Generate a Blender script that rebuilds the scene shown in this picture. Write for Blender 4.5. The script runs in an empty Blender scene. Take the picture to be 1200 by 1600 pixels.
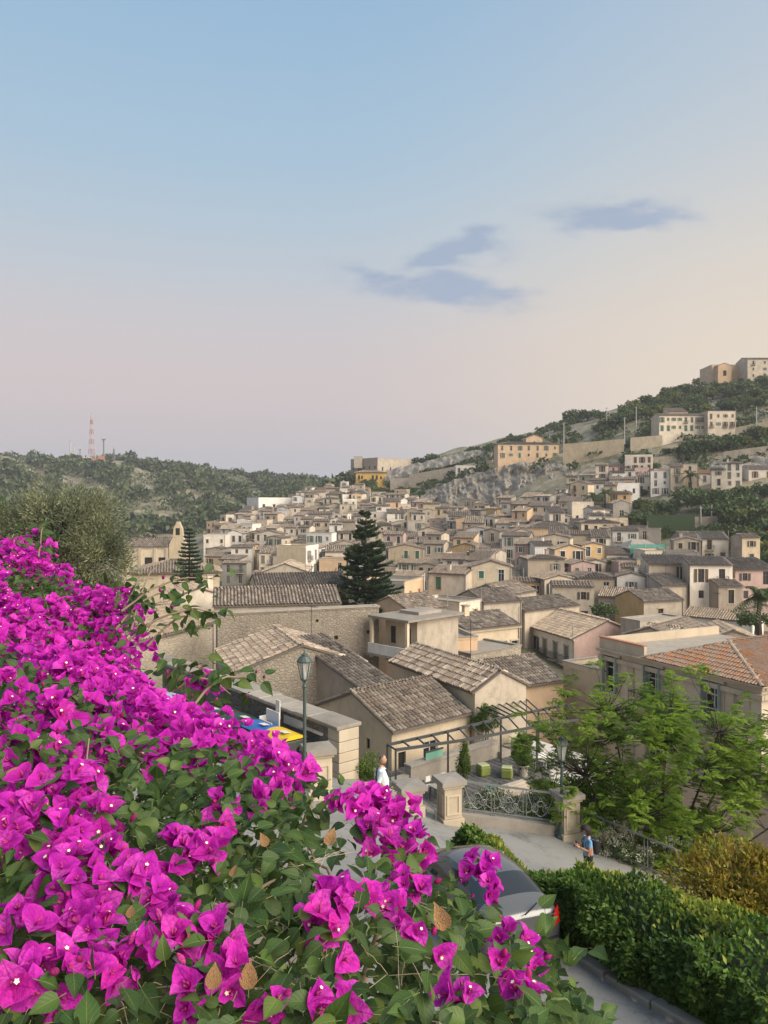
import bpy, bmesh, math, random
import numpy as np
from mathutils import Vector, Matrix, noise

random.seed(7)
rng = np.random.default_rng(7)
SC = bpy.context.scene
COL = SC.collection
R = math.radians

# ------------------------------------------------------------------ camera
HOR, F = 790.0, 1200.0            # horizon row and focal length in pixels of the 1200x1600 photograph
cam = bpy.data.cameras.new('camera')
cam.sensor_fit = 'VERTICAL'; cam.sensor_height = 24.0; cam.lens = 24.0 * F / 1600.0
cam.clip_start = 0.05; cam.clip_end = 12000
camo = bpy.data.objects.new('camera', cam); COL.objects.link(camo)
camo.location = (0, 0, 0); camo.rotation_euler = (R(90), 0, 0)
SC.camera = camo
cam.shift_y = -(800.0 - HOR) / 1600.0

# ------------------------------------------------------------------ light
SUN_AZ, SUN_EL = 122.0, 34.0        # azimuth clockwise from the view direction (+Y)
SUN_STRENGTH, SKY_GAIN, EXPOSURE = 4.9, 0.745, 0.48
SC.view_settings.view_transform = 'Standard'; SC.view_settings.look = 'None'
SC.view_settings.exposure = EXPOSURE; SC.view_settings.gamma = 1.0
SC.view_settings.use_curve_mapping = False
SC.cycles.use_denoising = True
SC.cycles.max_bounces = 6; SC.cycles.diffuse_bounces = 3; SC.cycles.transparent_max_bounces = 6
SC.cycles.caustics_reflective = False; SC.cycles.caustics_refractive = False
sl = bpy.data.lights.new('sun', 'SUN'); sl.energy = SUN_STRENGTH; sl.angle = R(60); sl.color = (1.0, 0.88, 0.72)
so = bpy.data.objects.new('sun', sl); COL.objects.link(so)
sdir = Vector((math.sin(R(SUN_AZ)) * math.cos(R(SUN_EL)), math.cos(R(SUN_AZ)) * math.cos(R(SUN_EL)), math.sin(R(SUN_EL))))
so.rotation_euler = sdir.to_track_quat('Z', 'Y').to_euler(); so.location = (60, -10, 60)

W = bpy.data.worlds.new('World'); SC.world = W; W.use_nodes = True
def build_world():
    nt = W.node_tree; N = nt.nodes; L = nt.links; N.clear()
    def nd(t, **k):
        n = N.new(t)
        for a, b in k.items(): setattr(n, a, b)
        return n
    def mth(op, a, b=None, c=None, clamp=False):
        n = nd('ShaderNodeMath', operation=op, use_clamp=clamp)
        for i, v in enumerate((a, b, c)):
            if v is None: continue
            if isinstance(v, (int, float)): n.inputs[i].default_value = v
            else: L.new(v, n.inputs[i])
        return n.outputs[0]
    def mix(f, a, b):
        n = nd('ShaderNodeMix', data_type='RGBA')
        for s, v in ((0, f), (6, a), (7, b)):
            if hasattr(v, 'node'): L.new(v, n.inputs[s])
            else: n.inputs[s].default_value = v if s == 0 else (*v, 1)
        return n.outputs[2]
    tc = nd('ShaderNodeTexCoord'); sep = nd('ShaderNodeSeparateXYZ'); L.new(tc.outputs['Generated'], sep.inputs[0])
    X, Y, Z = sep.outputs
    ramp = nd('ShaderNodeValToRGB'); ramp.color_ramp.interpolation = 'B_SPLINE'
    stops = [(0.0, (.45, .47, .54)), (.06, (.52, .50, .55)), (.13, (.64, .545, .55)), (.21, (.63, .575, .585)), (.29, (.53, .585, .645)),
             (.40, (.40, .555, .695)), (.56, (.305, .485, .68)), (1.0, (.20, .37, .60))]
    cr = ramp.color_ramp
    while len(cr.elements) < len(stops): cr.elements.new(0.5)
    for e, (p, c) in zip(cr.elements, stops): e.position = p; e.color = (*c, 1)
    L.new(mth('MAXIMUM', Z, 0.0), ramp.inputs[0])
    # warm evening side of the sky, towards the sun's azimuth
    hl = mth('SQRT', mth('ADD', mth('MULTIPLY', X, X), mth('MULTIPLY', Y, Y)))
    dt = mth('DIVIDE', mth('ADD', mth('MULTIPLY', X, math.sin(R(SUN_AZ))), mth('MULTIPLY', Y, math.cos(R(SUN_AZ)))), mth('MAXIMUM', hl, .001))
    mr = nd('ShaderNodeMapRange', interpolation_type='SMOOTHSTEP'); L.new(dt, mr.inputs[0])
    mr.inputs[1].default_value = -.62; mr.inputs[2].default_value = .10
    e1 = mth('DIVIDE', mth('SUBTRACT', Z, .12), .24)
    bump = mth('POWER', 2.718, mth('MULTIPLY', mth('MULTIPLY', e1, e1), -1.0))
    warm = mth('MULTIPLY', mth('MULTIPLY', mr.outputs[0], bump), 1.0, clamp=True)
    col = mix(warm, ramp.outputs[0], (1.0, .78, .50))
    # high part turns paler towards the evening side
    pale = mth('MULTIPLY', mr.outputs[0], .45, clamp=True)
    col = mix(pale, col, (.60, .62, .66))
    sky = nd('ShaderNodeTexSky', sky_type='NISHITA', sun_disc=False)
    sky.sun_elevation = R(SUN_EL * .3); sky.sun_rotation = R(SUN_AZ)
    sk = nd('ShaderNodeVectorMath', operation='SCALE'); L.new(sky.outputs[0], sk.inputs[0]); sk.inputs['Scale'].default_value = .10
    col = mix(.06, col, sk.outputs[0])
    # two thin evening clouds
    yy = mth('MAXIMUM', Y, .05); u = mth('DIVIDE', X, yy); v = mth('DIVIDE', Z, yy)
    nz = nd('ShaderNodeTexNoise'); nz.inputs['Scale'].default_value = 7.0; nz.inputs['Detail'].default_value = 7; nz.inputs['Roughness'].default_value = .62
    cv = nd('ShaderNodeCombineXYZ'); L.new(u, cv.inputs[0]); L.new(mth('MULTIPLY', v, 2.6), cv.inputs[1]); L.new(cv.outputs[0], nz.inputs[0])
    nb = nd('ShaderNodeTexNoise'); nb.inputs['Scale'].default_value = 9.0; nb.inputs['Detail'].default_value = 5
    cv2 = nd('ShaderNodeCombineXYZ'); L.new(u, cv2.inputs[0]); L.new(mth('MULTIPLY', v, 2.2), cv2.inputs[1]); cv2.inputs[2].default_value = 3.7; L.new(cv2.outputs[0], nb.inputs[0])
    tot = None
    for (cu, cvv, ru, rv, tilt) in ((.085, .328, .075, .017, .22), (.070, .283, .105, .016, -.10), (-.01, .303, .055, .013, -.15), (.300, .374, .085, .017, -.02)):
        du = mth('SUBTRACT', u, cu); dv = mth('SUBTRACT', mth('SUBTRACT', v, cvv), mth('MULTIPLY', du, tilt))
        dv = mth('ADD', dv, mth('MULTIPLY', mth('SUBTRACT', nb.outputs[0], .5), .075))
        q = mth('ADD', mth('POWER', mth('ABSOLUTE', mth('DIVIDE', du, ru)), 2.0), mth('POWER', mth('ABSOLUTE', mth('DIVIDE', dv, rv)), 2.0))
        g = mth('POWER', 2.718, mth('MULTIPLY', q, -.62))
        tot = g if tot is None else mth('MAXIMUM', tot, g)
    cm = nd('ShaderNodeMapRange', interpolation_type='SMOOTHSTEP'); cm.inputs[1].default_value = .16; cm.inputs[2].default_value = .85; cm.inputs[4].default_value = .85
    L.new(mth('ADD', tot, mth('MULTIPLY', mth('SUBTRACT', nz.outputs[0], .50), mth('MULTIPLY', tot, 3.4))), cm.inputs[0])
    col = mix(cm.outputs[0], col, (.335, .415, .56))
    bg = nd('ShaderNodeBackground'); L.new(col, bg.inputs[0]); bg.inputs[1].default_value = SKY_GAIN
    out = nd('ShaderNodeOutputWorld'); L.new(bg.outputs[0], out.inputs[0])
build_world()

# ------------------------------------------------------------------ helpers
def P(px, py, d): return Vector(((px - 600) / F * d, d, (HOR - py) / F * d))
def PZ(px, py, z):
    d = z * F / (HOR - py); return P(px, py, d)
def tag(o, label=None, cat=None, group=None, kind=None):
    if label: o['label'] = label
    if cat: o['category'] = cat
    if group: o['group'] = group
    if kind: o['kind'] = kind
    return o
def empty(name, loc=(0, 0, 0), rz=0.0, label=None, cat=None, group=None):
    o = bpy.data.objects.new(name, None); COL.objects.link(o); o.location = loc; o.rotation_euler = (0, 0, rz)
    o.empty_display_size = .1
    return tag(o, label, cat, group)
def link(name, me, parent=None, loc=(0, 0, 0), rot=(0, 0, 0), scale=(1, 1, 1)):
    o = bpy.data.objects.new(name, me); COL.objects.link(o); o.location = loc; o.rotation_euler = rot; o.scale = scale
    if parent is not None: o.parent = parent
    return o
class MB:
    """collects faces with material slots and becomes one mesh"""
    def __init__(s): s.v = []; s.f = []; s.m = []; s.mats = []
    def slot(s, mat):
        if mat not in s.mats: s.mats.append(mat)
        return s.mats.index(mat)
    def face(s, pts, mat):
        b = len(s.v); s.v.extend([tuple(p) for p in pts]); s.f.append(tuple(range(b, b + len(pts)))); s.m.append(s.slot(mat))
    def raw(s, verts, faces, mat):
        b = len(s.v); k = s.slot(mat); s.v.extend([tuple(p) for p in verts])
        for f in faces: s.f.append(tuple(i + b for i in f)); s.m.append(k)
    def box(s, x0, x1, y0, y1, z0, z1, mat, M=None):
        vs = [Vector((x, y, z)) for z in (z0, z1) for y in (y0, y1) for x in (x0, x1)]
        if M is not None: vs = [M @ v for v in vs]
        s.raw(vs, [(0, 2, 3, 1), (4, 5, 7, 6), (0, 1, 5, 4), (2, 6, 7, 3), (0, 4, 6, 2), (1, 3, 7, 5)], mat)
    def bar(s, a, b, t, mat, t2=None):
        a = Vector(a); b = Vector(b); d = (b - a); l = d.length
        if l < 1e-6: return
        M = Matrix.Translation(a) @ d.to_track_quat('Z', 'Y').to_matrix().to_4x4(); t2 = t2 or t
        s.box(-t / 2, t / 2, -t2 / 2, t2 / 2, 0, l, mat, M)
    def tube(s, pts, rad, mat, n=6, cap=True):
        pts = [Vector(p) for p in pts]; m = len(pts); rads = rad if hasattr(rad, '__len__') else [rad] * m
        vs = []; fs = []
        for i, p in enumerate(pts):
            t = (pts[min(i + 1, m - 1)] - pts[max(i - 1, 0)])
            if t.length < 1e-9: t = Vector((0, 0, 1))
            q = t.to_track_quat('Z', 'Y')
            for k in range(n):
                a = 2 * math.pi * k / n; vs.append(p + q @ Vector((math.cos(a) * rads[i], math.sin(a) * rads[i], 0)))
        for i in range(m - 1):
            for k in range(n): fs.append((i * n + k, i * n + (k + 1) % n, (i + 1) * n + (k + 1) % n, (i + 1) * n + k))
        if cap: fs.append(tuple(range(n))[::-1]); fs.append(tuple((m - 1) * n + k for k in range(n)))
        s.raw(vs, fs, mat)
    def lathe(s, prof, mat, n=16, c=(0, 0, 0)):
        vs = []; fs = []
        for (r, z) in prof:
            for k in range(n): a = 2 * math.pi * k / n; vs.append((c[0] + math.cos(a) * r, c[1] + math.sin(a) * r, c[2] + z))
        for i in range(len(prof) - 1):
            for k in range(n): fs.append((i * n + k, i * n + (k + 1) % n, (i + 1) * n + (k + 1) % n, (i + 1) * n + k))
        fs.append(tuple(range(n))[::-1]); fs.append(tuple((len(prof) - 1) * n + k for k in range(n)))
        s.raw(vs, fs, mat)
    def mesh(s, name='mesh', smooth=False):
        me = bpy.data.meshes.new(name); me.from_pydata(s.v, [], s.f)
        for m in s.mats: me.materials.append(m)
        me.polygons.foreach_set('material_index', s.m)
        if smooth: me.polygons.foreach_set('use_smooth', [True] * len(s.f))
        me.update(); return me
    def build(s, name, parent=None, loc=(0, 0, 0), rot=(0, 0, 0), smooth=False):
        return link(name, s.mesh(name, smooth), parent, loc, rot)
def np_mesh(name, V, Fc, mats, mi=None, smooth=False):
    """V (n,3) float, Fc (m,k) int, all faces of the same size"""
    me = bpy.data.meshes.new(name); n, m, k = len(V), len(Fc), Fc.shape[1]
    me.vertices.add(n); me.vertices.foreach_set('co', np.ascontiguousarray(V, dtype=np.float32).ravel())
    me.loops.add(m * k); me.loops.foreach_set('vertex_index', np.ascontiguousarray(Fc, dtype=np.int32).ravel())
    me.polygons.add(m); me.polygons.foreach_set('loop_start', np.arange(0, m * k, k, dtype=np.int32))
    for mt in mats: me.materials.append(mt)
    if mi is not None: me.polygons.foreach_set('material_index', np.asarray(mi, dtype=np.int32))
    if smooth: me.polygons.foreach_set('use_smooth', np.ones(m, dtype=bool))
    me.update(calc_edges=True); return me
def bevel(o, w=.02, seg=2):
    m = o.modifiers.new('bevel', 'BEVEL'); m.width = w; m.segments = seg; m.limit_method = 'ANGLE'; return o

# ------------------------------------------------------------------ materials
class NT:
    def __init__(s, name):
        s.m = bpy.data.materials.new(name); s.m.use_nodes = True; s.t = s.m.node_tree; s.t.nodes.clear()
        s.out = s.n('ShaderNodeOutputMaterial'); s.b = s.n('ShaderNodeBsdfPrincipled'); s.l(s.b.outputs[0], s.out.inputs[0])
        s.b.inputs['Roughness'].default_value = .85; s.b.inputs['Specular IOR Level'].default_value = .3
    def n(s, t, **k):
        x = s.t.nodes.new(t)
        for a, b in k.items(): setattr(x, a, b)
        return x
    def l(s, a, b): s.t.links.new(a, b)
    def put(s, v, sock):
        if hasattr(v, 'node'): s.l(v, sock)
        elif hasattr(sock.default_value, '__len__') and len(sock.default_value) == 4 and len(v) == 3: sock.default_value = (*v, 1)
        else: sock.default_value = v
    def math(s, op, a, b=0.0, clamp=False):
        x = s.n('ShaderNodeMath', operation=op, use_clamp=clamp); s.put(a, x.inputs[0]); s.put(b, x.inputs[1]); return x.outputs[0]
    def mix(s, f, a, b, mode='MIX'):
        x = s.n('ShaderNodeMix', data_type='RGBA', blend_type=mode); s.put(f, x.inputs[0]); s.put(a, x.inputs[6]); s.put(b, x.inputs[7]); return x.outputs[2]
    def co(s, kind='Object', scale=(1, 1, 1), rnd=True):
        tc = s.n('ShaderNodeTexCoord'); mp = s.n('ShaderNodeMapping'); mp.inputs['Scale'].default_value = scale; s.l(tc.outputs[kind], mp.inputs[0])
        if rnd:
            oi = s.n('ShaderNodeObjectInfo'); ad = s.n('ShaderNodeVectorMath', operation='MULTIPLY_ADD')
            cb = s.n('ShaderNodeCombineXYZ'); s.l(oi.outputs['Random'], cb.inputs[0]); s.l(oi.outputs['Random'], cb.inputs[1]); s.l(oi.outputs['Random'], cb.inputs[2])
            s.l(cb.outputs[0], ad.inputs[0]); ad.inputs[1].default_value = (37, 53, 71); s.l(mp.outputs[0], ad.inputs[2]); return ad.outputs[0]
        return mp.outputs[0]
    def noise(s, vec, scale, detail=4, rough=.55):
        x = s.n('ShaderNodeTexNoise'); s.l(vec, x.inputs[0]); x.inputs['Scale'].default_value = scale; x.inputs['Detail'].default_value = detail; x.inputs['Roughness'].default_value = rough
        return x.outputs[0]
    def vor(s, vec, scale, feature='F1', rnd=1.0):
        x = s.n('ShaderNodeTexVoronoi', feature=feature); s.l(vec, x.inputs[0]); x.inputs['Scale'].default_value = scale; x.inputs['Randomness'].default_value = rnd; return x
    def ramp(s, f, stops):
        x = s.n('ShaderNodeValToRGB'); cr = x.color_ramp
        while len(cr.elements) < len(stops): cr.elements.new(.5)
        for e, (p, c) in zip(cr.elements, stops): e.position = p; e.color = (*c, 1) if len(c) == 3 else c
        s.put(f, x.inputs[0]); return x.outputs[0]
    def rng(s, f, a, b, c=0., d=1.):
        x = s.n('ShaderNodeMapRange'); s.put(f, x.inputs[0])
        for i, v in enumerate((a, b, c, d)): x.inputs[i + 1].default_value = v
        return x.outputs[0]
    def bump(s, h, strength=.4, dist=.02):
        x = s.n('ShaderNodeBump'); x.inputs['Strength'].default_value = strength; x.inputs['Distance'].default_value = dist; s.put(h, x.inputs['Height']); s.l(x.outputs[0], s.b.inputs['Normal'])
    def col(s, c): s.put(c, s.b.inputs['Base Color']); return s
    def set(s, **k):
        for a, v in k.items(): s.put(v, s.b.inputs[a.replace('_', ' ')])
        return s
    def island(s): return s.n('ShaderNodeNewGeometry').outputs['Random Per Island']
    def orand(s): return s.n('ShaderNodeObjectInfo').outputs['Random']
def mul(c, k): return tuple(min(1, x * k) for x in c)
MATS = {}
def plaster(name, c, stain=.55, fine=9.0):
    t = NT(name); v = t.co(); vs = t.co(scale=(1.1, 1.1, .34))
    a = t.mix(t.rng(t.noise(v, .5, 5), .3, .7), mul(c, .80), mul(c, 1.10))
    st = t.rng(t.noise(vs, 1.3, 8, .72), .48, .80)
    a = t.mix(t.math('MULTIPLY', st, stain), a, (.15, .135, .115))
    bl = t.rng(t.noise(v, 1.1, 9, .75), .52, .66)
    a = t.mix(t.math('MULTIPLY', bl, stain * .85), a, mul(c, .58))
    fn = t.noise(v, fine, 5, .7)
    a = t.mix(.25, a, t.mix(fn, mul(c, .5), mul(c, 1.3)))
    a = t.mix(1.0, a, t.ramp(t.orand(), [(0, (.80, .78, .77)), (.3, (1.0, .97, .93)), (.6, (.90, .90, .91)), (1, (1.12, 1.09, 1.05))]), 'MULTIPLY')
    t.col(a); t.bump(fn, .35, .02); MATS[name] = t.m; return t.m
def rubble(name, c1, c2, mortar, scale=3.2, mort=.06, bump=.8, patch=.35):
    t = NT(name); v = t.co(scale=(1, 1, 1.5))
    nz = t.n('ShaderNodeVectorMath', operation='MULTIPLY_ADD'); nn = t.n('ShaderNodeTexNoise'); t.l(v, nn.inputs[0]); nn.inputs['Scale'].default_value = 4
    t.l(nn.outputs['Color'], nz.inputs[0]); nz.inputs[1].default_value = (.25, .25, .25); t.l(v, nz.inputs[2]); w = nz.outputs[0]
    vc = t.vor(w, scale); ve = t.vor(w, scale, 'DISTANCE_TO_EDGE')
    sp = t.n('ShaderNodeSeparateColor'); t.l(vc.outputs['Color'], sp.inputs[0])
    a = t.mix(sp.outputs[0], c1, c2)
    a = t.mix(t.math('MULTIPLY', sp.outputs[1], .5), a, mul(c1, .45))
    a = t.mix(t.rng(ve.outputs[0], mort, 0.0), a, mortar)
    big = t.rng(t.noise(v, .45, 5), .42, .62)
    a = t.mix(t.math('MULTIPLY', big, patch), a, mul(mortar, 1.25))
    stn = t.rng(t.noise(t.co(scale=(1.2, 1.2, .2)), 1.2, 6, .7), .52, .68); a = t.mix(t.math('MULTIPLY', stn, .45), a, (.09, .083, .075))
    a = t.mix(.3, a, t.mix(t.noise(v, 14, 4, .7), mul(c1, .4), mul(c2, 1.2)))
    t.col(a); t.bump(t.math('ADD', t.rng(ve.outputs[0], 0, .12), t.math('MULTIPLY', t.noise(v, 12, 4), .5)), bump, .05); MATS[name] = t.m; return t.m
def tilemat(name, cols, dark=(.07, .06, .055), lichen=.5):
    t = NT(name); v = t.co(); i = t.island(); n = len(cols)
    a = t.ramp(i, [(k / max(1, n - 1), c) for k, c in enumerate(cols)])
    a = t.mix(t.math('MULTIPLY', t.rng(t.noise(v, .8, 5, .6), .46, .72), lichen * .8), a, mul(cols[n // 2], .42))
    a = t.mix(t.math('MULTIPLY', t.rng(t.noise(v, 7, 5, .7), .5, .7), .6), a, dark)
    a = t.mix(t.math('MULTIPLY', t.rng(t.noise(v, 11, 3, .7), .6, .72), .6), a, (.40, .37, .32))
    a = t.mix(1.0, a, t.ramp(t.orand(), [(0, (.68, .66, .65)), (.3, (1.0, .95, .90)), (.6, (.84, .82, .82)), (1, (1.22, 1.16, 1.08))]), 'MULTIPLY')
    t.col(a); t.bump(t.noise(v, 25, 3), .3, .01); MATS[name] = t.m; return t.m
def simple(name, c, rough=.7, var=.2, scale=6, metal=0.0, spec=.3, bump=.1):
    t = NT(name); v = t.co(); t.col(t.mix(t.noise(v, scale, 5, .65), mul(c, 1 - var), mul(c, 1 + var)))
    t.set(Roughness=rough, Metallic=metal, Specular_IOR_Level=spec)
    if bump: t.bump(t.noise(v, scale * 4, 4), bump, .01)
    MATS[name] = t.m; return t.m
def leafmat(name, cols, transl=.35, rough=.55, obj=.0, spec=.3, pos=0.):
    t = NT(name); i = t.island(); n = len(cols)
    a = t.ramp(i, [(k / max(1, n - 1), c) for k, c in enumerate(cols)])
    if obj:
        o = t.orand(); a = t.mix(obj, a, t.ramp(o, [(0, mul(cols[0], .7)), (.5, cols[n // 2]), (1, mul(cols[-1], 1.3))]))
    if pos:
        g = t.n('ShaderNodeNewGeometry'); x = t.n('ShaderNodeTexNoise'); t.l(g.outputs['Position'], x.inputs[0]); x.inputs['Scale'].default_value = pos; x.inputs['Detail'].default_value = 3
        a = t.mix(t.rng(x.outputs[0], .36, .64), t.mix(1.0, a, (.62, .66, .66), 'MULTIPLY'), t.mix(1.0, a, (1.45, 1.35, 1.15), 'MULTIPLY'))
    t.col(a); t.set(Roughness=rough, Specular_IOR_Level=spec)
    tr = t.n('ShaderNodeBsdfTranslucent'); t.put(a, tr.inputs[0]); mx = t.n('ShaderNodeMixShader'); mx.inputs[0].default_value = transl
    t.l(t.b.outputs[0], mx.inputs[1]); t.l(tr.outputs[0], mx.inputs[2]); t.l(mx.outputs[0], t.out.inputs[0]); MATS[name] = t.m; return t.m

# base colours
PL = {k: plaster('plaster_' + k, c, s) for k, (c, s) in {
    'cream': ((.60, .51, .385), .6), 'white': ((.72, .67, .60), .5), 'ivory': ((.65, .575, .475), .65), 'pink': ((.50, .36, .33), .45),
    'ochre': ((.55, .38, .19), .45), 'peach': ((.62, .45, .30), .35), 'yellow': ((.60, .39, .11), .4), 'grey': ((.33, .31, .28), .6),
    'beige': ((.52, .445, .36), .7), 'taupe': ((.40, .34, .28), .75), 'stain': ((.47, .415, .345), .95), 'sand': ((.56, .47, .34), .65), 'bright': ((.70, .68, .65), .3)}.items()}
M_rub = rubble('rubble_stone', (.36, .31, .25), (.25, .215, .175), (.30, .265, .22), 3.6)
M_rub2 = rubble('pale_rubble_stone', (.45, .39, .31), (.33, .28, .22), (.42, .37, .30), 3.4, patch=.7)
M_rubd = rubble('dark_rubble_stone', (.27, .25, .22), (.16, .145, .125), (.15, .14, .125), 4.2, patch=.3)
M_stone = plaster('dressed_limestone', (.50, .43, .33), .35, 14)
M_cap = plaster('weathered_cap_stone', (.32, .295, .26), .95, 16)
M_conc = plaster('old_concrete', (.33, .30, .26), .8, 16)
T_old = tilemat('old_clay_tiles', [(.20, .165, .14), (.42, .36, .295), (.25, .205, .17), (.54, .47, .385), (.15, .125, .108), (.36, .28, .215)])
T_far = tilemat('far_clay_tiles', [(.17, .145, .125), (.27, .23, .195), (.21, .175, .15), (.32, .275, .23), (.15, .125, .11), (.25, .20, .165)])
T_fard = tilemat('far_dark_tiles', [(.12, .105, .095), (.20, .175, .15), (.16, .135, .12), (.25, .215, .18)])
T_farp = tilemat('far_pale_tiles', [(.24, .20, .165), (.34, .285, .23), (.28, .235, .19), (.40, .335, .265)])
T_dark = tilemat('dark_weathered_tiles', [(.15, .125, .11), (.33, .28, .235), (.20, .17, .145), (.46, .40, .335), (.12, .10, .09)])
T_pale = tilemat('pale_clay_tiles', [(.34, .28, .22), (.45, .37, .29), (.30, .25, .20), (.50, .41, .31), (.26, .22, .18)], lichen=.4)
T_red = tilemat('rusty_clay_tiles', [(.36, .19, .11), (.33, .25, .20), (.42, .20, .09), (.30, .25, .22), (.38, .28, .22)], lichen=.25)
M_deck = simple('roof_deck', (.13, .11, .095), .9)
M_glass = NT('window_glass'); M_glass.col((.025, .028, .032)).set(Roughness=.12, Specular_IOR_Level=.6); M_glass = M_glass.m
M_dark = simple('dark_opening', (.03, .028, .025), .9)
SH = {'green': simple('green_shutter', (.055, .13, .09), .6), 'brown': simple('brown_shutter', (.12, .075, .045), .6), 'grey': simple('grey_shutter', (.16, .17, .16), .6),
      'dark': simple('dark_shutter', (.05, .05, .048), .6), 'white': simple('white_joinery', (.55, .54, .50), .6), 'red': simple('red_shutter', (.30, .07, .05), .6)}
M_iron = simple('wrought_iron', (.055, .06, .058), .55, metal=.4)
M_steel = simple('painted_steel', (.07, .075, .075), .5, metal=.3)
M_bark = rubble('bark', (.10, .08, .06), (.06, .05, .04), (.04, .035, .03), 9)
# ------------------------------------------------------------------ terrain
CT = []     # control points: column in pixels, distance, height
def ct(px, d, py=None, z=None): CT.append((px, d, (HOR - py) / F * d if z is None else z))
for px in (-500, -100, 250, 600, 950, 1250, 1700):
    ct(px, 40, z=-21); ct(px, 75, z=-23)
for px, z in ((-500, -24), (0, -25), (250, -26), (450, -26), (600, -24)): ct(px, 110, z=z)
for a in ((350, 160, 960), (350, 250, 880), (300, 320, 858), (200, 250, 890), (0, 300, 900), (-500, 300, 930),
          (450, 200, 905), (450, 260, 862), (450, 320, 826), (430, 380, 800), (520, 430, 770), (600, 460, 757), (600, 370, 797), (600, 310, 824), (600, 270, 850), (600, 200, 902), (600, 150, 960),
          (750, 105, 990), (750, 150, 930), (750, 200, 880), (750, 270, 832), (750, 320, 800), (750, 350, 742), (750, 390, 722), (750, 450, 697),
          (680, 330, 803), (680, 360, 768), (680, 420, 745), (680, 480, 714), (620, 520, 733),
          (850, 120, 970), (850, 170, 900), (850, 200, 864), (850, 250, 812), (850, 290, 775), (850, 320, 728), (850, 345, 716), (850, 400, 682),
          (1000, 120, 960), (1000, 165, 900), (1000, 205, 850), (1000, 240, 800), (1000, 265, 762), (1000, 290, 722), (1000, 310, 694), (1000, 380, 640), (930, 390, 662),
          (1150, 110, 982), (1150, 140, 932), (1150, 170, 880), (1150, 200, 832), (1150, 230, 780), (1150, 255, 742), (1150, 285, 694), (1150, 300, 672), (1150, 370, 600),
          (1300, 110, 985), (1300, 150, 900), (1300, 200, 800), (1300, 255, 720), (1300, 370, 560), (1700, 150, 860), (1700, 250, 640), (1700, 380, 480),
          (100, 450, 842), (100, 560, 800), (100, 680, 762), (100, 800, 720), (0, 800, 714), (0, 560, 800), (-300, 780, 700), (-600, 760, 690), (-600, 500, 800),
          (200, 810, 722), (300, 450, 838), (300, 600, 792), (300, 820, 738), (400, 500, 812), (400, 650, 790), (400, 850, 746), (500, 600, 780), (500, 950, 760), (540, 1000, 765),
          (600, 700, 765), (700, 700, 720), (850, 560, 680), (1000, 520, 632), (1150, 500, 590), (1400, 560, 540)): ct(a[0], a[1], py=a[2])
for px in (-600, 0, 300, 600, 900, 1300, 1700): ct(px, 1300, z=-10 if px < 650 else 30); ct(px, 3000, z=-60)
CT = np.array(CT)
def sq(d): return 95.0 * np.log(np.maximum(d, 20.0))       # distance warp so that near and far points weigh alike
_A = np.stack([CT[:, 0] / 2.2, sq(CT[:, 1]) * 2.2], 1)
_K = np.linalg.norm(_A[:, None] - _A[None], axis=2)
_c = np.linalg.solve(_K + np.eye(len(_A)) * .5, CT[:, 2] - CT[:, 2].mean())
def terr_pd(px, d):
    px = np.asarray(px, float); d = np.asarray(d, float)
    q = np.stack([px / 2.2, sq(d) * 2.2], -1)
    return np.linalg.norm(q[..., None, :] - _A, axis=-1) @ _c + CT[:, 2].mean()
def terr(x, y):
    y = np.maximum(np.asarray(y, float), 20.0); return terr_pd(np.clip(600 + F * np.asarray(x, float) / y, -900, 2100), y)
def ground_hit(px, py, d0=100, d1=900):
    """first place where the ray through a pixel meets the terrain"""
    ds = np.arange(d0, d1, 2.0); z = (HOR - py) / F * ds
    h = terr_pd(np.full_like(ds, px), ds) >= z
    return ds[np.argmax(h)] if h.any() else None

def make_terrain():
    pxs = np.concatenate([np.linspace(-1500, -40, 24), np.linspace(-20, 1220, 190), np.linspace(1240, 2700, 24)])
    ds = np.concatenate([np.linspace(38, 120, 24), np.linspace(124, 520, 150), np.linspace(526, 980, 90), np.geomspace(1000, 2600, 16)])
    A, D = np.meshgrid(pxs, ds)
    Z = terr_pd(np.clip(A, -900, 2100), D)
    X = (A - 600) / F * D
    nz = np.array([noise.fractal(Vector((x * .035, y * .035, 0)), 1.0, 2.1, 4) for x, y in zip(X.ravel(), D.ravel())]).reshape(X.shape)
    amp = np.clip((D - 120) / 250, 0, 1) * np.clip((2200 - D) / 800, 0, 1) * 2.0
    amp = np.where((D > 500) & (A < 560), 4.5, amp)
    Z = Z + nz * amp
    h, w = X.shape; idx = np.arange(h * w).reshape(h, w)
    Fc = np.stack([idx[:-1, :-1], idx[:-1, 1:], idx[1:, 1:], idx[1:, :-1]], -1).reshape(-1, 4)
    t = NT('hillside_ground'); v = t.co(rnd=False)
    a = t.mix(t.rng(t.noise(v, .06, 8, .7), .40, .60), (.26, .22, .15), (.075, .085, .04))
    a = t.mix(t.rng(t.noise(v, .16, 8, .75), .50, .62), a, (.30, .275, .235))
    a = t.mix(t.rng(t.noise(v, .35, 6, .7), .55, .7), a, (.16, .14, .09))
    t.col(a); t.bump(t.noise(v, .5, 8, .7), .9, .8)
    me = np_mesh('terrain', np.stack([X, D, Z], -1).reshape(-1, 3), Fc, [t.m], smooth=True)
    tag(link('terrain', me), 'hilly ground under the town and up the slopes', kind='structure')
make_terrain()

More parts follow.
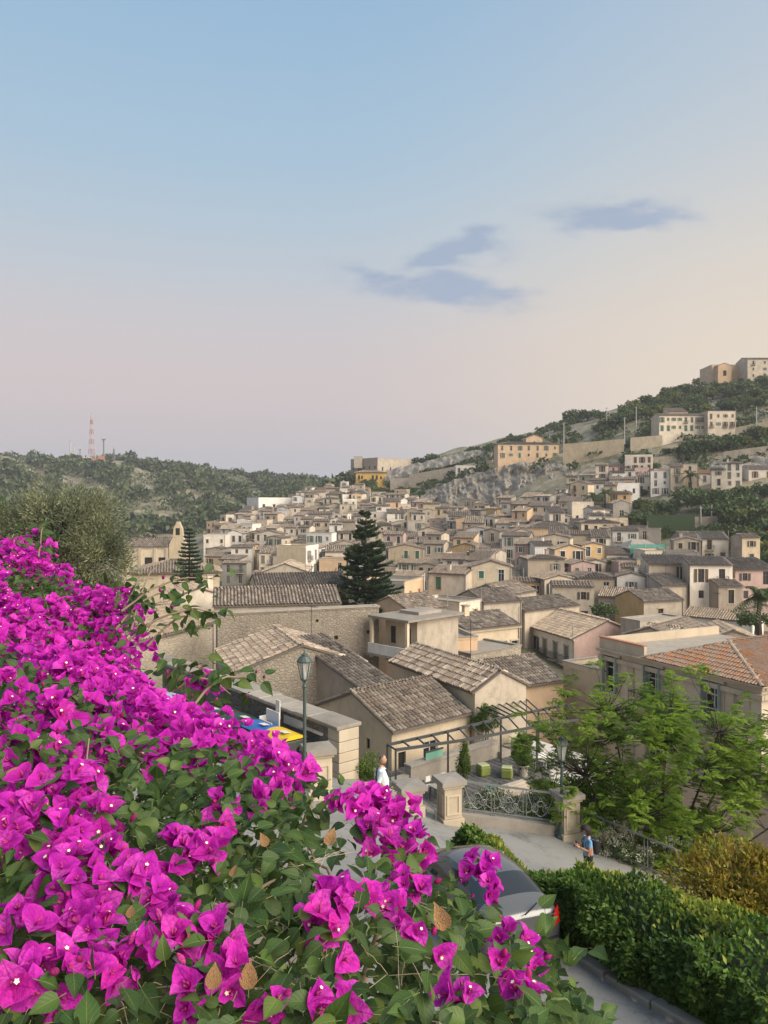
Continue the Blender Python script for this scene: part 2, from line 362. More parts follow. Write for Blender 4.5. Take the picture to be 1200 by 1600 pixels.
# ------------------------------------------------------------------ roofs of tiles
def tiles(mb, p0, p1, p2, p3, mat, pitch=.22, expo=.40, seg=3, rise=.07, jit=.012):
    """rows of curved tiles on a roof slope: p0-p1 is the eave, p3-p2 the top edge"""
    p0, p1, p2, p3 = map(Vector, (p0, p1, p2, p3))
    e = (p1 - p0); Le = e.length; e = e / Le
    up0 = (p3 - p0) - e * (p3 - p0).dot(e); S = up0.length; up = up0 / S; n = e.cross(up)
    nr = max(1, round(S / expo)); ex = S / nr
    k = mb.slot(mat); V = mb.v; Fs = mb.f; Ms = mb.m
    a0 = 0.0; b0 = (p3 - p0).dot(e); a1 = Le; b1 = (p2 - p0).dot(e)
    for r in range(nr):
        v0 = r / nr; v1 = (r + 1) / nr + .06
        lo = a0 + (b0 - a0) * (v0 + .5 / nr); hi = a1 + (b1 - a1) * (v0 + .5 / nr)
        c0 = math.ceil((lo - .001) / pitch); c1 = math.floor((hi + .001) / pitch)
        for c in range(c0, c1):
            u = c * pitch + pitch * .5; j = random.uniform(-1, 1) * jit; j2 = random.uniform(-1, 1) * jit * 2; b = len(V)
            lift = random.random() * jit
            for (vv, wd, hh, of) in ((v0 * S + j2, .5, 1.0, .05 + lift), (v1 * S + j2, .40, .80, .0)):
                for s in range(seg + 1):
                    t = s / seg; uu = u + j + (t - .5) * 2 * wd * pitch * .80; zz = math.sin(math.pi * t) * rise * hh + of
                    q = p0 + e * uu + up * vv + n * zz; V.append((q.x, q.y, q.z))
            for s in range(seg):
                Fs.append((b + s, b + s + 1, b + seg + 2 + s, b + seg + 1 + s)); Ms.append(k)
            if expo < .45:
                Fs.append(tuple(b + s for s in range(seg + 1))[::-1]); Ms.append(k)
def ridge(mb, a, b, mat, r=.12, step=.42):
    a = Vector(a); b = Vector(b); L = (b - a).length; n = max(1, round(L / step)); d = (b - a) / n
    sd = Vector((-d.y, d.x, 0)).normalized()
    for i in range(n):
        q0 = a + d * i; q1 = a + d * (i + 1.12); vs = []
        for q, rr in ((q0, r * 1.05), (q1, r * .9)):
            for s in range(5):
                t = math.pi * s / 4; vs.append(q + sd * math.cos(t) * rr + Vector((0, 0, math.sin(t) * rr * .8)))
        mb.raw(vs, [(s, s + 1, 6 + s, 5 + s) for s in range(4)], mat)

# ------------------------------------------------------------------ windows, doors, balconies (shared meshes)
_WC = {}
def win_mesh(kind, w, h, sh, trim):
    key = (kind, round(w, 2), round(h, 2), sh, trim)
    if key in _WC: return _WC[key]
    mb = MB(); tm = {'stone': M_stone, 'white': SH['white'], 'none': None}[trim]; s = SH[sh]; fr = SH['white'] if sh in ('white', 'green', 'grey') else SH['brown']
    if kind == 'hole':
        mb.box(-w / 2, w / 2, .15, .17, 0, h, M_dark)
    elif kind in ('closed', 'door'):
        for q in (-1, 1):
            mb.box(min(0.006 * q, q * w / 2), max(0.006 * q, q * w / 2), .07, .11, 0, h, s)
            if h > 1:
                for i in range(6):
                    z = h * (i + .6) / 6.6; mb.box(q * w * .25 - w * .19, q * w * .25 + w * .19, .05, .069, z - .05, z + .05, s)
    else:
        mb.box(-w / 2, w / 2, .13, .15, 0, h, M_glass)
        b = .055
        mb.box(-w / 2, -w / 2 + b, .09, .129, 0, h, fr); mb.box(w / 2 - b, w / 2, .09, .129, 0, h, fr); mb.box(-b / 2, b / 2, .09, .128, b, h - b, fr)
        mb.box(-w / 2 + b, w / 2 - b, .09, .127, 0, b, fr); mb.box(-w / 2 + b, w / 2 - b, .09, .127, h - b, h, fr); mb.box(-w / 2 + b, w / 2 - b, .095, .126, h * .68, h * .68 + b * .7, fr)
        if kind == 'open':
            for q in (-1, 1):
                x0 = q * (w / 2 + .14); x1 = q * (w / 2 + .10 + w * .5); mb.box(min(x0, x1), max(x0, x1), -.075, -.045, .02, h - .02, s)
    if tm:
        b = .13
        mb.box(-w / 2 - b, -w / 2, -.035, .05, 0, h, tm); mb.box(w / 2, w / 2 + b, -.035, .05, 0, h, tm)
        mb.box(-w / 2 - b - .05, w / 2 + b + .05, -.08, .05, h, h + b * 1.2, tm)
        if kind != 'door': mb.box(-w / 2 - b, w / 2 + b, -.09, .05, -.09, 0, tm)
    _WC[key] = mb.mesh('window'); return _WC[key]
def balc_mesh(w, dep=.75, bars=True):
    key = ('b', round(w, 1), dep, bars)
    if key in _WC: return _WC[key]
    mb = MB(); mb.box(-w / 2, w / 2, -dep, .0, -.14, 0, M_stone)
    for q in (-.38, .38): mb.raw([(q * w - .08, 0, -.14), (q * w + .08, 0, -.14), (q * w + .08, -dep * .8, -.14), (q * w - .08, -dep * .8, -.14), (q * w - .08, 0, -.5), (q * w + .08, 0, -.5)],
                                  [(0, 3, 4), (1, 5, 2), (3, 2, 5, 4)], M_stone)
    z = .95; y = -dep + .05
    mb.box(-w / 2 + .03, w / 2 - .03, y - .02, y + .02, z - .03, z, M_iron)
    for q in (-1, 1): mb.box(q * (w / 2 - .05) - .02, q * (w / 2 - .05) + .02, y + .021, 0, z - .03, z, M_iron)
    n = max(5, int(w / .15))
    for i in range(n + 1):
        x = -w / 2 + .05 + (w - .1) * i / n; mb.box(x - .011, x + .011, y - .011, y + .011, 0, z - .03, M_iron)
    for q in (-1, 1):
        for i in range(1, 4): yy = y - y * i / 4; x = q * (w / 2 - .05); mb.box(x - .011, x + .011, yy - .011, yy + .011, 0, z - .03, M_iron)
    _WC[key] = mb.mesh('balcony'); return _WC[key]

# ------------------------------------------------------------------ houses
def facade(mb, O, ux, w, z0, z1, ops, mat, rev=.18, vmid=None):
    """wall from O along the unit vector ux, with rectangular openings (x, z, w, h) cut and given reveals"""
    O = Vector(O); ux = Vector(ux); n = Vector((ux.y, -ux.x, 0))      # outward
    xs = sorted({0., w, *[round(o[0] - o[2] / 2, 4) for o in ops], *[round(o[0] + o[2] / 2, 4) for o in ops]})
    zs = sorted({z0, z1, *[round(o[1], 4) for o in ops], *[round(o[1] + o[3], 4) for o in ops]})
    pt = lambda x, z, y=0.: O + ux * x - n * y + Vector((0, 0, z))
    for i in range(len(xs) - 1):
        for j in range(len(zs) - 1):
            cx = (xs[i] + xs[i + 1]) / 2; cz = (zs[j] + zs[j + 1]) / 2
            if any(abs(cx - o[0]) < o[2] / 2 and o[1] < cz < o[1] + o[3] for o in ops): continue
            mb.face([pt(xs[i], zs[j]), pt(xs[i + 1], zs[j]), pt(xs[i + 1], zs[j + 1]), pt(xs[i], zs[j + 1])], mat)
    for o in ops:
        a, b, c, d = o[0] - o[2] / 2, o[0] + o[2] / 2, o[1], o[1] + o[3]
        mb.face([pt(a, c), pt(b, c), pt(b, c, rev), pt(a, c, rev)], mat); mb.face([pt(a, d, rev), pt(b, d, rev), pt(b, d), pt(a, d)], mat)
        mb.face([pt(a, c, rev), pt(a, d, rev), pt(a, d), pt(a, c)], mat); mb.face([pt(b, c), pt(b, d), pt(b, d, rev), pt(b, c, rev)], mat)
FOOT = []
def ant_mesh():
    if 'ant' not in _WC:
        m = MB(); m.tube([(0, 0, -.5), (0, 0, 2.6)], .022, M_iron, 5); m.bar((-.7, 0, 2.4), (.7, 0, 2.4), .025, M_iron)
        for i in range(6): m.bar((-.6 + .24 * i, -.3, 2.4), (-.6 + .24 * i, .3, 2.4), .018, M_iron)
        _WC['ant'] = m.mesh('antenna')
    return _WC['ant']
def pipe_mesh():
    if 'pipe' not in _WC: m = MB(); m.tube([(0, 0, -.1), (0, 0, .98)], .05, PL['grey'], 6); _WC['pipe'] = m.mesh('drainpipe')
    return _WC['pipe']
def house(name, label, cat, loc, rz, w, dep, h, roof='gx', wall=None, side=None, tm=None, pitch=None, res=2, front=(), left=(), right=(), found=6.0, over=.25,
          group=None, sh='brown', trim='stone', slope=.36, cornice=None, chim=0, parapet=.5, deckmat=None):
    """front facade on local y=0 facing -y, house behind it; loc.z is the ground, h the eave height. Openings: (x from the left end, z, w, h, kind[, balcony])"""
    r = empty(name, loc, rz, label, cat, group); wall = wall or PL['cream']; side = side or wall; tm = tm or T_old
    FOOT.append((loc[0] - math.sin(rz) * dep / 2, loc[1] + math.cos(rz) * dep / 2, (w + dep) / 2))
    hw = w / 2; mb = MB(); cut = lambda ops: [(o[0], o[1], o[2], o[3]) for o in ops]
    hb = h + (dep * slope if roof == 'shed' else 0)
    facade(mb, (-hw, 0, 0), (1, 0, 0), w, -found, h, cut(front), wall)
    facade(mb, (hw, 0, 0), (0, 1, 0), dep, -found, h, cut(right), side)
    facade(mb, (-hw, dep, 0), (0, -1, 0), dep, -found, h, cut(left), side)
    facade(mb, (hw, dep, 0), (-1, 0, 0), w, -found, hb, [], wall)
    rd = MB(); tl = MB(); dk = deckmat or M_deck; o = over; th = .10
    pit, ex, sg = {0: (.62, 1.0, 2), 1: (.46, .75, 2), 2: (.33, .50, 3), 3: (.27, .45, 4)}[res]
    def slab(a, b, c, d):
        a, b, c, d = map(Vector, (a, b, c, d)); dz = Vector((0, 0, -th))
        rd.raw([a, b, c, d, a + dz, b + dz, c + dz, d + dz], [(0, 1, 2, 3), (7, 6, 5, 4), (0, 4, 5, 1), (1, 5, 6, 2), (2, 6, 7, 3), (3, 7, 4, 0)], dk)
        tiles(tl, a, b, c, d, tm, pit, ex, sg, rise=pit * (.42 if res >= 2 else .34), jit=.016 if res >= 2 else .03)
    lift = .06
    if roof == 'gx':
        k = slope; rise = dep / 2 * k; zt = h + rise + lift; ze = h - o * k + lift; ym = dep / 2
        for xx in (-hw, hw): mb.face([(xx, 0, h), (xx, dep, h), (xx, ym, h + rise)] if xx > 0 else [(xx, dep, h), (xx, 0, h), (xx, ym, h + rise)], side)
        slab((-hw - .12, -o, ze), (hw + .12, -o, ze), (hw + .12, ym, zt), (-hw - .12, ym, zt)); slab((hw + .12, dep + o, ze), (-hw - .12, dep + o, ze), (-hw - .12, ym, zt), (hw + .12, ym, zt))
        ridge(tl, (-hw - .12, ym, zt + .03), (hw + .12, ym, zt + .03), tm)
    elif roof == 'gy':
        k = slope; rise = hw * k; zt = h + rise + lift; ze = h - o * k + lift
        mb.face([(-hw, 0, h), (hw, 0, h), (0, 0, h + rise)], wall); mb.face([(hw, dep, h), (-hw, dep, h), (0, dep, h + rise)], wall)
        slab((-hw - o, dep + .12, ze), (-hw - o, -.12, ze), (0, -.12, zt), (0, dep + .12, zt)); slab((hw + o, -.12, ze), (hw + o, dep + .12, ze), (0, dep + .12, zt), (0, -.12, zt))
        ridge(tl, (0, -.12, zt + .03), (0, dep + .12, zt + .03), tm)
    elif roof == 'shed':
        k = slope; ze = h - o * k + lift; zt = hb + lift + .05
        mb.face([(hw, 0, h), (hw, dep, h), (hw, dep, hb)], side); mb.face([(-hw, dep, h), (-hw, 0, h), (-hw, dep, hb)], side)
        slab((-hw - .12, -o, ze), (hw + .12, -o, ze), (hw + .12, dep + .1, zt), (-hw - .12, dep + .1, zt))
    elif roof == 'hip':
        k = slope; m = min(hw, dep / 2); zt = h + m * k + lift; ze = h - o * k + lift
        a, b, c, d = (-hw - o, -o, ze), (hw + o, -o, ze), (hw + o, dep + o, ze), (-hw - o, dep + o, ze)
        if hw >= dep / 2: r0, r1 = (-hw + m, dep / 2, zt), (hw - m, dep / 2, zt); quads = [(a, b, r1, r0), (b, c, r1, r1), (c, d, r0, r1), (d, a, r0, r0)]
        else: r0, r1 = (0, m, zt), (0, dep - m, zt); quads = [(a, b, r0, r0), (b, c, r1, r0), (c, d, r1, r1), (d, a, r0, r1)]
        for q in quads: slab(*q)
        ridge(tl, r0, r1, tm)
        for p, q in ((a, r0), (d, r0 if hw >= dep / 2 else r1), (b, r1 if hw >= dep / 2 else r0), (c, r1)): ridge(tl, p, q, tm)
    else:
        rd.box(-hw + .2, hw - .2, .2, dep - .2, h - .2, h, M_conc)
        pp = parapet
        rd.box(-hw - .04, hw + .04, -.04, .2, h, h + pp, wall); rd.box(-hw - .04, hw + .04, dep - .2, dep + .04, h, h + pp, wall)
        rd.box(-hw - .04, -hw + .2, .2, dep - .2, h, h + pp, side); rd.box(hw - .2, hw + .04, .2, dep - .2, h, h + pp, side)
        rd.box(-hw - .09, hw + .09, -.09, .24, h + pp, h + pp + .08, M_cap); rd.box(-hw - .09, hw + .09, dep - .24, dep + .09, h + pp, h + pp + .08, M_cap)
        rd.box(-hw - .09, -hw + .24, .24, dep - .24, h + pp, h + pp + .08, M_cap); rd.box(hw - .24, hw + .09, .24, dep - .24, h + pp, h + pp + .08, M_cap)
    if cornice and roof != 'flat': mb.box(-hw - .15, hw + .15, -.16, -.002, h - .34, h - .13, cornice)
    mb.build('wall', r); ro = rd.build('roof', r)
    if tl.f: tag(tl.build('tiles', ro), kind='stuff')
    for i in range(chim):
        cb = MB(); x = random.uniform(-.35, .35) * w; y = random.uniform(.3, .7) * dep; z = h + (dep * .5 * slope if roof != 'flat' else 0)
        cb.box(-.3, .3, -.25, .25, -1.2, .9, wall); cb.box(-.38, .38, -.33, .33, .9, 1.0, M_cap); cb.build('chimney', ro, (x, y, z))
    if roof != 'flat' and res >= 1 and random.random() < .35: link('antenna', ant_mesh(), r, (random.uniform(-.35, .35) * w, dep * random.uniform(.4, .6), h + min(hw, dep / 2) * slope * .8), (0, 0, random.uniform(0, 3)))
    if res >= 1 and w > 4 and trim != 'none': link('drainpipe', pipe_mesh(), r, (hw - .15, -.07, 0), (0, 0, 0), (1, 1, h + 2))
    for ops, base, ux, ang in ((front, (-hw, 0), (1, 0), 0.), (right, (hw, 0), (0, 1), math.pi / 2), (left, (-hw, dep), (0, -1), -math.pi / 2)):
        for q in ops:
            kind = q[4]; s2 = q[6] if len(q) > 6 else sh
            pos = (base[0] + ux[0] * q[0], base[1] + ux[1] * q[0], q[1])
            link('door' if kind == 'door' else 'window', win_mesh(kind, q[2], q[3], s2, trim if kind != 'hole' else 'none'), r, pos, (0, 0, ang))
            if len(q) > 5 and q[5]: link('balcony', balc_mesh(q[5]), r, (pos[0], pos[1], q[1] - .02), (0, 0, ang))
    return r
def eave_house(p1, p2, E, S, h, name='house', cat='house', d=None, **k):
    """house whose front eave runs between two pixels at height E (or at a given distance)"""
    if d: a = P(*p1, d if not hasattr(d, '__len__') else d[0]); b = P(*p2, d if not hasattr(d, '__len__') else d[1]); zz = (a.z + b.z) / 2
    else: a = PZ(*p1, E); b = PZ(*p2, E); zz = E
    e = b - a; w = math.hypot(e.x, e.y)
    for q in ('front', 'left', 'right'):
        if callable(k.get(q)): k[q] = k[q](w)
    rz = math.atan2(e.y, e.x); m = (a + b) / 2
    return house(name, k.pop('label'), cat, (m.x, m.y, zz - h), rz, w, S, h, **k), w
def grid(w, h, floors, bays, fh=3.1, kinds=('pane', 'closed', 'open'), balc=.4, ww=.9, z0=.0, shs=('brown', 'dark', 'grey', 'green'), mixed=True, door=True):
    """openings of a plain facade: tall windows upstairs, some with balconies, doors below"""
    out = []; sh1 = random.choice(shs)
    for f in range(floors):
        z = h - fh * (f + 1) + z0
        if z < -2: break
        for b in range(bays):
            x = w * (b + .5) / bays + random.uniform(-.12, .12)
            if mixed and random.random() < .12: continue
            s = sh1 if random.random() < .8 else random.choice(shs)
            if f == floors - 1 and door and random.random() < .5: out.append((x, max(z, 0) + .02, min(1.1, w / bays * .6), 2.2, 'door', 0, s))
            elif random.random() < .62: out.append((x, z + .35, min(ww, w / bays * .5), 2.0, random.choice(kinds), (min(1.7, w / bays * .85) if random.random() < balc else 0), s))
            else: out.append((x, z + .95, min(ww * .85, w / bays * .45), 1.15, random.choice(kinds), 0, s))
    return out

# ------------------------------------------------------------------ houses near the pergola and below the street
eave_house((612, 1142), (735, 1112), -12.3, 7.1, 3.4, roof='gx', wall=PL['cream'], side=PL['sand'], tm=T_old, res=3, slope=.40, found=8,
           label='cream house with steep curved-tile roof beside the pergola terrace', sh='dark', trim='none',
           front=lambda w: [(.75, 1.0, .55, 1.1, 'hole'), (2.9, 1.1, 1.1, 1.2, 'pane', 0, 'white')], left=lambda w: [(5.0, 1.9, .35, .6, 'hole')])
eave_house((742, 1080), (822, 1069), -11.0, 10.2, 4.6, roof='gy', wall=PL['stain'], side=PL['cream'], tm=T_old, res=3, slope=.52, found=8,
           label='long low house with mottled tile roof and streaked bare gable above the pergola', trim='none')
eave_house((560, 1074), (613, 1064), -11.0, 7.0, 3.0, roof='shed', wall=PL['taupe'], tm=T_dark, res=3, slope=.26, found=8,
           label='narrow lean-to with ribbed dark tile roof against the rubble building', trim='none')
eave_house((366, 1052), (571, 1037), -10.5, 8.0, 5.0, roof='gy', wall=M_rub, side=M_rub2, tm=T_old, res=3, slope=.34, found=8, over=.15,
           label='windowless rubble stone house with broad gable behind the parapet wall', trim='none')
mbx = MB(); _o = PZ(500, 1041, -10.45)
eave_house((340, 962), (592, 950), -8.5, 1.0, 7.0, roof='flat', wall=M_rub, side=M_rub, found=8, parapet=.12, name='stone_building', cat='building',
           label='tall blank rubble stone building with small square holes behind the gabled rubble house', trim='none',
           front=lambda w: [(w * .72, 4.6, .32, .32, 'hole'), (w * .93, 4.9, .30, .30, 'hole'), (w * .60, 6.1, .22, .22, 'hole'), (w * .47, 4.4, .36, .36, 'hole')])
eave_house((205, 1004), (332, 972), -10.0, 8.5, 5.0, roof='gx', wall=M_rub2, side=M_rub, tm=T_pale, res=2, slope=.36, found=8,
           label='taupe house with pale rubble-covered tile roof beside the olive tree', trim='none')
eave_house((334, 947), (532, 942), -9.5, 8.0, 4.0, roof='gx', wall=PL['beige'], tm=T_dark, res=2, slope=.30, found=8,
           label='long low house with wide dark tile roof behind the blank rubble building', trim='none')
eave_house((400, 917), (545, 913), -9.6, 7.5, 4.0, roof='gx', wall=PL['sand'], tm=T_dark, res=2, slope=.30, found=8,
           label='long sand-coloured house with thin cream wall strip under its dark tile roof', trim='none', front=lambda w: grid(w, 4, 1, 4, balc=0))
eave_house((270, 935), (352, 931), -9.8, 7.0, 4.0, roof='gy', wall=PL['ivory'], tm=T_pale, res=2, slope=.34, found=8,
           label='small pale gabled house next to the long dark-roofed house', trim='none', chim=1)
PENT, PW = eave_house((652, 974), (716, 964), -9.3, 3.6, 2.4, roof='flat', wall=PL['stain'], side=PL['cream'], found=1, parapet=.15, trim='none',
           label='flat-roofed cream penthouse with blank mottled wall and shaded porch', left=lambda w: [(.9, .5, .6, 1.4, 'closed', 0, 'dark'), (2.6, .5, .6, 1.4, 'closed', 0, 'dark')])
_m = MB(); _m.box(-PW / 2 - 1.5, PW / 2 + .35, -.45, 4.1, 2.62, 2.80, M_conc); _m.build('roof_slab', PENT)
for _x, _y in ((-PW / 2 - 1.35, -.2), (-PW / 2 - 1.35, 3.8)): _m = MB(); _m.box(_x - .12, _x + .12, _y - .12, _y + .12, -.6, 2.62, PL['cream']); _m.build('column', PENT)
_m = MB(); _m.box(-PW / 2 - 1.6, -PW / 2 - 1.48, -.3, 4.0, -.2, .6, PL['bright']); _m.box(-PW / 2 - 1.48, -PW / 2 - .02, -.45, -.33, -.2, .6, PL['bright']); _m.box(-PW / 2 - 1.6, -PW / 2 - .02, -.3, 4, -.4, -.2, M_conc); _m.build('balustrade', PENT)
_m = MB(); _m.box(-PW * .25, PW * .3, 1.0, 3.2, 2.80, 3.05, M_conc); _m.build('roof_box', PENT)
eave_house((640, 1004), (746, 999), -12.2, 8.0, 5.5, roof='flat', wall=PL['peach'], found=6, parapet=.25, trim='none',
           label='lower peach block with flat terrace roof under the penthouse', front=lambda w: [(w * .62, 3.9, .4, .4, 'hole'), (w * .72, 3.9, .4, .4, 'hole')])
eave_house((728, 984), (812, 975), -12.0, 6.5, 8.5, roof='gx', slope=.3, tm=T_dark, res=2, wall=PL['cream'], side=PL['sand'], found=6, cornice=M_stone, sh='dark',
           label='yellowish cream house with corniced eave, corner balcony and tall dark windows', front=lambda w: [(w * .60, 5.0, .95, 2.0, 'open', 0, 'dark'), (w * .22, 4.6, 1.0, 2.2, 'closed', 2.4, 'dark'), (w * .90, 4.9, .8, 2.0, 'pane', 1.2)], chim=1)
eave_house((736, 1024), (814, 1010), -13.2, 5.0, 5.0, roof='flat', wall=M_rub2, found=6, parapet=.1, sh='dark', trim='none',
           label='pale rubble house front with two tall narrow windows', front=lambda w: [(w * .32, 2.0, .85, 1.6, 'pane'), (w * .70, 2.2, .9, 1.9, 'pane')])
eave_house((795, 1074), (880, 1062), -13.2, 7.0, 5.0, roof='gx', wall=PL['peach'], tm=T_dark, res=3, slope=.36, found=8,
           label='low house with ribbed dark and white tile roof below the white palazzo', trim='none')
def palazzo_front(w):
    o = []
    for i in range(5):
        x = w * (i + .62) / 5.3; o.append((x, 5.9, .95, 2.1, 'open' if i < 2 else 'closed', 0 if i < 2 else 1.5, 'dark' if i < 2 else 'grey')); o.append((x, 2.2, .9, 1.7, 'closed', 0, 'grey'))
    return o
eave_house((812, 972), (897, 997), -15.9, 9.5, 9.2, roof='gx', wall=PL['bright'], side=PL['pink'], tm=T_pale, res=2, slope=.38, found=6, cornice=SH['white'], over=.5,
           name='palazzo', label='white two-storey palazzo with grey-shuttered window rows and pinkish bare gable', front=palazzo_front)
eave_house((1006, 940), (1068, 937), -13.5, 6.6, 5.0, roof='gx', wall=PL['stain'], side=PL['ochre'], tm=T_old, res=2, slope=.36, found=6,
           label='weathered beige house with a single upper window and orange-brown gable', front=lambda w: [(w * .42, 2.4, .9, 1.5, 'pane')])
eave_house((935, 931), (990, 934), -13.9, 6.0, 5.0, roof='gx', wall=PL['grey'], side=PL['ochre'], tm=T_old, res=2, found=6,
           label='grey house with two slot windows and bright ochre end wall', front=lambda w: [(w * .25, 2.3, .7, 1.5, 'pane'), (w * .75, 2.3, .7, 1.5, 'pane')], left=lambda w: [(2, 1.0, .8, 1.2, 'hole'), (4.4, 1.0, .8, 1.2, 'hole')])
eave_house((838, 902), (880, 903), -13.0, 7, 5.5, roof='gx', wall=PL['cream'], tm=T_old, res=2, found=6,
           label='cream townhouse with two brown doors opening onto a low terrace', front=lambda w: [(w * .3, .4, .9, 2.2, 'door'), (w * .68, .4, .9, 2.2, 'door')])
eave_house((883, 906), (932, 909), -13.2, 7, 5.5, roof='gx', wall=PL['white'], tm=T_old, res=2, found=6,
           label='white plastered house with three green shutters and two-pitch roof', sh='green', front=lambda w: [(w * .2, .6, .9, 2.1, 'closed', 0), (w * .85, 2.8, .9, 1.8, 'closed'), (w * .6, .7, .9, 1.4, 'closed')])
eave_house((988, 995), (1040, 1003), -13.6, 6, 4.2, roof='gx', wall=PL['ivory'], tm=T_dark, res=2, found=6,
           label='small ivory house with one dark blue window and rough dark roof', front=lambda w: [(w * .35, 1.9, .9, 1.1, 'pane', 0, 'white')])
eave_house((1062, 1003), (1118, 985), -13.5, 6, 4.0, roof='gx', wall=PL['beige'], tm=T_pale, res=2, found=6, label='low beige house with pale loose-tiled roof behind the hipped villa', trim='none')
eave_house((1110, 998), (1186, 1000), -12.2, 6, 4.0, roof='gy', wall=PL['taupe'], tm=T_pale, res=2, found=6, label='taupe shed with wide pale gable roof close behind the hipped villa', trim='none')
eave_house((1068, 962), (1176, 972), -15.0, 5, 5.5, roof='gx', wall=PL['bright'], tm=T_pale, res=2, found=6,
           label='long white house with drainpipe and tumbled pale roof tiles', front=lambda w: [(w * .3, 1.2, .8, 1.8, 'closed', 0, 'grey'), (w * .62, 1.2, .5, 1.8, 'pane'), (w * .70, 1.2, .5, 1.8, 'pane'), (w * .92, 1.6, .5, .9, 'hole')])
eave_house((1124, 932), (1170, 934), -15.6, 6, 6.0, roof='gx', wall=PL['peach'], tm=T_old, res=2, found=6, label='peach house with two green-shuttered windows over a long balcony', sh='green',
           front=lambda w: [(w * .32, 3.2, 1.0, 2.0, 'closed', 0), (w * .72, 3.2, 1.0, 2.0, 'closed', 3.0)])
eave_house((1172, 938), (1225, 940), -15.6, 6, 6.0, roof='gx', wall=PL['peach'], tm=T_pale, res=2, found=6, label='apricot house with dark tall doors beside the palm fronds', front=lambda w: [(w * .3, 2.6, .9, 2.3, 'pane', 1.6), (w * .75, 2.6, .9, 2.3, 'pane', 1.6)])
eave_house((1136, 910), (1192, 912), -14.6, 6, 5.0, roof='gx', wall=PL['ochre'], tm=T_old, res=2, found=6, label='ochre house with two blind pale windows', front=lambda w: [(w * .4, 2.6, .9, 1.0, 'closed', 0, 'white'), (w * .75, 2.6, .9, 1.0, 'closed', 0, 'white')])
eave_house((1066, 906), (1120, 905), -14.6, 6, 6.0, roof='gx', wall=PL['sand'], tm=T_old, res=2, found=6, label='sand-coloured house with central pillar, iron balcony and dark window', front=lambda w: [(w * .25, 2.4, .8, 2.0, 'pane', 1.8), (w * .7, 3.0, .8, 2.0, 'pane', 1.3)])
eave_house((1008, 862), (1048, 862), None, 7, 9.0, d=148, roof='flat', wall=PL['ivory'], found=6, parapet=.2, label='three-storey ivory house with stacked balconies beside the scaffolded house',
           front=lambda w: [(w * .3, 6.2, .8, 2.0, 'pane', 1.5), (w * .75, 6.2, .8, 1.6, 'pane'), (w * .4, 3.0, 1.6, 1.8, 'hole', 2.6), (w * .8, 3.1, .8, 1.8, 'pane'), (w * .2, .6, .6, .7, 'hole'), (w * .7, .2, .8, 2.0, 'door')])
eave_house((1052, 874), (1098, 872), None, 7, 6.0, d=140, roof='gx', wall=PL['yellow'], side=PL['white'], tm=T_old, res=2, found=6, label='pale yellow house with two dark green tall shutters and white side wall', sh='green',
           front=lambda w: [(w * .35, 2.4, 1.0, 2.3, 'closed'), (w * .75, 2.4, 1.0, 2.3, 'closed')])
eave_house((1068, 842), (1100, 843), None, 8, 6.0, d=165, roof='gx', wall=PL['ivory'], side=PL['grey'], tm=T_old, res=1, found=6, label='ivory house with two dark doors below the dark evergreen grove', sh='green', front=lambda w: [(w * .3, 1.8, .9, 2.2, 'closed'), (w * .7, 1.8, .9, 2.2, 'closed')])
eave_house((1128, 885), (1160, 886), None, 6, 4.5, d=150, roof='gx', wall=PL['bright'], tm=T_old, res=1, found=6, label='small bright white house with one dark window below the trees', front=lambda w: [(w * .4, 1.6, .8, 1.4, 'hole')])
eave_house((700, 897), (752, 897), None, 7, 7.0, d=175, roof='gx', wall=PL['ivory'], tm=T_old, res=1, found=8, label='pink-and-ivory house with a row of shuttered balcony doors', front=lambda w: grid(w, 7, 2, 4, balc=.8))
eave_house((748, 885), (830, 890), None, 7, 8.0, d=170, roof='gx', wall=PL['ochre'], side=PL['stain'], tm=T_old, res=1, found=8, label='ochre terrace house with long iron balcony above a pink ground storey', front=lambda w: grid(w, 8, 1, 4, balc=.9, mixed=False))
eave_house((745, 905), (828, 908), None, 3, 4.0, d=160, roof='flat', wall=PL['pink'], found=8, parapet=.1, label='rose pink row front with four tall doors under the ochre house', front=lambda w: grid(w, 4, 1, 5, balc=.3, mixed=False))
eave_house((822, 826), (906, 824), None, 10, 9.8, d=192, roof='hip', wall=PL['peach'], tm=T_old, res=1, slope=.3, found=6, cornice=M_stone, name='palazzo', sh='green',
           label='peach palazzo with green-shuttered balcony row above a pale arcade storey', front=lambda w: [(w * (i + .5) / 5, 5.4, 1.1, 2.5, 'closed' if i < 3 else 'pane', 2.0, 'green' if i < 3 else 'brown') for i in range(5)] + [(w * (i + .5) / 9, 1.2, .9, 1.6, 'hole') for i in range(9)])
eave_house((903, 868), (962, 868), None, 6, 6.5, d=180, roof='flat', wall=PL['taupe'], found=6, parapet=.3, name='tower_house', label='crenellated taupe stone house front next to the peach palazzo', front=lambda w: [(w * .2, 2, .8, 1.0, 'hole'), (w * .5, 2, .8, 1.0, 'hole'), (w * .8, 2, .8, 1.0, 'hole')])
eave_house((655, 846), (702, 850), None, 8, 6.5, d=215, roof='gx', wall=PL['ivory'], tm=T_old, res=1, found=6, label='ivory house with blue awning beside the big araucaria', front=lambda w: grid(w, 6.5, 2, 3))
eave_house((632, 914), (662, 906), -12.0, 8, 6.5, roof='flat', wall=PL['peach'], side=PL['grey'], found=8, parapet=.5, sh='red', label='peach house with red windows and grey end wall behind the araucaria', front=lambda w: [(w * .3, 3.5, .8, 1.8, 'closed'), (w * .75, 3.5, .8, 1.8, 'closed')])
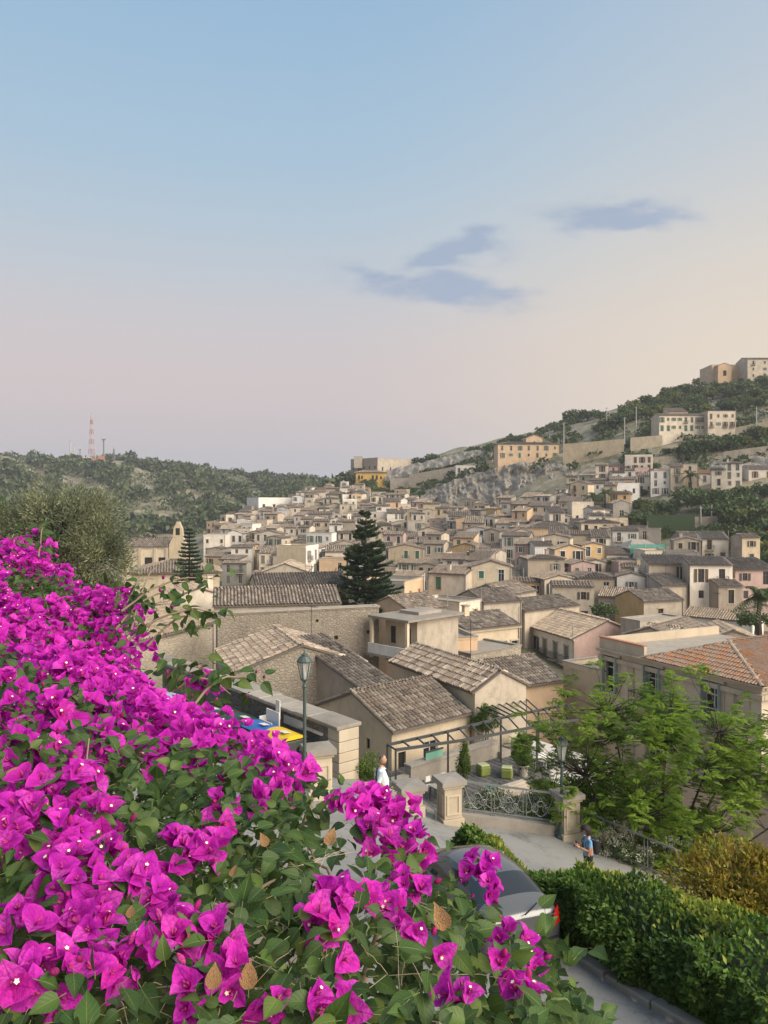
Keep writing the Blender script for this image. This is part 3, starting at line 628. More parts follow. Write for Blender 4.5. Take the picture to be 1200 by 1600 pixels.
eave_house((640, 955), (700, 948), -11.6, 7, 4.5, roof='gx', wall=PL['peach'], tm=T_old, res=2, found=8, label='low peach house with dovecote holes under the eave', front=lambda w: [(w * (.15 + .09 * i), 3.4, .2, .25, 'hole') for i in range(6)])
eave_house((718, 945), (752, 940), -12.0, 7, 5.0, roof='flat', wall=PL['ivory'], found=8, parapet=.3, label='ivory house with cornice and two tall grey windows', front=lambda w: [(w * .3, 2.6, .8, 1.6, 'pane'), (w * .72, 2.6, .8, 1.6, 'pane')], sh='grey')
eave_house((756, 942), (815, 938), -12.4, 7, 5.0, roof='gx', wall=PL['stain'], tm=T_dark, res=2, found=8, label='stained house with dark rubble roof and small yellow dormer wall', front=lambda w: [(w * .3, 2.4, .6, .8, 'hole')])
eave_house((793, 930), (838, 922), -12.8, 7, 6.0, roof='gx', wall=PL['stain'], side=PL['ivory'], tm=T_old, res=2, found=8, label='tall windowless stained house between tiled roofs', trim='none')
eave_house((820, 955), (905, 945), -13.8, 7, 4.0, roof='gx', wall=PL['beige'], tm=T_dark, res=2, slope=.3, found=8, label='low house with broad dark broken-tile roof behind the white palazzo', trim='none')
eave_house((1000, 972), (1066, 965), -13.6, 3, 4.0, roof='flat', wall=PL['stain'], found=8, parapet=.1, label='long blackened garden wall house below the orange-gabled house', trim='none')
eave_house((880, 1040), (940, 1056), -12.6, 6, 4.5, roof='flat', wall=PL['sand'], found=8, parapet=.35, trim='none', label='low sand-coloured house with parapet in front of the villa wall')

# landmark buildings on the far slopes
eave_house((404, 781), (468, 779), None, 14, 10, d=(368, 380), roof='flat', wall=PL['bright'], found=10, parapet=.8, cornice=None, name='palace', label='long white palace with cornice and framed windows at the wood edge', front=lambda w: [(w * (i + .5) / 4, 5.5, 1.2, 2.0, 'pane') for i in range(4)] + [(w * (i + .5) / 4, 1.5, 1.0, 1.6, 'hole') for i in range(4)])
eave_house((470, 778), (494, 768), None, 10, 9, d=(392, 400), roof='flat', wall=PL['taupe'], tm=T_red, res=0, found=10, name='house', label='brown unfinished block with brick-red roof edge by the white palace', trim='none')
eave_house((498, 765), (512, 768), None, 9, 10, d=(400, 402), roof='gx', wall=PL['taupe'], tm=T_red, res=0, found=10, label='reddish-brown narrow tower house by the white palace', trim='none')
eave_house((512, 770), (545, 768), None, 9, 8, d=415, roof='flat', wall=PL['beige'], found=10, label='beige house under the yellow villa with two rows of windows', front=lambda w: grid(w, 8, 2, 3, balc=0))
eave_house((548, 722), (590, 716), None, 40, 15, d=(462, 445), roof='flat', wall=PL['taupe'], side=PL['stain'], found=14, parapet=1.0, name='convent', cat='convent', label='big stone convent with tall plain walls crowning the hill behind the yellow villa',
           front=lambda w: [(w * (i + .5) / 5, 9.5, 1.1, 1.8, 'hole') for i in range(5)] + [(w * (i + .5) / 5, 4.5, 1.1, 1.8, 'hole') for i in range(5)], right=lambda w: [(4 + 6.5 * i, 8.5, 1.1, 2.2, 'hole') for i in range(5)])
eave_house((553, 716), (566, 715), None, 5, 3, d=452, roof='flat', wall=PL['stain'], found=3, parapet=.8, name='turret', cat='turret', label='square stone turret on the corner of the big convent', trim='none')
eave_house((556, 738), (604, 738), None, 9, 8.5, d=432, roof='hip', slope=.25, wall=PL['yellow'], tm=T_pale, res=0, found=10, over=.6, name='villa', label='saffron yellow villa with loggia and brown roof below the convent', front=lambda w: [(w * .1, 4.6, 1.2, 2.2, 'hole', 2), (w * .2, 4.6, 1, 2, 'hole'), (w * .55, 4.4, 1.2, 2.4, 'hole', 3.5), (w * .68, 4.4, 1.2, 2.4, 'hole'), (w * .82, 4.6, 1, 1.6, 'hole'), (w * .15, 1, 1, 1.8, 'hole'), (w * .6, 1, 1.4, 1.8, 'hole')])
eave_house((778, 696), (874, 692), None, 12, 8.0, d=332, roof='hip', slope=.25, wall=PL['peach'], tm=T_pale, res=1, found=6, name='villa', label='large peach villa with low corner wings on the cliff top', front=lambda w: grid(w, 8, 2, 7, balc=0, mixed=False, door=False))
eave_house((822, 686), (848, 684), None, 8, 3.0, d=336, roof='gy', wall=PL['peach'], tm=T_pale, res=1, found=2, slope=.4, label='small gabled attic storey above the peach cliff villa', front=lambda w: [(w * .5, .5, .9, 1.2, 'hole')])
eave_house((712, 733), (752, 724), None, 8, 4.5, d=370, roof='flat', wall=PL['bright'], found=8, parapet=.4, label='low bright white house on the ridge above the rock face', front=lambda w: grid(w, 4.5, 1, 4, balc=0))
eave_house((1030, 652), (1104, 646), None, 9, 8.5, d=300, roof='gx', wall=PL['ivory'], side=PL['beige'], tm=T_pale, res=1, slope=.25, found=6, label='long ivory row house with many windows high on the green slope', front=lambda w: grid(w, 8.5, 2, 8, balc=.25))
eave_house((1106, 645), (1150, 642), None, 9, 8.0, d=296, roof='flat', wall=PL['ivory'], side=PL['beige'], found=6, parapet=.3, label='ivory house with long balconies and garage beside the row house on the slope', front=lambda w: grid(w, 8, 2, 4, balc=.6))
eave_house((1045, 647), (1075, 640), None, 6, 3.0, d=306, roof='shed', wall=PL['peach'], tm=T_pale, res=1, found=3, label='small peach rooftop storey behind the ivory row house', trim='none')
eave_house((1112, 574), (1165, 568), None, 14, 8.0, d=372, roof='flat', wall=PL['peach'], found=8, parapet=.3, name='chapel', cat='church', label='peach hilltop chapel with stepped pediment and round-headed door', front=lambda w: [(w * .35, .5, 1.6, 3.0, 'hole')])
eave_house((1122, 572), (1143, 570), None, 10, 5.0, d=368, roof='gy', wall=PL['peach'], tm=T_pale, res=0, found=6, slope=.35, name='chapel', cat='church', label='gabled front bay of the peach hilltop chapel', front=lambda w: [(w * .5, 0, 1.6, 2.6, 'hole')])
eave_house((1168, 566), (1240, 556), None, 12, 9.0, d=362, roof='gx', wall=PL['stain'], tm=T_old, res=0, found=8, slope=.25, label='grey apartment house with balconies on the hilltop beside the chapel', front=lambda w: grid(w, 9, 3, 4, balc=.7))
eave_house((1022, 737), (1068, 732), None, 8, 7.5, d=262, roof='flat', wall=PL['pink'], found=6, parapet=.4, label='old rose house with four balconies beside the palm tree', front=lambda w: grid(w, 7.5, 2, 2, balc=1, mixed=False))
eave_house((1148, 738), (1172, 737), None, 7, 6.0, d=250, roof='gx', wall=PL['cream'], tm=T_old, res=1, found=6, label='cream house with two windows above the dark grove', front=lambda w: grid(w, 6, 2, 2, balc=0))
eave_house((1170, 734), (1230, 732), None, 7, 8.0, d=245, roof='gx', wall=PL['white'], tm=T_old, res=1, found=6, label='white three-window house above the dark grove', front=lambda w: grid(w, 8, 2, 3))
eave_house((1092, 741), (1146, 739), None, 7, 4.5, d=250, roof='gx', wall=PL['white'], tm=T_red, res=1, found=6, label='low white house with orange-tinted roof above the dark grove', front=lambda w: grid(w, 4.5, 1, 3, balc=0))
eave_house((958, 787), (985, 786), None, 7, 5.0, d=225, roof='gy', wall=PL['grey'], tm=T_dark, res=1, found=6, label='bare grey gabled house with one bright doorway', front=lambda w: [(w * .5, 1.0, 1.3, 2.0, 'pane', 0, 'white')])
eave_house((962, 757), (1000, 756), None, 7, 5.0, d=250, roof='flat', wall=PL['bright'], found=6, parapet=.4, label='bright white cubic house among garden trees', front=lambda w: [(w * .4, 2, .8, 1.2, 'hole'), (w * .75, 2, .8, 1.6, 'hole')])

# church with two arched windows on the left
def church():
    h = 8.5; r, w = eave_house((190, 856), (262, 853), None, 11, h, d=168, roof='gx', wall=PL['cream'], side=PL['sand'], tm=T_dark, res=1, slope=.3, found=8, cornice=M_stone, name='church', cat='church', trim='stone',
                        label='cream church nave with two tall arched windows and dark tiled roof', front=lambda w: [(w * .58, 2.6, 1.7, 3.6, 'hole'), (w * .88, 2.6, 1.7, 3.6, 'hole')])
    mb = MB()
    for x in (.05, .4, .73, .985): mb = MB(); mb.box(w * x - w / 2 - .3, w * x - w / 2 + .3, -.25, -.003, -6, h - .35, M_stone); mb.build('pilaster', r)
    mb = MB(); x0 = w / 2 + 2.2; prof = [(-1.9, 0), (1.9, 0), (1.9, 3.0), (1.1, 4.6), (.9, 6.6), (.5, 7.4), (.28, 8.0), (-.28, 8.0), (-.5, 7.4), (-.9, 6.6), (-1.1, 4.6), (-1.9, 3.0)]
    for y in (0, 1.2):
        mb.face([(x0 + a, y, h - 2.5 + b) for a, b in (prof if y == 0 else prof[::-1])], PL['sand'])
    for i in range(len(prof)):
        a, b = prof[i], prof[(i + 1) % len(prof)]; mb.face([(x0 + a[0], 0, h - 2.5 + a[1]), (x0 + a[0], 1.2, h - 2.5 + a[1]), (x0 + b[0], 1.2, h - 2.5 + b[1]), (x0 + b[0], 0, h - 2.5 + b[1])], PL['sand'])
    mb.box(x0 - 2, x0 + 2, 0.01, 6, -8, h - 2.5, PL['sand']); mb.box(x0 - .45, x0 + .45, -.03, -.004, h + 2.6, h + 4.1, M_dark)
    mb.build('bell_gable', r)
church()
eave_house((205, 896), (343, 893), -11.2, 12, 5, roof='hip', slope=.28, wall=PL['sand'], tm=T_pale, res=1, found=8, over=.5, cornice=PL['yellow'], label='long yellow-corniced building with rubble roof around the left araucaria', trim='none')
eave_house((412, 893), (479, 893), None, 9, 6.5, d=132, roof='gy', slope=.36, wall=PL['stain'], tm=T_old, res=1, found=8, label='grey gabled hall with three dark square windows and arched panel', front=lambda w: [(w * .12 + i * w * .26 + .6, 1.8, 1.3, 1.8, 'hole') for i in range(3)])
eave_house((405, 862), (478, 866), None, 9, 9, d=205, roof='gx', wall=PL['ivory'], tm=T_old, res=1, found=8, label='long ivory house with three close-set balcony doors on its upper floor', front=lambda w: grid(w, 9, 3, 6, balc=.3))
eave_house((318, 838), (352, 838), None, 8, 9, d=250, roof='flat', wall=PL['white'], found=8, label='white three-storey house beside the left araucaria', front=lambda w: grid(w, 9, 3, 3))
eave_house((350, 835), (380, 833), None, 8, 8, d=262, roof='gy', wall=PL['bright'], tm=T_old, res=1, found=8, label='bright white gabled house with two arched ground openings', front=lambda w: grid(w, 8, 2, 3, balc=0))
eave_house((478, 862), (498, 848), None, 7, 9.5, d=(168, 175), roof='flat', wall=PL['bright'], side=PL['sand'], found=8, label='tall narrow white house with sand-coloured side wall', front=lambda w: grid(w, 9.5, 3, 2))
eave_house((508, 862), (548, 862), None, 7, 7.5, d=178, roof='gx', wall=PL['ivory'], tm=T_old, res=1, found=8, label='ivory two-storey house left of the big araucaria', front=lambda w: grid(w, 7.5, 2, 3))

# ------------------------------------------------------------------ the rest of the hillside town
TOWN = [(330, 905), (330, 840), (400, 812), (460, 795), (520, 772), (560, 775), (640, 795), (690, 812), (780, 815), (850, 800), (890, 770), (950, 748), (1010, 745), (1060, 748), (1110, 742), (1210, 735), (1210, 768), (1100, 772),
        (1030, 790), (985, 800), (960, 830), (985, 868), (1060, 890), (1210, 905), (1210, 990), (1080, 985), (960, 975), (860, 985), (700, 985), (600, 985), (480, 930), (400, 920)]
def inside(poly, x, y):
    c = False; n = len(poly)
    for i in range(n):
        (x1, y1), (x2, y2) = poly[i], poly[(i + 1) % n]
        if (y1 > y) != (y2 > y) and x < (x2 - x1) * (y - y1) / (y2 - y1) + x1: c = not c
    return c
CN = {'cream': 'cream', 'white': 'white', 'ivory': 'ivory', 'pink': 'dusty pink', 'ochre': 'ochre', 'peach': 'peach', 'grey': 'grey', 'beige': 'beige', 'taupe': 'taupe', 'stain': 'stained grey-beige', 'sand': 'sand-coloured', 'bright': 'bright white'}
WN = {1: 'one', 2: 'two', 3: 'three', 4: 'four', 5: 'five', 6: 'six', 7: 'seven', 8: 'eight', 9: 'nine', 0: 'no'}
def town():
    random.seed(21); n = 0; made = []; labels = {}
    cand = []
    d = 104.0
    while d < 440:
        px = 300 + random.uniform(0, 22)
        while px < 1215:
            w = random.uniform(3.6, 7.0)
            if random.random() < .10: w *= 1.5
            dpx = w / d * F; cx = px + dpx / 2
            z = float(terr_pd(cx, d)); py = HOR - z / d * F
            if inside(TOWN, cx, py): cand.append((d + random.uniform(-2.5, 2.5), cx, w))
            px += dpx * random.uniform(.98, 1.10) + random.choice((0, 0, 0, 0, 5))
        d += random.uniform(5.6, 7.0) if d < 200 else random.uniform(7.0, 9.0)
    for (d, cx, w) in cand:
        x = (cx - 600) / F * d
        if any((x - f[0]) ** 2 + (d + 3 - f[1]) ** 2 < (f[2] * .62 + w * .3) ** 2 for f in FOOT[:NEXP]): continue
        gx = float(terr(x + 6, d) - terr(x - 6, d)); gy = float(terr(x, d + 6) - terr(x, d - 6))
        rz = max(-.75, min(.75, math.atan2(-gx, abs(gy) + 3.0) * .8)) + random.choice((-.22, -.1, 0, .1, .25)) + random.uniform(-.08, .08)
        fl = random.choices((1, 2, 3), (2, 8, 5))[0]; h = fl * random.uniform(2.5, 2.9) + .2; dep = random.uniform(3.8, 5.6)
        z = float(min(terr(x, d), terr(x, d + dep)))
        key = random.choices(list(CN), (7, 14, 13, 4, 2, 4, 4, 7, 4, 6, 5, 11))[0]
        roof = random.choices(('gx', 'gy', 'shed', 'flat', 'hip'), (9, 5, 5, 6, 2))[0]
        tk = random.choices(('old', 'dark', 'pale'), (5, 3, 3))[0]; tm = {'old': T_far, 'dark': T_fard, 'pale': T_farp}[tk]
        bays = max(1, int(w / 2.3)); sh = random.choice(('brown', 'dark', 'grey', 'green', 'dark'))
        fr = grid(w, h, fl, bays, fh=h / fl, balc=.3, shs=(sh,))
        if d > 300: fr = [q for q in fr if random.random() < .85]
        rt = grid(dep, h, fl, max(1, int(dep / 3.4)), balc=.05, shs=(sh,)) if (rz > .1 or cx < 560) and random.random() < .7 else []
        lf = grid(dep, h, fl, max(1, int(dep / 3.4)), balc=.05, shs=(sh,)) if rz < -.1 and random.random() < .7 else []
        nb = sum(1 for q in fr if len(q) > 5 and q[5]); nw = min(9, len(fr))
        rn = {'gx': 'ridge roof', 'gy': 'gable front', 'shed': 'lean-to roof', 'flat': 'flat roof', 'hip': 'hipped roof'}[roof]
        lab = f"{CN[key]} {('low', 'two-storey', 'three-storey')[fl - 1]} hillside house, {tk + '-tiled ' if roof != 'flat' else ''}{rn}, {WN[nw]} {sh} window{'s' if nw != 1 else ''}" + (f", {WN[min(nb, 9)]} balcon{'ies' if nb != 1 else 'y'}" if nb else '')
        side = PL[key] if random.random() < .6 else random.choice((PL['stain'], PL['grey'], PL['beige'], M_rub2))
        house({'gx': 'ridge_roofed_house', 'gy': 'gabled_house', 'shed': 'lean_to_house', 'flat': 'flat_roofed_house', 'hip': 'hip_roofed_house'}[roof], lab, 'house', (x, d, z), rz, w, dep, h, roof=roof, wall=PL[key], side=side, tm=tm, res=1 if d < 190 else 0, front=fr, left=lf, right=rt, found=7.0, group='houses of the hillside town', sh=sh,
              slope=random.uniform(.20, .32), chim=1 if random.random() < .18 else 0, trim=random.choice(('stone', 'white', 'none')), parapet=random.uniform(.2, .7), over=.3)
        n += 1
    print('town houses', n)
NEXP = len(FOOT)
town()

# ------------------------------------------------------------------ villa on the right: parapet wing, hipped roof, balcony door
def villa():
    E = -10.1; a = PZ(938, 1006, E); b = PZ(1190, 1065, E); e = Vector((b.x - a.x, b.y - a.y, 0)); L = e.length; rz = math.atan2(e.y, e.x)
    r = empty('villa', (a.x, a.y, E), rz, 'greige villa with rusty hipped tile roof and long iron balcony behind the feathery tree', 'villa')
    wl = PL['cream2']; dep = 12.0; H = 12.0; mb = MB()
    ops = [(L - 3.4, -3.35, 1.35, 2.7), (L - 8.2, -3.35, 1.35, 2.7), (L - 12.2, -3.35, 1.35, 2.7), (L - 3.4, -7.6, 1.2, 2.2), (L - 8.2, -7.6, 1.2, 2.2)]
    facade(mb, (0, 0, 0), (1, 0, 0), L, -H, -.25, ops, wl, rev=.28)
    facade(mb, (L, 0, 0), (0, 1, 0), dep, -H, -.25, [(3.0, -3.3, 1.3, 2.6), (7, -3.3, 1.3, 2.6)], wl, rev=.28)
    facade(mb, (0, dep, 0), (0, -1, 0), dep, -H, -.25, [], wl); facade(mb, (L, dep, 0), (-1, 0, 0), L, -H, -.25, [], wl)
    mb.build('wall', r)
    mb = MB(); mb.box(-.05, L + .20, -.22, -.002, -1.05, -.75, M_stone); mb.box(-.15, L + .32, -.34, -.002, -.34, -.25, M_stone); mb.box(-.1, L + .26, -.28, -.004, -.46, -.34, M_stone)
    mb.box(L + .002, L + .22, .0, dep, -1.05, -.75, M_stone); mb.box(L + .003, L + .32, 0.0, dep, -.46, -.26, M_stone); mb.build('cornice', r)
    mb = MB()
    for x0, x1 in ((L - 1.55, L - .75), (-.0, .7), (L - 10.6, L - 10.0)): mb = MB(); mb.box(x0, x1, -.10, -.003, -H, -1.05, M_stone); mb.build('pilaster', r)
    mb = MB(); mb.tube([(L - 1.75, -.14, -1.0), (L - 1.75, -.14, -H)], .05, PL['grey'], 8); mb.build('drainpipe', r)
    # hipped roof over the near part
    rd = MB(); tl = MB(); o = .42; x0 = L - 8.6; ze = -.2; zt = 1.35; ap = Vector((L - 4.6, 2.9, zt)); ap2 = Vector((L - 4.6, dep - 2.9, zt))
    A = (x0 - o, -o, ze); B = (L + o, -o, ze); C_ = (L + o, dep + o, ze); D = (x0 - o, dep + o, ze)
    for q in ((A, B, ap, ap), (B, C_, ap2, ap), (C_, D, ap2, ap2), (D, A, ap, ap2)):
        rd.face(q if q[2] != q[3] else q[:3], M_deck); tiles(tl, *q, T_red, .22, .42, 4, .07)
    rd.box(x0 - o, L + o, -o, dep + o, ze - .06, ze - .004, M_stone); rd.box(.1, x0 - o - .01, .1, dep - .1, -.24, -.12, M_conc)
    for p, q in ((A, ap), (B, ap), (C_, ap2), (D, ap2), (ap, ap2)): ridge(tl, p, q, T_pale, .13)
    ro = rd.build('roof', r); tag(tl.build('tiles', ro), kind='stuff')
    pm = MB(); pm.box(0, x0 - o, -.06, .18, -.25, .5, wl); pm.box(-.05, x0 - o, -.12, .24, .5, .58, PL['brick']); pm.box(0, .22, .18, dep, -.25, .5, wl); pm.build('parapet', r)
    for i, q in enumerate(ops + [None]):
        if q is None: break
        w = MB(); ww, hh = q[2], q[3]
        w.box(-ww / 2, ww / 2, .22, .24, 0, hh, M_glass)
        g = SH['greyblue']
        fr = MB()
        for x in (-ww / 2, -.035, ww / 2 - .07): fr.box(x, x + .07, .16, .219, 0, hh, SH['white'])
        for z in (0, hh * .33, hh * .66, hh - .08): fr.box(-ww / 2 + .07, -.035, .165, .218, z, z + .08, SH['white']); fr.box(.035, ww / 2 - .07, .165, .218, z, z + .08, SH['white'])
        wo = w.build('window', r, (q[0], 0, q[1])); fr.build('frame', wo)
        for sx in (-1, 1) if i < 3 else (): sm = MB(); sm.box(min(sx * ww / 2, sx * (ww / 2 - .05)), max(sx * ww / 2, sx * (ww / 2 - .05)), -.36, .15, .02, hh - .02, g); sm.build('shutter', wo)
        tr = MB()
        for sx in (-1, 1): tr.box(min(sx * ww / 2, sx * (ww / 2 + .2)), max(sx * ww / 2, sx * (ww / 2 + .2)), -.07, -.002, 0, hh, M_stone)
        tr.box(-ww / 2 - .3, ww / 2 + .3, -.2, -.003, hh, hh + .28, M_stone); tr.box(-ww / 2 - .36, ww / 2 + .36, -.26, -.004, hh + .28, hh + .36, M_stone); tr.build('surround', wo)
    # window on the near end wall
    wo = MB(); wo.box(-.65, .65, .2, .24, 0, 2.6, M_glass); wo.box(-.65, -.55, .15, .199, 0, 2.6, SH['white']); wo.box(.55, .65, .15, .199, 0, 2.6, SH['white']); wo.box(-.05, .05, .15, .199, 0, 2.6, SH['white'])
    wo.build('window', r, (L, 3.0, -3.3), (0, 0, math.pi / 2))
    bb = MB(); bx0, bx1 = L - 9.6, L - .6; bb.box(bx0, bx1, -1.05, -.003, -3.62, -3.44, M_stone); bb.box(bx0 + .1, bx1 - .1, -.9, -.003, -3.80, -3.62, M_stone); bo = bb.build('balcony', r)
    ir = MB(); ir.box(bx0 + .05, bx1 - .05, -1.0, -.96, -2.5, -2.46, M_iron); ir.box(bx0 + .05, bx1 - .05, -.995, -.965, -3.36, -3.33, M_iron)
    x = bx0 + .08
    while x < bx1 - .05: ir.box(x - .012, x + .012, -.992, -.968, -3.44, -2.3, M_iron); x += .14
    for xx in (bx0 + .06, bx1 - .06): ir.box(xx - .02, xx + .02, -.955, -.01, -2.5, -2.46, M_iron)
    ir.build('railing', bo)
    FOOT.append((20, 52, 10))
PL['cream2'] = plaster('plaster_greige', (.52, .45, .355), .35); PL['brick'] = plaster('plaster_brick', (.42, .20, .13), .4)
SH['greyblue'] = simple('blue_grey_shutter', (.26, .32, .30), .6)
villa()
# ------------------------------------------------------------------ street level near the camera
RC = np.array([(3.1, 12.9, -7.5), (4.4, 10.4, -7.2), (6.5, 6.5, -6.8), (2.3, 10, -7.3), (1.6, 16, -7.9), (0, 14, -7.7), (-.05, 19.5, -8.2), (-1.1, 25, -8.9), (-1.85, 21.5, -8.1), (1.9, 22.6, -9.35),
               (5.4, 23, -9.95), (5, 19, -9.5), (3.2, 17.2, -8.6), (6, 16.8, -9.6), (7.2, 21, -10.3), (10, 16, -10.6), (14, 17, -11.3), (-9.9, 35.5, -9.0), (-5.5, 30, -9.0), (-6, 22, -8.2), (-10, 28, -8.3), (-3, 18, -7.9), (-20, 45, -9), (18, 12, -11.5)])
_RK = np.linalg.norm(RC[:, None, :2] - RC[None, :, :2], axis=2); _rc = np.linalg.solve(_RK + np.eye(len(RC)) * .15, RC[:, 2] - RC[:, 2].mean())
def road_z(x, y):
    q = np.stack([np.asarray(x, float), np.asarray(y, float)], -1); return np.linalg.norm(q[..., None, :] - RC[:, :2], axis=-1) @ _rc + RC[:, 2].mean()
ROADP = [(8.4, 2.5), (6.5, 6.5), (4.4, 10.4), (3.1, 12.9), (1.5, 16.3), (3.2, 17.1), (6, 16.7), (10, 15.2), (18, 11.5), (19, 15), (12, 20), (7.4, 21.4), (5.6, 23.2), (1.9, 22.9), (-.4, 24.6), (-1.0, 25.2), (-9.8, 35.7), (-22, 50), (-26, 46), (-12, 22), (-4, 13), (.5, 7.6), (3.4, 3.8), (5, 0.5)]
def asphalt():
    t = NT('worn_asphalt'); v = t.co(rnd=False)
    a = t.mix(t.noise(v, .7, 6, .65), (.18, .178, .17), (.27, .265, .25)); a = t.mix(t.rng(t.noise(v, 60, 2, .7), .45, .7), a, (.29, .28, .265))
    a = t.mix(t.math('MULTIPLY', t.rng(t.noise(v, 1.1, 9, .78), .52, .66), .7), a, (.09, .09, .085))
    vr = t.vor(v, .9, 'DISTANCE_TO_EDGE'); a = t.mix(t.math('MULTIPLY', t.rng(vr.outputs[0], .008, .0), .25), a, (.07, .07, .065))
    t.col(a); t.bump(t.noise(v, 55, 3, .7), .35, .01); return t.m
def road():
    g = .3; xs = np.arange(-26, 20, g); ys = np.arange(0, 51, g); V = {}; Fs = []; vv = []
    def vid(i, j):
        if (i, j) not in V: V[(i, j)] = len(vv); vv.append((xs[0] + i * g, ys[0] + j * g))
        return V[(i, j)]
    for i in range(len(xs)):
        for j in range(len(ys)):
            if inside(ROADP, xs[i] + g / 2, ys[j] + g / 2): Fs.append((vid(i, j), vid(i + 1, j), vid(i + 1, j + 1), vid(i, j + 1)))
    vv = np.array(vv); z = road_z(vv[:, 0], vv[:, 1])
    me = np_mesh('road', np.column_stack([vv, z]), np.array(Fs), [asphalt()], smooth=True); tag(link('road', me), 'worn grey asphalt road bending round the hedge', kind='structure')
road()
rz_ = lambda x, y: float(road_z(x, y))
def polywall(name, pts, top, bot, th, mat, parent=None, **k):
    """a wall along a polyline: top/bottom heights per point"""
    mb = MB(); n = len(pts)
    for i in range(n - 1):
        a = Vector((*pts[i], 0)); b = Vector((*pts[i + 1], 0)); e = (b - a).normalized(); s = Vector((-e.y, e.x, 0)) * th / 2
        c = [a - s, b - s, b + s, a + s]; tz = [top[i], top[i + 1], top[i + 1], top[i]]; bz = [bot[i], bot[i + 1], bot[i + 1], bot[i]]
        mb.raw([Vector((p.x, p.y, z)) for p, z in zip(c, bz)] + [Vector((p.x, p.y, z)) for p, z in zip(c, tz)], [(3, 2, 1, 0), (4, 5, 6, 7), (0, 1, 5, 4), (1, 2, 6, 5), (2, 3, 7, 6), (3, 0, 4, 7)], mat)
    return mb.build(name, parent)
# retaining walls under the street edge, the terrace the camera stands on, and the bank below it
op = [(-22, 50), (-9.9, 35.9), (-1.0, 25.4), (-.3, 24.8), (1.9, 23.2), (5.6, 23.5), (7.5, 21.7), (12, 20.3), (19, 15.3)]
ot = [rz_(*p) - .03 for p in op]
tag(polywall('retaining_wall', op, ot, [-24] * len(op), .5, M_rub2), 'pale rubble retaining wall holding up the street edge', 'wall')
tp = [(-9, 13.4), (-2.75, 5.35), (.34, 1.62), (1.9, -.6), (3.2, -3)]
M_soil = simple('dry_soil', (.085, .065, .045), .95, .4, 5)
def terrace():
    mb = MB(); back = [(-14, 10), (-14, -6), (3.2, -6)]; poly = [(p[0], p[1]) for p in tp] + [(3.2, -6), (-14, -6), (-14, 13.4)]
    mb.face([(x, y, -1.62) for x, y in poly[::-1]], M_soil); o = mb.build('garden_terrace'); tag(o, 'planted terrace above the road', kind='structure')
    tag(polywall('terrace_wall', tp, [-1.55] * 5, [-9.5] * 5, .35, M_rubd), 'dark rubble wall under the bougainvillea terrace', 'wall')
    bk = MB(); nx, ny = .79, .61; N_ = 40
    for i in range(N_):
        for j in range(6):
            q = []
            for (ii, jj) in ((i, j), (i + 1, j), (i + 1, j + 1), (i, j + 1)):
                s = ii / N_; L = 24; bx = -9 + .61 * L * s; by = 13.4 - .79 * L * s; f = jj / 6; w = 4.75
                x = bx + nx * (.1 + w * f); y = by + ny * (.1 + w * f); zr = rz_(x, max(y, 1))
                q.append((x, y, zr - .12 + 1.35 * (1 - f) ** .6 + .12 * noise.noise(Vector((x, y, 0)))))
            bk.face(q, M_soil)
    tag(bk.build('bank', smooth=True), 'earth bank at the foot of the terrace wall', kind='structure')
terrace()
def kerb():
    r = empty('kerb', (0, 0, 0)); tag(r, 'weathered kerb of stones along the hedge side of the road', kind='structure')
    ln = [(8.4, 2.5), (6.5, 6.5), (4.4, 10.4), (3.1, 12.9), (1.55, 16.2)]; me = MB(); me.box(-.44, .44, -.11, .11, -.3, .13, M_cap); me = me.mesh('kerb_stone')
    for a, b in zip(ln[:-1], ln[1:]):
        a = Vector(a); b = Vector(b); n = round((b - a).length / .9); ang = math.atan2(b.y - a.y, b.x - a.x)
        for i in range(n):
            p = a.lerp(b, (i + .5) / n); sl = math.atan((rz_(*b) - rz_(*a)) / (b - a).length)
            o = link('kerb_stone', me, r, (p.x + random.uniform(-.01, .01), p.y, rz_(p.x, p.y) + random.uniform(-.015, .01)), (random.uniform(-.02, .02), -sl, ang + random.uniform(-.02, .02)), ((b - a).length / n / .9, 1, 1))
            bevel(o, .03)
kerb()

# parapet wall with cap slabs, pier of quoin stones, plaque
def parapet():
    a = Vector((-1.15, 25.0)); b = Vector((-9.9, 35.5)); L = (b - a).length; ang = math.atan2(b.y - a.y, b.x - a.x); zt = -7.12
    r = empty('parapet_wall', (a.x, a.y, 0), ang, 'blackened stone parapet wall with pale cap slabs beside the bins', 'wall')
    mb = MB(); hw = .36; mb.box(.62, L, -hw, hw, -9.4, zt - .12, M_rubd); mb.build('wall', r)
    x = -.05; i = 0
    while x < L:
        l = random.uniform(.75, 1.5) if x > 0 else 1.7; m = MB(); m.box(0, l - .02, -.5, .5, 0, .13 + random.uniform(-.02, .02), M_cap); o = m.build('cap_slab', r, (x, random.uniform(-.02, .02), zt - .118 + random.uniform(-.012, .012)), (random.uniform(-.02, .02), random.uniform(-.012, .012), random.uniform(-.012, .012))); bevel(o, .025); x += l
    z = -9.4; k = 0
    while z < zt - .15:
        h = min(random.uniform(.28, .42), zt - .12 - z); m = MB(); j = random.uniform(0, .02); m.box(-.02 - j, .60, -hw - .04 - j, hw + .04 + j, 0, h - .015, M_stone); o = m.build('quoin_stone', r, (0, 0, z)); bevel(o, .02); z += h
    m = MB(); m.box(2.1, 3.3, hw + .001, hw + .03, -7.72, -7.42, SH['white']); m.build('plaque', r)
    m = MB(); m.box(.9, 2.3, hw + .001, hw + .09, -7.62, -7.54, PL['white']); m.build('ledge', r)
parapet()
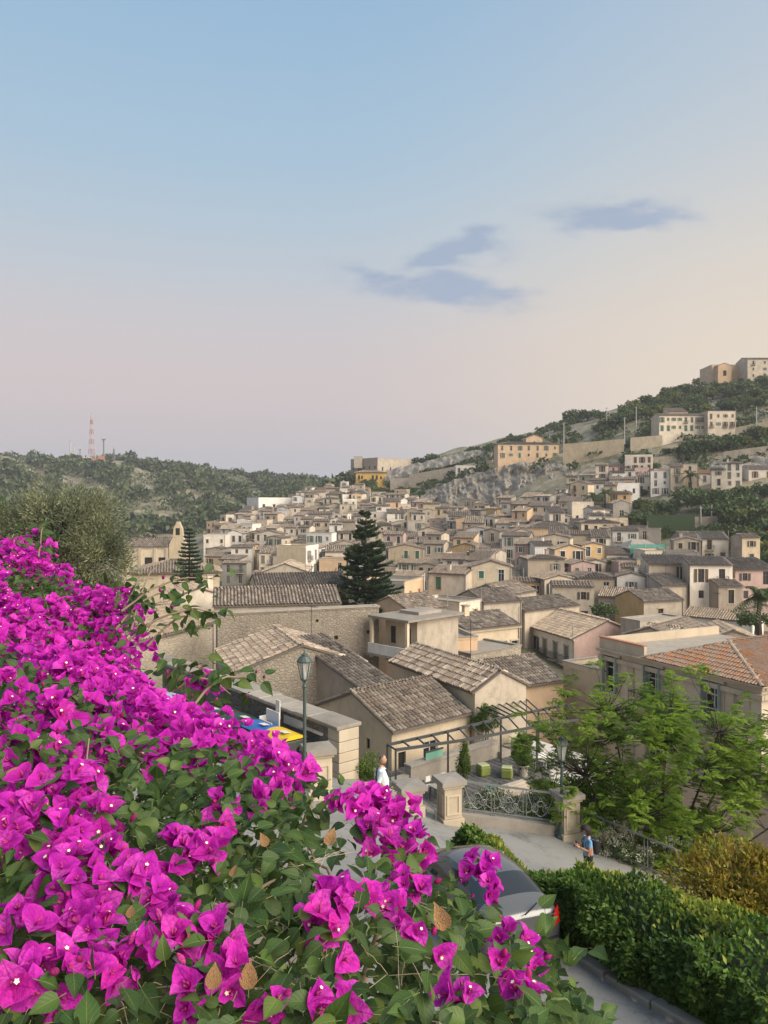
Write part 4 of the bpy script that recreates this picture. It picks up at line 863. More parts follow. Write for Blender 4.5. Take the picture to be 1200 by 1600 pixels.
def pillar(x, y, z0, h, label, w=.56):
    r = empty('gate_pillar', (x, y, z0), .35, label, 'pillar'); m = MB(); q = w / 2
    m.box(-q - .06, q + .06, -q - .06, q + .06, -.6, .22, M_stone); m.box(-q, q, -q, q, .22, h - .2, M_stone); o = m.build('shaft', r); bevel(o, .015)
    for a in range(4):
        m = MB(); M_ = Matrix.Rotation(a * math.pi / 2, 4, 'Z')
        for (x0, x1, z1, z2) in ((-q + .07, -q + .12, .34, h - .4), (q - .12, q - .07, .34, h - .4), (-q + .12, q - .12, .34, .39), (-q + .12, q - .12, h - .45, h - .4)): m.box(x0, x1, -q - .025, -q - .002, z1, z2, M_stone, M_)
        m.build('panel_frame', r)
    m = MB(); m.box(-q - .05, q + .05, -q - .05, q + .05, h - .2, h - .12, M_stone); m.box(-q - .11, q + .11, -q - .11, q + .11, h - .12, h + .02, M_cap); m.raw([(-q - .11, -q - .11, h + .021), (q + .11, -q - .11, h + .021), (q + .11, q + .11, h + .021), (-q - .11, q + .11, h + .021), (0, 0, h + .06)], [(0, 1, 4), (1, 2, 4), (2, 3, 4), (3, 0, 4)], M_cap); m.build('cap', r)
pillar(-1.83, 21.4, rz_(-1.83, 21.4), 1.35, 'panelled limestone pillar with mossy cap beside the lamp post and bins', .62)
pillar(1.93, 22.7, rz_(1.93, 22.7), 1.32, 'panelled limestone pillar between the stair railing and the scrolled railing')
pillar(.75, 22.6, rz_(.75, 22.6), .8, 'low limestone post with rough mossy top at the head of the stairs', .6)
pillar(5.5, 23.1, rz_(5.5, 23.1), 1.35, 'panelled limestone pillar behind the green lamp post')

def lamp(x, y, z, h, label):
    r = empty('street_lamp', (x, y, z), .3, label, 'street lamp'); m = MB()
    m.lathe([(.17, 0), (.17, .06), (.13, .1), (.11, .32), (.085, .4), (.075, .42), (.09, .46), (.06, .5), (.05, 1.0), (.062, 1.03), (.05, 1.06), (.042, h - .95), (.06, h - .93), (.06, h - .9), (.035, h - .86), (.03, h - .78)], M_lamp, 12); m.build('post', r, smooth=False)
    g = MB(); z0, z1 = h - .72, h - .26; b, t = .10, .19
    for a in range(6):
        p = [Vector((math.cos(q) * rr, math.sin(q) * rr, zz)) for q, rr, zz in ((a * math.pi / 3, b, z0), ((a + 1) * math.pi / 3, b, z0), ((a + 1) * math.pi / 3, t, z1), (a * math.pi / 3, t, z1))]; g.face(p, M_lglass)
    la = g.build('lantern_glass', r)
    f = MB()
    for a in range(6):
        q = a * math.pi / 3; f.bar((math.cos(q) * b, math.sin(q) * b, z0), (math.cos(q) * t, math.sin(q) * t, z1), .022, M_lamp)
    f.lathe([(.03, z0 - .08), (.06, z0 - .05), (.115, z0 - .015), (.115, z0 + .01)], M_lamp, 12); f.build('lantern_frame', r)
    c = MB(); c.lathe([(.21, z1), (.215, z1 + .03), (.16, z1 + .1), (.12, z1 + .15), (.085, z1 + .16), (.085, z1 + .2), (.03, z1 + .24), (.012, z1 + .32)], M_lamp, 12); c.build('lantern_hood', r)
    b_ = MB(); b_.lathe([(.02, z0), (.045, z0 + .1), (.03, z0 + .2), (.01, z0 + .24)], SH['white'], 8); b_.build('bulb', r)
M_lamp = simple('lamp_paint', (.075, .10, .095), .5, metal=.3)
_lg = NT('lantern_glass'); _lg.col((.55, .55, .52)).set(Roughness=.25, Alpha=.45); M_lglass = _lg.m
lamp(-2.12, 20.5, rz_(-2.12, 20.5) + .02, -3.93 - rz_(-2.12, 20.5), 'tall dark street lamp with glazed lantern in front of the parapet wall')
lamp(5.3, 22.9, rz_(5.3, 22.9) + .02, 3.04, 'green-grey street lamp with glazed lantern in front of the scrolled railing')

def container(x, y, rz, lid, body, label, s=1.0):
    r = empty('waste_bin', (x, y, rz_(x, y)), rz, label, 'bin', 'waste bins along the parapet wall'); r.scale = (s, s, s); m = MB()
    m.raw([(-.56, -.42, .14), (.56, -.42, .14), (.56, .42, .14), (-.56, .42, .14), (-.66, -.52, 1.1), (.66, -.52, 1.1), (.66, .52, 1.1), (-.66, .52, 1.1)], [(3, 2, 1, 0), (4, 5, 6, 7), (0, 1, 5, 4), (1, 2, 6, 5), (2, 3, 7, 6), (3, 0, 4, 7)], body)
    m.box(-.69, .69, -.55, .55, 1.1, 1.15, body); m.box(-.5, .5, -.535, -.45, .5, .56, body); bevel(m.build('body', r), .03)
    l = MB(); n = 7
    prof = [(-.56 + 1.12 * i / (n - 1), 1.155 + .2 * math.sin(math.pi * (i + .25) / (n - .5)) ** .7) for i in range(n)]
    for i in range(n - 1):
        (y0, z0), (y1, z1) = prof[i], prof[i + 1]; l.face([(-.7, y0, z0), (.7, y0, z0), (.7, y1, z1), (-.7, y1, z1)], lid)
    for q in (-.7, .7): l.face([(q, y0, z0) for y0, z0 in (prof if q > 0 else prof[::-1])], lid)
    lo = l.build('lid', r); s_ = MB(); s_.box(-.18, .18, -.14, .14, 0, .01, SH['white']); s_.build('sticker', lo, (.25, -.1, 1.40), (-.12, 0, 0))
    for q in (-.6, .6):
        for w in (-.45, .45): k = MB(); k.tube([(q - .03, w, .08), (q + .03, w, .08)], .08, M_rubber, 10); k.build('wheel', r)
    hd = MB(); hd.tube([(-.55, -.60, 1.13), (.55, -.60, 1.13)], .02, body, 6); hd.build('handle', r)
M_rubber = simple('rubber', (.02, .02, .02), .8); wa = math.atan2(10.5, -8.75)
bc = {k: simple('bin_' + k, c, .45, .12, spec=.45) for k, c in {'yellow': (.62, .42, .015), 'blue': (.025, .12, .38), 'green': (.02, .055, .035), 'brown': (.06, .042, .035), 'grey': (.05, .055, .055), 'black': (.018, .018, .02)}.items()}
for (px, py), lid, body, lab in (((443, 1149), 'yellow', 'grey', 'yellow-lidded waste container beside the black wheelie bin'), ((411, 1134), 'blue', 'grey', 'blue-lidded waste container with white card behind it'),
                                 ((381, 1121), 'green', 'green', 'dark green waste container beside the blue-lidded one'), ((355, 1109), 'brown', 'brown', 'brown waste container at the far end of the bins')):
    p = PZ(px, py, -7.6); container(p.x, p.y, wa - math.pi, bc[lid], bc[body], lab, .9)
p = PZ(470, 1160, -7.9); container(p.x, p.y, wa - math.pi, bc['black'], bc['black'], 'black wheelie bin behind the lamp post', .72)
cb = MB(); p = PZ(424, 1128, -7.45); cb.box(-.42, .42, -.05, .0, 0, .55, PL['bright']); cb.box(-.42, .42, -.33, -.05, 0, .05, PL['bright']); cb.box(-.44, -.40, -.33, .02, 0.0, .32, PL['bright']); cb.box(.1, .36, .02, .05, .3, .95, PL['bright']); cb.box(-.40, .44, -.36, -.33, 0, .25, PL['bright'])
tag(cb.build('cardboard_box', None, (p.x, p.y + .55, -7.75), (0, 0, wa - math.pi)), 'torn white carton leaning on the wall behind the bins', 'box')

# ------------------------------------------------------------------ cars
def carpaint(name, c): t = NT(name); t.col(c).set(Roughness=.28, Metallic=.35, Specular_IOR_Level=.5, Coat_Weight=.6, Coat_Roughness=.08); return t.m
M_tail = NT('tail_light'); M_tail.col((.55, .02, .015)).set(Roughness=.15, Specular_IOR_Level=.6); M_tail = M_tail.m
M_head = NT('head_light'); M_head.col((.6, .62, .64)).set(Roughness=.1); M_head = M_head.m
M_cglass = NT('car_glass'); M_cglass.col((.02, .024, .028)).set(Roughness=.05, Specular_IOR_Level=.8); M_cglass = M_cglass.m
def car(x, y, z, rz, paint, label, plate=None, pitch=0.0):
    """hatchback pointing along local +y, rear at y=0"""
    r = empty('parked_car', (x, y, z), rz, label, 'car'); r.rotation_euler = (pitch, 0, rz)
    # y, half widths (sill, mid, belt, roof), z (sill, mid, belt, roof)
    st = [(0.0, .66, .74, .70, .60, .32, .62, .90, .93), (.12, .78, .84, .78, .64, .24, .60, .95, 1.02), (.40, .82, .87, .82, .62, .22, .60, .97, 1.14), (.88, .84, .88, .83, .60, .22, .60, .97, 1.455), (1.5, .85, .88, .84, .62, .22, .58, .96, 1.50),
          (2.2, .85, .88, .84, .62, .22, .58, .94, 1.47), (2.75, .85, .88, .83, .60, .22, .58, .93, 1.30), (3.25, .84, .87, .80, .66, .22, .58, .92, .965), (3.75, .80, .84, .74, .55, .24, .56, .84, .88), (4.02, .70, .74, .62, .45, .28, .52, .70, .73), (4.1, .55, .60, .5, .35, .34, .48, .6, .62)]
    V = []; Fp = []; Fg = []
    for (yy, a, b, c, d, z1, z2, z3, z4) in st:
        row = [(-a, z1), (-b, z2), (-c, z3), (-d, z4), (0, z4 + .035), (d, z4), (c, z3), (b, z2), (a, z1)]; V += [(q[0], yy, q[1]) for q in row]
    n = 9
    for i in range(len(st) - 1):
        for k in range(n - 1):
            f = (i * n + k, i * n + k + 1, (i + 1) * n + k + 1, (i + 1) * n + k)
            gl = (k in (2, 5) and 2 <= i <= 6) or (k in (3, 4) and i == 2) or (k in (3, 4) and i in (5, 6))
            (Fg if gl else Fp).append(f)
    me = bpy.data.meshes.new('body'); allf = [f[::-1] for f in Fp + Fg] + [tuple(range(n)), tuple((len(st) - 1) * n + k for k in range(n))[::-1]]
    me.from_pydata(V, [], allf); me.materials.append(paint); me.materials.append(M_cglass)
    me.polygons.foreach_set('material_index', [0] * len(Fp) + [1] * len(Fg) + [0, 0]); me.polygons.foreach_set('use_smooth', [True] * len(allf)); me.update()
    o = link('body', me, r); sd = o.modifiers.new('sub', 'SUBSURF'); sd.levels = 2; sd.render_levels = 2
    m = MB(); m.box(-.72, .72, -.06, .25, .24, .50, bc['black']); bevel(m.build('rear_bumper', r), .05)
    for q in (-1, 1):
        m = MB(); m.raw([(q * .80, .10, .70), (q * .58, -.03, .70), (q * .58, -.03, .92), (q * .66, .03, .98), (q * .80, .16, .98)], [(0, 1, 2, 3, 4), (4, 3, 2, 1, 0)], M_tail)
        m.raw([(q * .855, .38, .74), (q * .80, .10, .70), (q * .80, .16, .98), (q * .845, .42, .96)], [(0, 1, 2, 3), (3, 2, 1, 0)], M_tail); m.build('tail_light', r)
        m = MB(); m.box(min(q * .5, q * .72), max(q * .5, q * .72), 3.93, 4.06, .58, .70, M_head); m.build('headlight', r)
        m = MB(); m.box(min(q * .86, q * 1.02), max(q * .86, q * 1.02), 2.55, 2.66, .95, 1.08, paint); bevel(m.build('mirror', r), .03)
        for yy in (.72, 3.3):
            m = MB(); m.tube([(q * .70, yy, .31), (q * .89, yy, .31)], .31, M_rubber, 20); wo = m.build('wheel', r); k = MB(); k.tube([(q * .86, yy, .31), (q * .905, yy, .31)], .2, SH['grey'], 14); k.build('hubcap', wo)
    m = MB(); m.box(-.62, .62, -.035, -.028, .98 - .06, 1.0 - .06, paint); m.build('hatch_seam', r)
    if plate:
        m = MB(); m.box(-.27, .27, -.105, -.085, -.06, .06, SH['plate']); m.box(-.268, -.215, -.108, -.1055, -.056, .056, bc['blue']); m.box(.215, .268, -.108, -.1055, -.056, .056, bc['blue']); po = m.build('number_plate', r, (0, 0, .60))
        cu = bpy.data.curves.new('plate_text', 'FONT'); cu.body = plate; cu.size = .10; cu.align_x = 'CENTER'; cu.align_y = 'CENTER'; cu.extrude = .001; cu.materials.append(bc['black'])
        t = bpy.data.objects.new('tmp', cu); COL.objects.link(t); me2 = bpy.data.meshes.new_from_object(t.evaluated_get(bpy.context.evaluated_depsgraph_get())); bpy.data.objects.remove(t)
        me2.materials.clear(); me2.materials.append(bc['black']); link('plate_text', me2, po, (0, -.1085, 0), (math.pi / 2, 0, 0))
    w = MB(); w.bar((-.02, -.03, 1.02), (.32, .12, 1.11), .02, bc['black']); w.build('wiper', r)
    return r
SH['plate'] = simple('plate_white', (.75, .76, .76), .4, .03)
pg = carpaint('graphite_paint', (.12, .125, .13)); pb = carpaint('pale_blue_paint', (.38, .46, .52)); pw = carpaint('white_paint', (.62, .63, .64))
GC = car(2.30, 12.35, rz_(2.42, 12.9) + .0, .36, pg, 'grey hatchback parked between the bougainvillea and the hedge', 'FL 735FG', pitch=-.06); GC.scale = (.88, .88, .88)
p = PZ(283, 1092, -7.6); car(p.x + .7, p.y - 1.6, rz_(p.x, p.y), math.radians(52), pb, 'pale blue car parked beside the long parapet wall')
p = PZ(395, 1128, -7.9); car(p.x - .8, p.y - .8, rz_(p.x, p.y), math.radians(52), pw, 'white car parked close behind the waste containers')

# ------------------------------------------------------------------ restaurant terrace with pergola
TZ = -14.5
def rest_terrace():
    u = Vector((.80, .60, 0)); v = Vector((.60, -.80, 0)); o = Vector((-.6, 38.6, TZ))
    r = empty('terrace_floor', (0, 0, 0)); tag(r, 'dark slab paving of the terrace under the pergola', kind='structure')
    m = MB(); cs = [(-1, -3), (13.5, -3), (13.5, 4.6), (7.5, 6.2), (-1, 6.2)]
    top = [o + u * a + v * b - Vector((0, 0, .03)) for a, b in cs]; bot = [p - Vector((0, 0, 8)) for p in top]
    m.raw([Vector(p) for p in top] + bot, [(4, 3, 2, 1, 0)], SH['joint']); m.raw([Vector(p) for p in top] + bot, [(0, 1, 6, 5), (1, 2, 7, 6), (2, 3, 8, 7), (3, 4, 9, 8), (4, 0, 5, 9)], M_rub2); m.build('base', r)
    sl = []
    for k in range(3): q = MB(); q.box(-.172, .172, -.375, .375, 0, .034 - .004 * k, SLAB[k]); sl.append(q.mesh('paving_slab'))
    ang = math.atan2(v.y, v.x) - math.pi / 2; n = 0
    for i in range(44):
        for j in range(15):
            a = -.8 + .40 * i; b = -2.6 + .80 * j + (.4 if i % 2 else 0); p = o + u * a + v * b
            px = 600 + p.x / p.y * F; py = HOR - p.z / p.y * F
            if 590 < px < 865 and 1135 < py < 1300 and n < 300:
                link('paving_slab', random.choice(sl), r, (p.x, p.y, TZ - .03 + random.uniform(-.002, .003)), (0, 0, ang)); n += 1
    # low planter wall
    a = PZ(642, 1198, -13.6); b = PZ(778, 1159, -13.6); rr = empty('low_wall', (a.x, a.y, TZ), math.atan2(b.y - a.y, b.x - a.x), 'stained concrete bench wall along the cream house', 'wall'); L = (b - a).length
    m = MB(); m.box(0, L, 0, .45, 0, .86, M_conc); m.box(L, L + .8, -.25, .75, -.0, .35, M_conc); m.box(-2.4, -.01, .1, .45, 0, .45, M_conc); m.build('wall', rr)
    m = MB(); m.box(-.05, L + .05, -.06, .52, .86, .96, M_cap); m.build('coping', rr)
    # pergola
    zt = -12.0; T_ = [(.16, 38.5), (3.4, 40.8), (6.6, 43.4), (9.05, 45.0), (11.0, 46.3)]; B_ = [(.57, 37.7), (4.1, 39.3), (8.3, 41.7), (10.9, 43.1)]; C_ = [(5.4, 45.9), (8.8, 47.6)]
    pr = empty('pergola', (T_[0][0], T_[0][1], TZ), 0, 'dark steel pergola frame over the paved terrace', 'pergola'); ox, oy = T_[0]
    loc = lambda p, z: (p[0] - ox, p[1] - oy, z - TZ)
    for ch in (T_, B_, C_):
        for p, q in zip(ch[:-1], ch[1:]): m = MB(); m.bar(loc(p, zt), loc(q, zt), .09, M_steel, .14); m.build('beam', pr)
    for p in T_[:4] + B_[:3] + C_: m = MB(); m.bar(loc(p, TZ - .02), loc(p, zt), .10, M_steel); m.build('post', pr)
    def along(ch, t):
        ls = [math.dist(a, b) for a, b in zip(ch[:-1], ch[1:])]; s = t * sum(ls)
        for (a, b), l in zip(zip(ch[:-1], ch[1:]), ls):
            if s <= l + 1e-6: return (a[0] + (b[0] - a[0]) * s / l, a[1] + (b[1] - a[1]) * s / l)
            s -= l
        return ch[-1]
    for i in range(15): t = i / 14; m = MB(); m.bar(loc(along(T_, t), zt + .02), loc(along(B_, t), zt + .02), .05, M_steel, .08); m.build('joist', pr)
    for i in range(8): t = i / 7; m = MB(); m.bar(loc(along(C_, t), zt + .02), loc(along(T_[2:4], t), zt + .02), .05, M_steel, .08); m.build('joist', pr)
    for (px, py, c, lab) in ((755, 1211, 'moss', 'mossy green fabric pouf by the bench wall'), (792, 1215, 'moss', 'mossy green fabric pouf in the middle of the paving'), (808, 1168, 'pale', 'pale green pouf with folded cushion at the far end of the paving'), (768, 1260, 'moss', 'olive green pouf in front of the teal one'), (767, 1246, 'teal', 'teal pouf behind the olive green one')):
        p = PZ(px, py, TZ); rr = empty('pouf', (p.x, p.y, TZ + .006), random.uniform(0, 1.5), lab, 'pouf', 'poufs on the terrace'); m = MB(); s = .31
        m.box(-s, s, -s, s, 0, .52, POUF[c]); b = m.build('seat', rr); bevel(b, .09, 4); m = MB(); m.box(-s + .04, s - .04, -s + .04, s - .04, .522, .60, POUF['pale' if c != 'teal' else 'teal']); k = m.build('cushion', rr); bevel(k, .035, 3)
    p = PZ(700, 1224, -13.75); rr = empty('long_table', (p.x, p.y, TZ), .62, 'pale stone-topped long table below the pillar', 'table'); m = MB(); m.box(-.95, .95, -.4, .4, .70, .76, M_cap); m.build('table_top', rr)
    for q in (-.85, .85):
        for w in (-.33, .33): m = MB(); m.box(q - .03, q + .03, w - .03, w + .03, 0, .70, M_steel); m.build('leg', rr)
    for i, q in enumerate((-.5, .5)):
        rc = empty('chair', (p.x + q * .8 - .45, p.y + q * .5 + .75, TZ), .62, 'light slatted chair behind the long table', 'chair', 'chairs at the long table'); m = MB(); m.box(-.2, .2, -.2, .2, .43, .47, SH['white']); m.build('seat', rc); m = MB(); m.box(-.2, .2, .17, .2, .6, .88, SH['white']); m.build('backrest', rc)
        for a in (-.17, .17):
            for b in (-.17, .18): m = MB(); m.box(a - .015, a + .015, b - .015, b + .015, 0, .43 if b < 0 else .88, M_steel); m.build('leg', rc)
    # steps of pale slabs
    a = PZ(772, 1246, TZ); rs = empty('garden_steps', (a.x, a.y, TZ), .62, 'three pale stone slab steps beside the white-flowering shrub', 'steps')
    for i in range(3): m = MB(); m.box(0, 2.3, -.42 * i - .02, -.42 * i + .36, 0, .34 - .11 * i, PL['beige']); bevel(m.build('step', rs), .02)
    for (px, py) in ((843, 1200), (872, 1196), (897, 1201)):
        p = PZ(px, py, TZ); rr = empty('garden_table', (p.x, p.y, TZ), .3, 'white round garden table with domed cloth seen through the feathery tree', 'table', 'white garden tables'); m = MB()
        m.lathe([(.55, .55), (.545, .66), (.42, .745), (.2, .80), (.02, .82)], PL['bright'], 18); m.build('cloth', rr, smooth=True)
        for q in range(4): m = MB(); an = q * math.pi / 2 + .5; m.tube([(math.cos(an) * .42, math.sin(an) * .42, 0), (math.cos(an) * .4, math.sin(an) * .4, .62)], .025, SH['white'], 6); m.build('leg', rr)
    p = PZ(817, 1212, TZ); rr = empty('plant_pot', (p.x, p.y, TZ), 0, 'grey-green pot with leafy bush on the terrace paving', 'plant pot'); m = MB(); m.lathe([(.24, 0), (.30, .5), (.34, .52), (.34, .6), (.28, .6), (.27, .5)], PL['grey'], 16); m.build('pot', rr); global POT; POT = (rr, p)
    # house awning with green blind
    a = PZ(666, 1172, -13.3)
SH['joint'] = simple('pale_joint', (.52, .49, .45), .9); SLAB = [simple('slab%d' % k, c, .8, .25, 4) for k, c in enumerate(((.105, .10, .10), (.13, .125, .12), (.085, .082, .083)))]
POUF = {'moss': simple('moss_fabric', (.16, .19, .05), .9, .3), 'pale': simple('pale_green_fabric', (.36, .40, .22), .9, .2), 'teal': simple('teal_fabric', (.03, .17, .14), .9)}
rest_terrace()
def green_blind():
    a = PZ(663, 1168, -13.2); b = PZ(688, 1160, -13.2)
    ang = math.atan2(3.1, 3.73); r = empty('window_blind', (2.62, 41.28, -13.15), ang, 'mint green roller blind on the cream house window', 'blind'); m = MB(); m.box(-.62, .62, -.13, -.10, -.75, .0, simple('mint_fabric', (.16, .36, .28), .8)); m.build('fabric', r); m = MB(); m.box(-.66, .66, -.16, -.08, 0, .07, M_steel); m.build('roller', r)
green_blind()

# ------------------------------------------------------------------ railings
def scroll(m, c, r0, turns, ax, up, mat, sgn=1, start=0.0, rad=.016, n=22):
    pts = []
    for i in range(n):
        t = i / (n - 1); a = start + sgn * t * turns * 2 * math.pi; rr = r0 * (1 - .72 * t); pts.append(Vector(c) + Vector(ax) * math.cos(a) * rr + Vector(up) * math.sin(a) * rr)
    m.tube(pts, rad, mat, 5)
def railing(a, b, za, zb, h, label, scrolls=True):
    a = Vector((*a, za)); b = Vector((*b, zb)); e = b - a; L = e.length; ax = e / L; up = Vector((0, 0, 1)); r = empty('iron_railing', a, 0, label, 'railing')
    at = lambda s, z: ax * s + up * z
    m = MB(); m.bar(at(0, h), at(L, h), .05, M_rail); m.build('top_rail', r); m = MB(); m.bar(at(0, .1), at(L, .1), .035, M_rail); m.build('bottom_rail', r)
    n = max(2, round(L / 1.15)); sp = L / n
    for i in range(n + 1):
        for q in (-.05, .05): s = min(max(i * sp + q, .02), L - .02); m = MB(); m.bar(at(s, 0), at(s, h), .022, M_rail); m.build('post', r)
    if scrolls:
        for i in range(n):
            m = MB(); c = (i + .5) * sp
            for q in (-1, 1):
                pts = [at(c + q * sp * .42 * t, h * (.18 + .74 * (t ** 2))) for t in np.linspace(0, 1, 9)]; m.tube(pts, .016, M_rail, 5)
                scroll(m, at(c + q * sp * .2, h * .42), sp * .15, 1.4, ax, up, M_rail, q, math.pi / 2)
                pts = [at(c + q * sp * .46 * t, h * (.80 - .55 * math.sin(math.pi / 2 * t))) for t in np.linspace(0, 1, 9)]; m.tube(pts, .014, M_rail, 5)
            scroll(m, at(c, h * .56), sp * .13, 1.0, ax, up, M_rail, 1, 0); m.build('scroll_panel', r)
    return r
M_rail = simple('silvery_iron', (.20, .215, .21), .5, .3, metal=.4)
za = rz_(2.3, 22.9); zb = rz_(5.2, 23.1)
pm = polywall('plinth', [(2.25, 22.95), (5.2, 23.2)], [za + .3, zb + .3], [za - .5, zb - .5], .35, M_cap); tag(pm, 'low mossy stone plinth under the scrolled railing', 'plinth')
railing((2.3, 22.95), (5.2, 23.2), za + .3, zb + .3, .92, 'silvery iron railing with scrollwork between two limestone pillars')
railing((5.9, 23.0), (8.2, 21.2), rz_(5.9, 23), rz_(8.2, 21.2), .95, 'plain dark iron railing sloping down beside the white-flowering shrub', scrolls=False)
railing((-.3, 22.6), (1.2, 20.9) if False else (1.55, 22.5), rz_(-.3, 22.6) + .1, rz_(1.5, 22.4) - .6, .85, 'thin iron stair handrail sloping down beside the walking man', scrolls=False)
# ------------------------------------------------------------------ foliage helpers
def unit(a): return a / np.maximum(np.linalg.norm(a, axis=-1, keepdims=True), 1e-9)
def leaf_cloud(p, ax, nr, ln, wd, fold=.25, mid=.45):
    """p base points, ax leaf axes, nr rough leaf normals; returns verts and triangles, every leaf its own island"""
    n = len(p); ax = unit(ax); sd = unit(np.cross(ax, nr)); up = np.cross(sd, ax)
    ln = np.broadcast_to(np.asarray(ln, float), (n,))[:, None]; wd = np.broadcast_to(np.asarray(wd, float), (n,))[:, None]
    m = p + ax * ln * mid
    V = np.stack([p, m + sd * wd / 2 + up * wd * fold, p + ax * ln - up * ln * .08, m - sd * wd / 2 + up * wd * fold], 1).reshape(-1, 3)
    b = np.arange(n)[:, None] * 4
    Fc = np.concatenate([b + np.array([[0, 1, 2]]), b + np.array([[0, 2, 3]])], 1).reshape(-1, 3)
    return V, Fc
def rand_dir(n): return unit(rng.normal(size=(n, 3)))
def blob_points(n, c, r, shell=.55):
    d = rand_dir(n); k = (shell + (1 - shell) * rng.random(n) ** .6)[:, None]; return np.asarray(c) + d * k * np.asarray(r), d
def stuff(name, V, Fc, mat, parent=None, loc=(0, 0, 0), kind='stuff'):
    o = link(name, np_mesh(name, V, Fc, [mat]), parent, loc)
    if kind: o['kind'] = kind
    return o
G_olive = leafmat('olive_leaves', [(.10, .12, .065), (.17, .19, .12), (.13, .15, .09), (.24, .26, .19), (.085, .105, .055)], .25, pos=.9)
G_fresh = leafmat('fresh_leaves', [(.07, .13, .025), (.12, .19, .035), (.09, .15, .03), (.16, .22, .05)], .4)
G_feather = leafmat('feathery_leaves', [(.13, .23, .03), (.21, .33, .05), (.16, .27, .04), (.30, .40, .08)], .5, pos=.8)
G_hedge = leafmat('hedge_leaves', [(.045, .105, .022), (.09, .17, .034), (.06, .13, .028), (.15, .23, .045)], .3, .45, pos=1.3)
G_tip = leafmat('hedge_tip_leaves', [(.22, .29, .04), (.34, .36, .055), (.17, .25, .04), (.44, .42, .09)], .4)
G_gold = leafmat('golden_leaves', [(.20, .19, .03), (.30, .24, .03), (.14, .16, .03), (.36, .28, .05), (.18, .11, .03)], .35, pos=2.0)
G_pine = leafmat('araucaria_needles', [(.03, .055, .034), (.045, .08, .046), (.065, .10, .056)], .1, pos=.5)
G_dark = leafmat('dark_tree_leaves', [(.03, .06, .025), (.05, .085, .032), (.07, .11, .04), (.09, .13, .045)], .25, obj=.35)
G_mid = leafmat('mid_tree_leaves', [(.05, .075, .025), (.075, .105, .035), (.10, .13, .045)], .25, obj=.4)
G_yel = leafmat('yellowish_tree_leaves', [(.10, .125, .03), (.15, .17, .04), (.19, .19, .05)], .3, obj=.3)
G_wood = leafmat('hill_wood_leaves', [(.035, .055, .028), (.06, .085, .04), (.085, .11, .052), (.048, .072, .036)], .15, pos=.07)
G_white = leafmat('white_petals', [(.50, .50, .42), (.60, .58, .50), (.42, .42, .34), (.55, .50, .38)], .3)
G_palm = leafmat('palm_fronds', [(.05, .085, .03), (.08, .12, .04), (.11, .14, .05)], .3)

# ------------------------------------------------------------------ trees of the slopes: a few kinds, copied
def tree_kind(mat, seed, w=1.0, h=1.0, n=520, leaf=.22):
    g = np.random.default_rng(seed); Vs = []; Fs = []; off = 0
    for k in range(9):
        c = np.array([g.uniform(-.55, .55) * w, g.uniform(-.55, .55) * w, g.uniform(.42, .92) * h]); rr = g.uniform(.28, .5) * np.array([w, w, h * .75])
        d = unit(g.normal(size=(n // 9, 3))); d[:, 2] = np.abs(d[:, 2]) * .9 - .25; d = unit(d); p = c + d * rr * (.75 + .25 * g.random((len(d), 1)))
        V, Fc = leaf_cloud(p, unit(d + g.normal(size=d.shape) * .8), d + g.normal(size=d.shape) * .5, leaf * g.uniform(.6, 1.3, len(d)), leaf * .8, .15)
        Vs.append(V); Fs.append(Fc + off); off += len(V)
    cr = np_mesh('crown', np.concatenate(Vs), np.concatenate(Fs), [mat])
    m = MB(); m.tube([(0, 0, -.35), (.02, .01, .15), (-.02, .03, .5 * h)], [.07, .06, .035], M_bark, 6); m.tube([(.0, .01, .2), (.25 * w, .1, .6 * h)], [.04, .015], M_bark, 5); m.tube([(.0, .01, .25), (-.25 * w, -.1, .65 * h)], [.04, .015], M_bark, 5)
    return cr, m.mesh('trunk')
KINDS_T = {'dark': [tree_kind(G_dark, s) for s in (1, 2, 3)], 'mid': [tree_kind(G_mid, s) for s in (4, 5)], 'yel': [tree_kind(G_yel, 6)], 'shrub': [tree_kind(G_dark, 7, 1.1, .7), tree_kind(G_mid, 8, 1.2, .65)],
           'cyp': [tree_kind(G_dark, 9, .28, 1.5, 500, .16)]}
TL = {'dark': ('dense dark evergreen tree', 'tree'), 'mid': ('loose olive-green tree', 'tree'), 'yel': ('yellow-green bushy tree', 'tree'), 'shrub': ('low dark shrub', 'shrub'), 'cyp': ('slim dark cypress', 'cypress')}
WHERE = {}
def tree(kind, px, py, size, where, d=None):
    """tree whose foot shows at a pixel of the slope; size is the crown width in pixels"""
    d = d or ground_hit(px, py)
    if d is None: return
    p = P(px, py, d); s = size / F * d / 1.9
    lab, cat = TL[kind]; lab = f'{lab} {where}'; nm = {'tree': 'hillside_tree', 'shrub': 'hillside_shrub', 'cypress': 'cypress_tree'}[cat]
    r = empty(nm, (p.x, p.y, p.z), random.uniform(0, 6.3), lab, cat, lab + 's'); cr, tr = random.choice(KINDS_T[kind]); s *= random.uniform(.9, 1.1); r.scale = (s, s, s * random.uniform(.85, 1.1))
    link('crown', cr, r); link('trunk', tr, r)
random.seed(5)
for (px, py, s) in ((870, 667, 28), (895, 662, 34), (918, 658, 30), (938, 660, 26)): tree('dark', px, py, s, 'on the ridge right of the dry knoll')
for (px, py, s) in ((955, 672, 34), (970, 668, 40), (985, 662, 36), (1003, 655, 34), (1020, 650, 30), (1035, 640, 30)): tree(random.choice(('dark', 'mid')), px, py, s, 'massed left of the ivory row house')
for i in range(64):
    t = random.random(); px = 1010 + 200 * t; top = 636 - 52 * t; tree(random.choice(('mid', 'mid', 'dark', 'yel')), px, top + random.uniform(2, 46), random.uniform(18, 30), 'in the wood under the hilltop chapel')
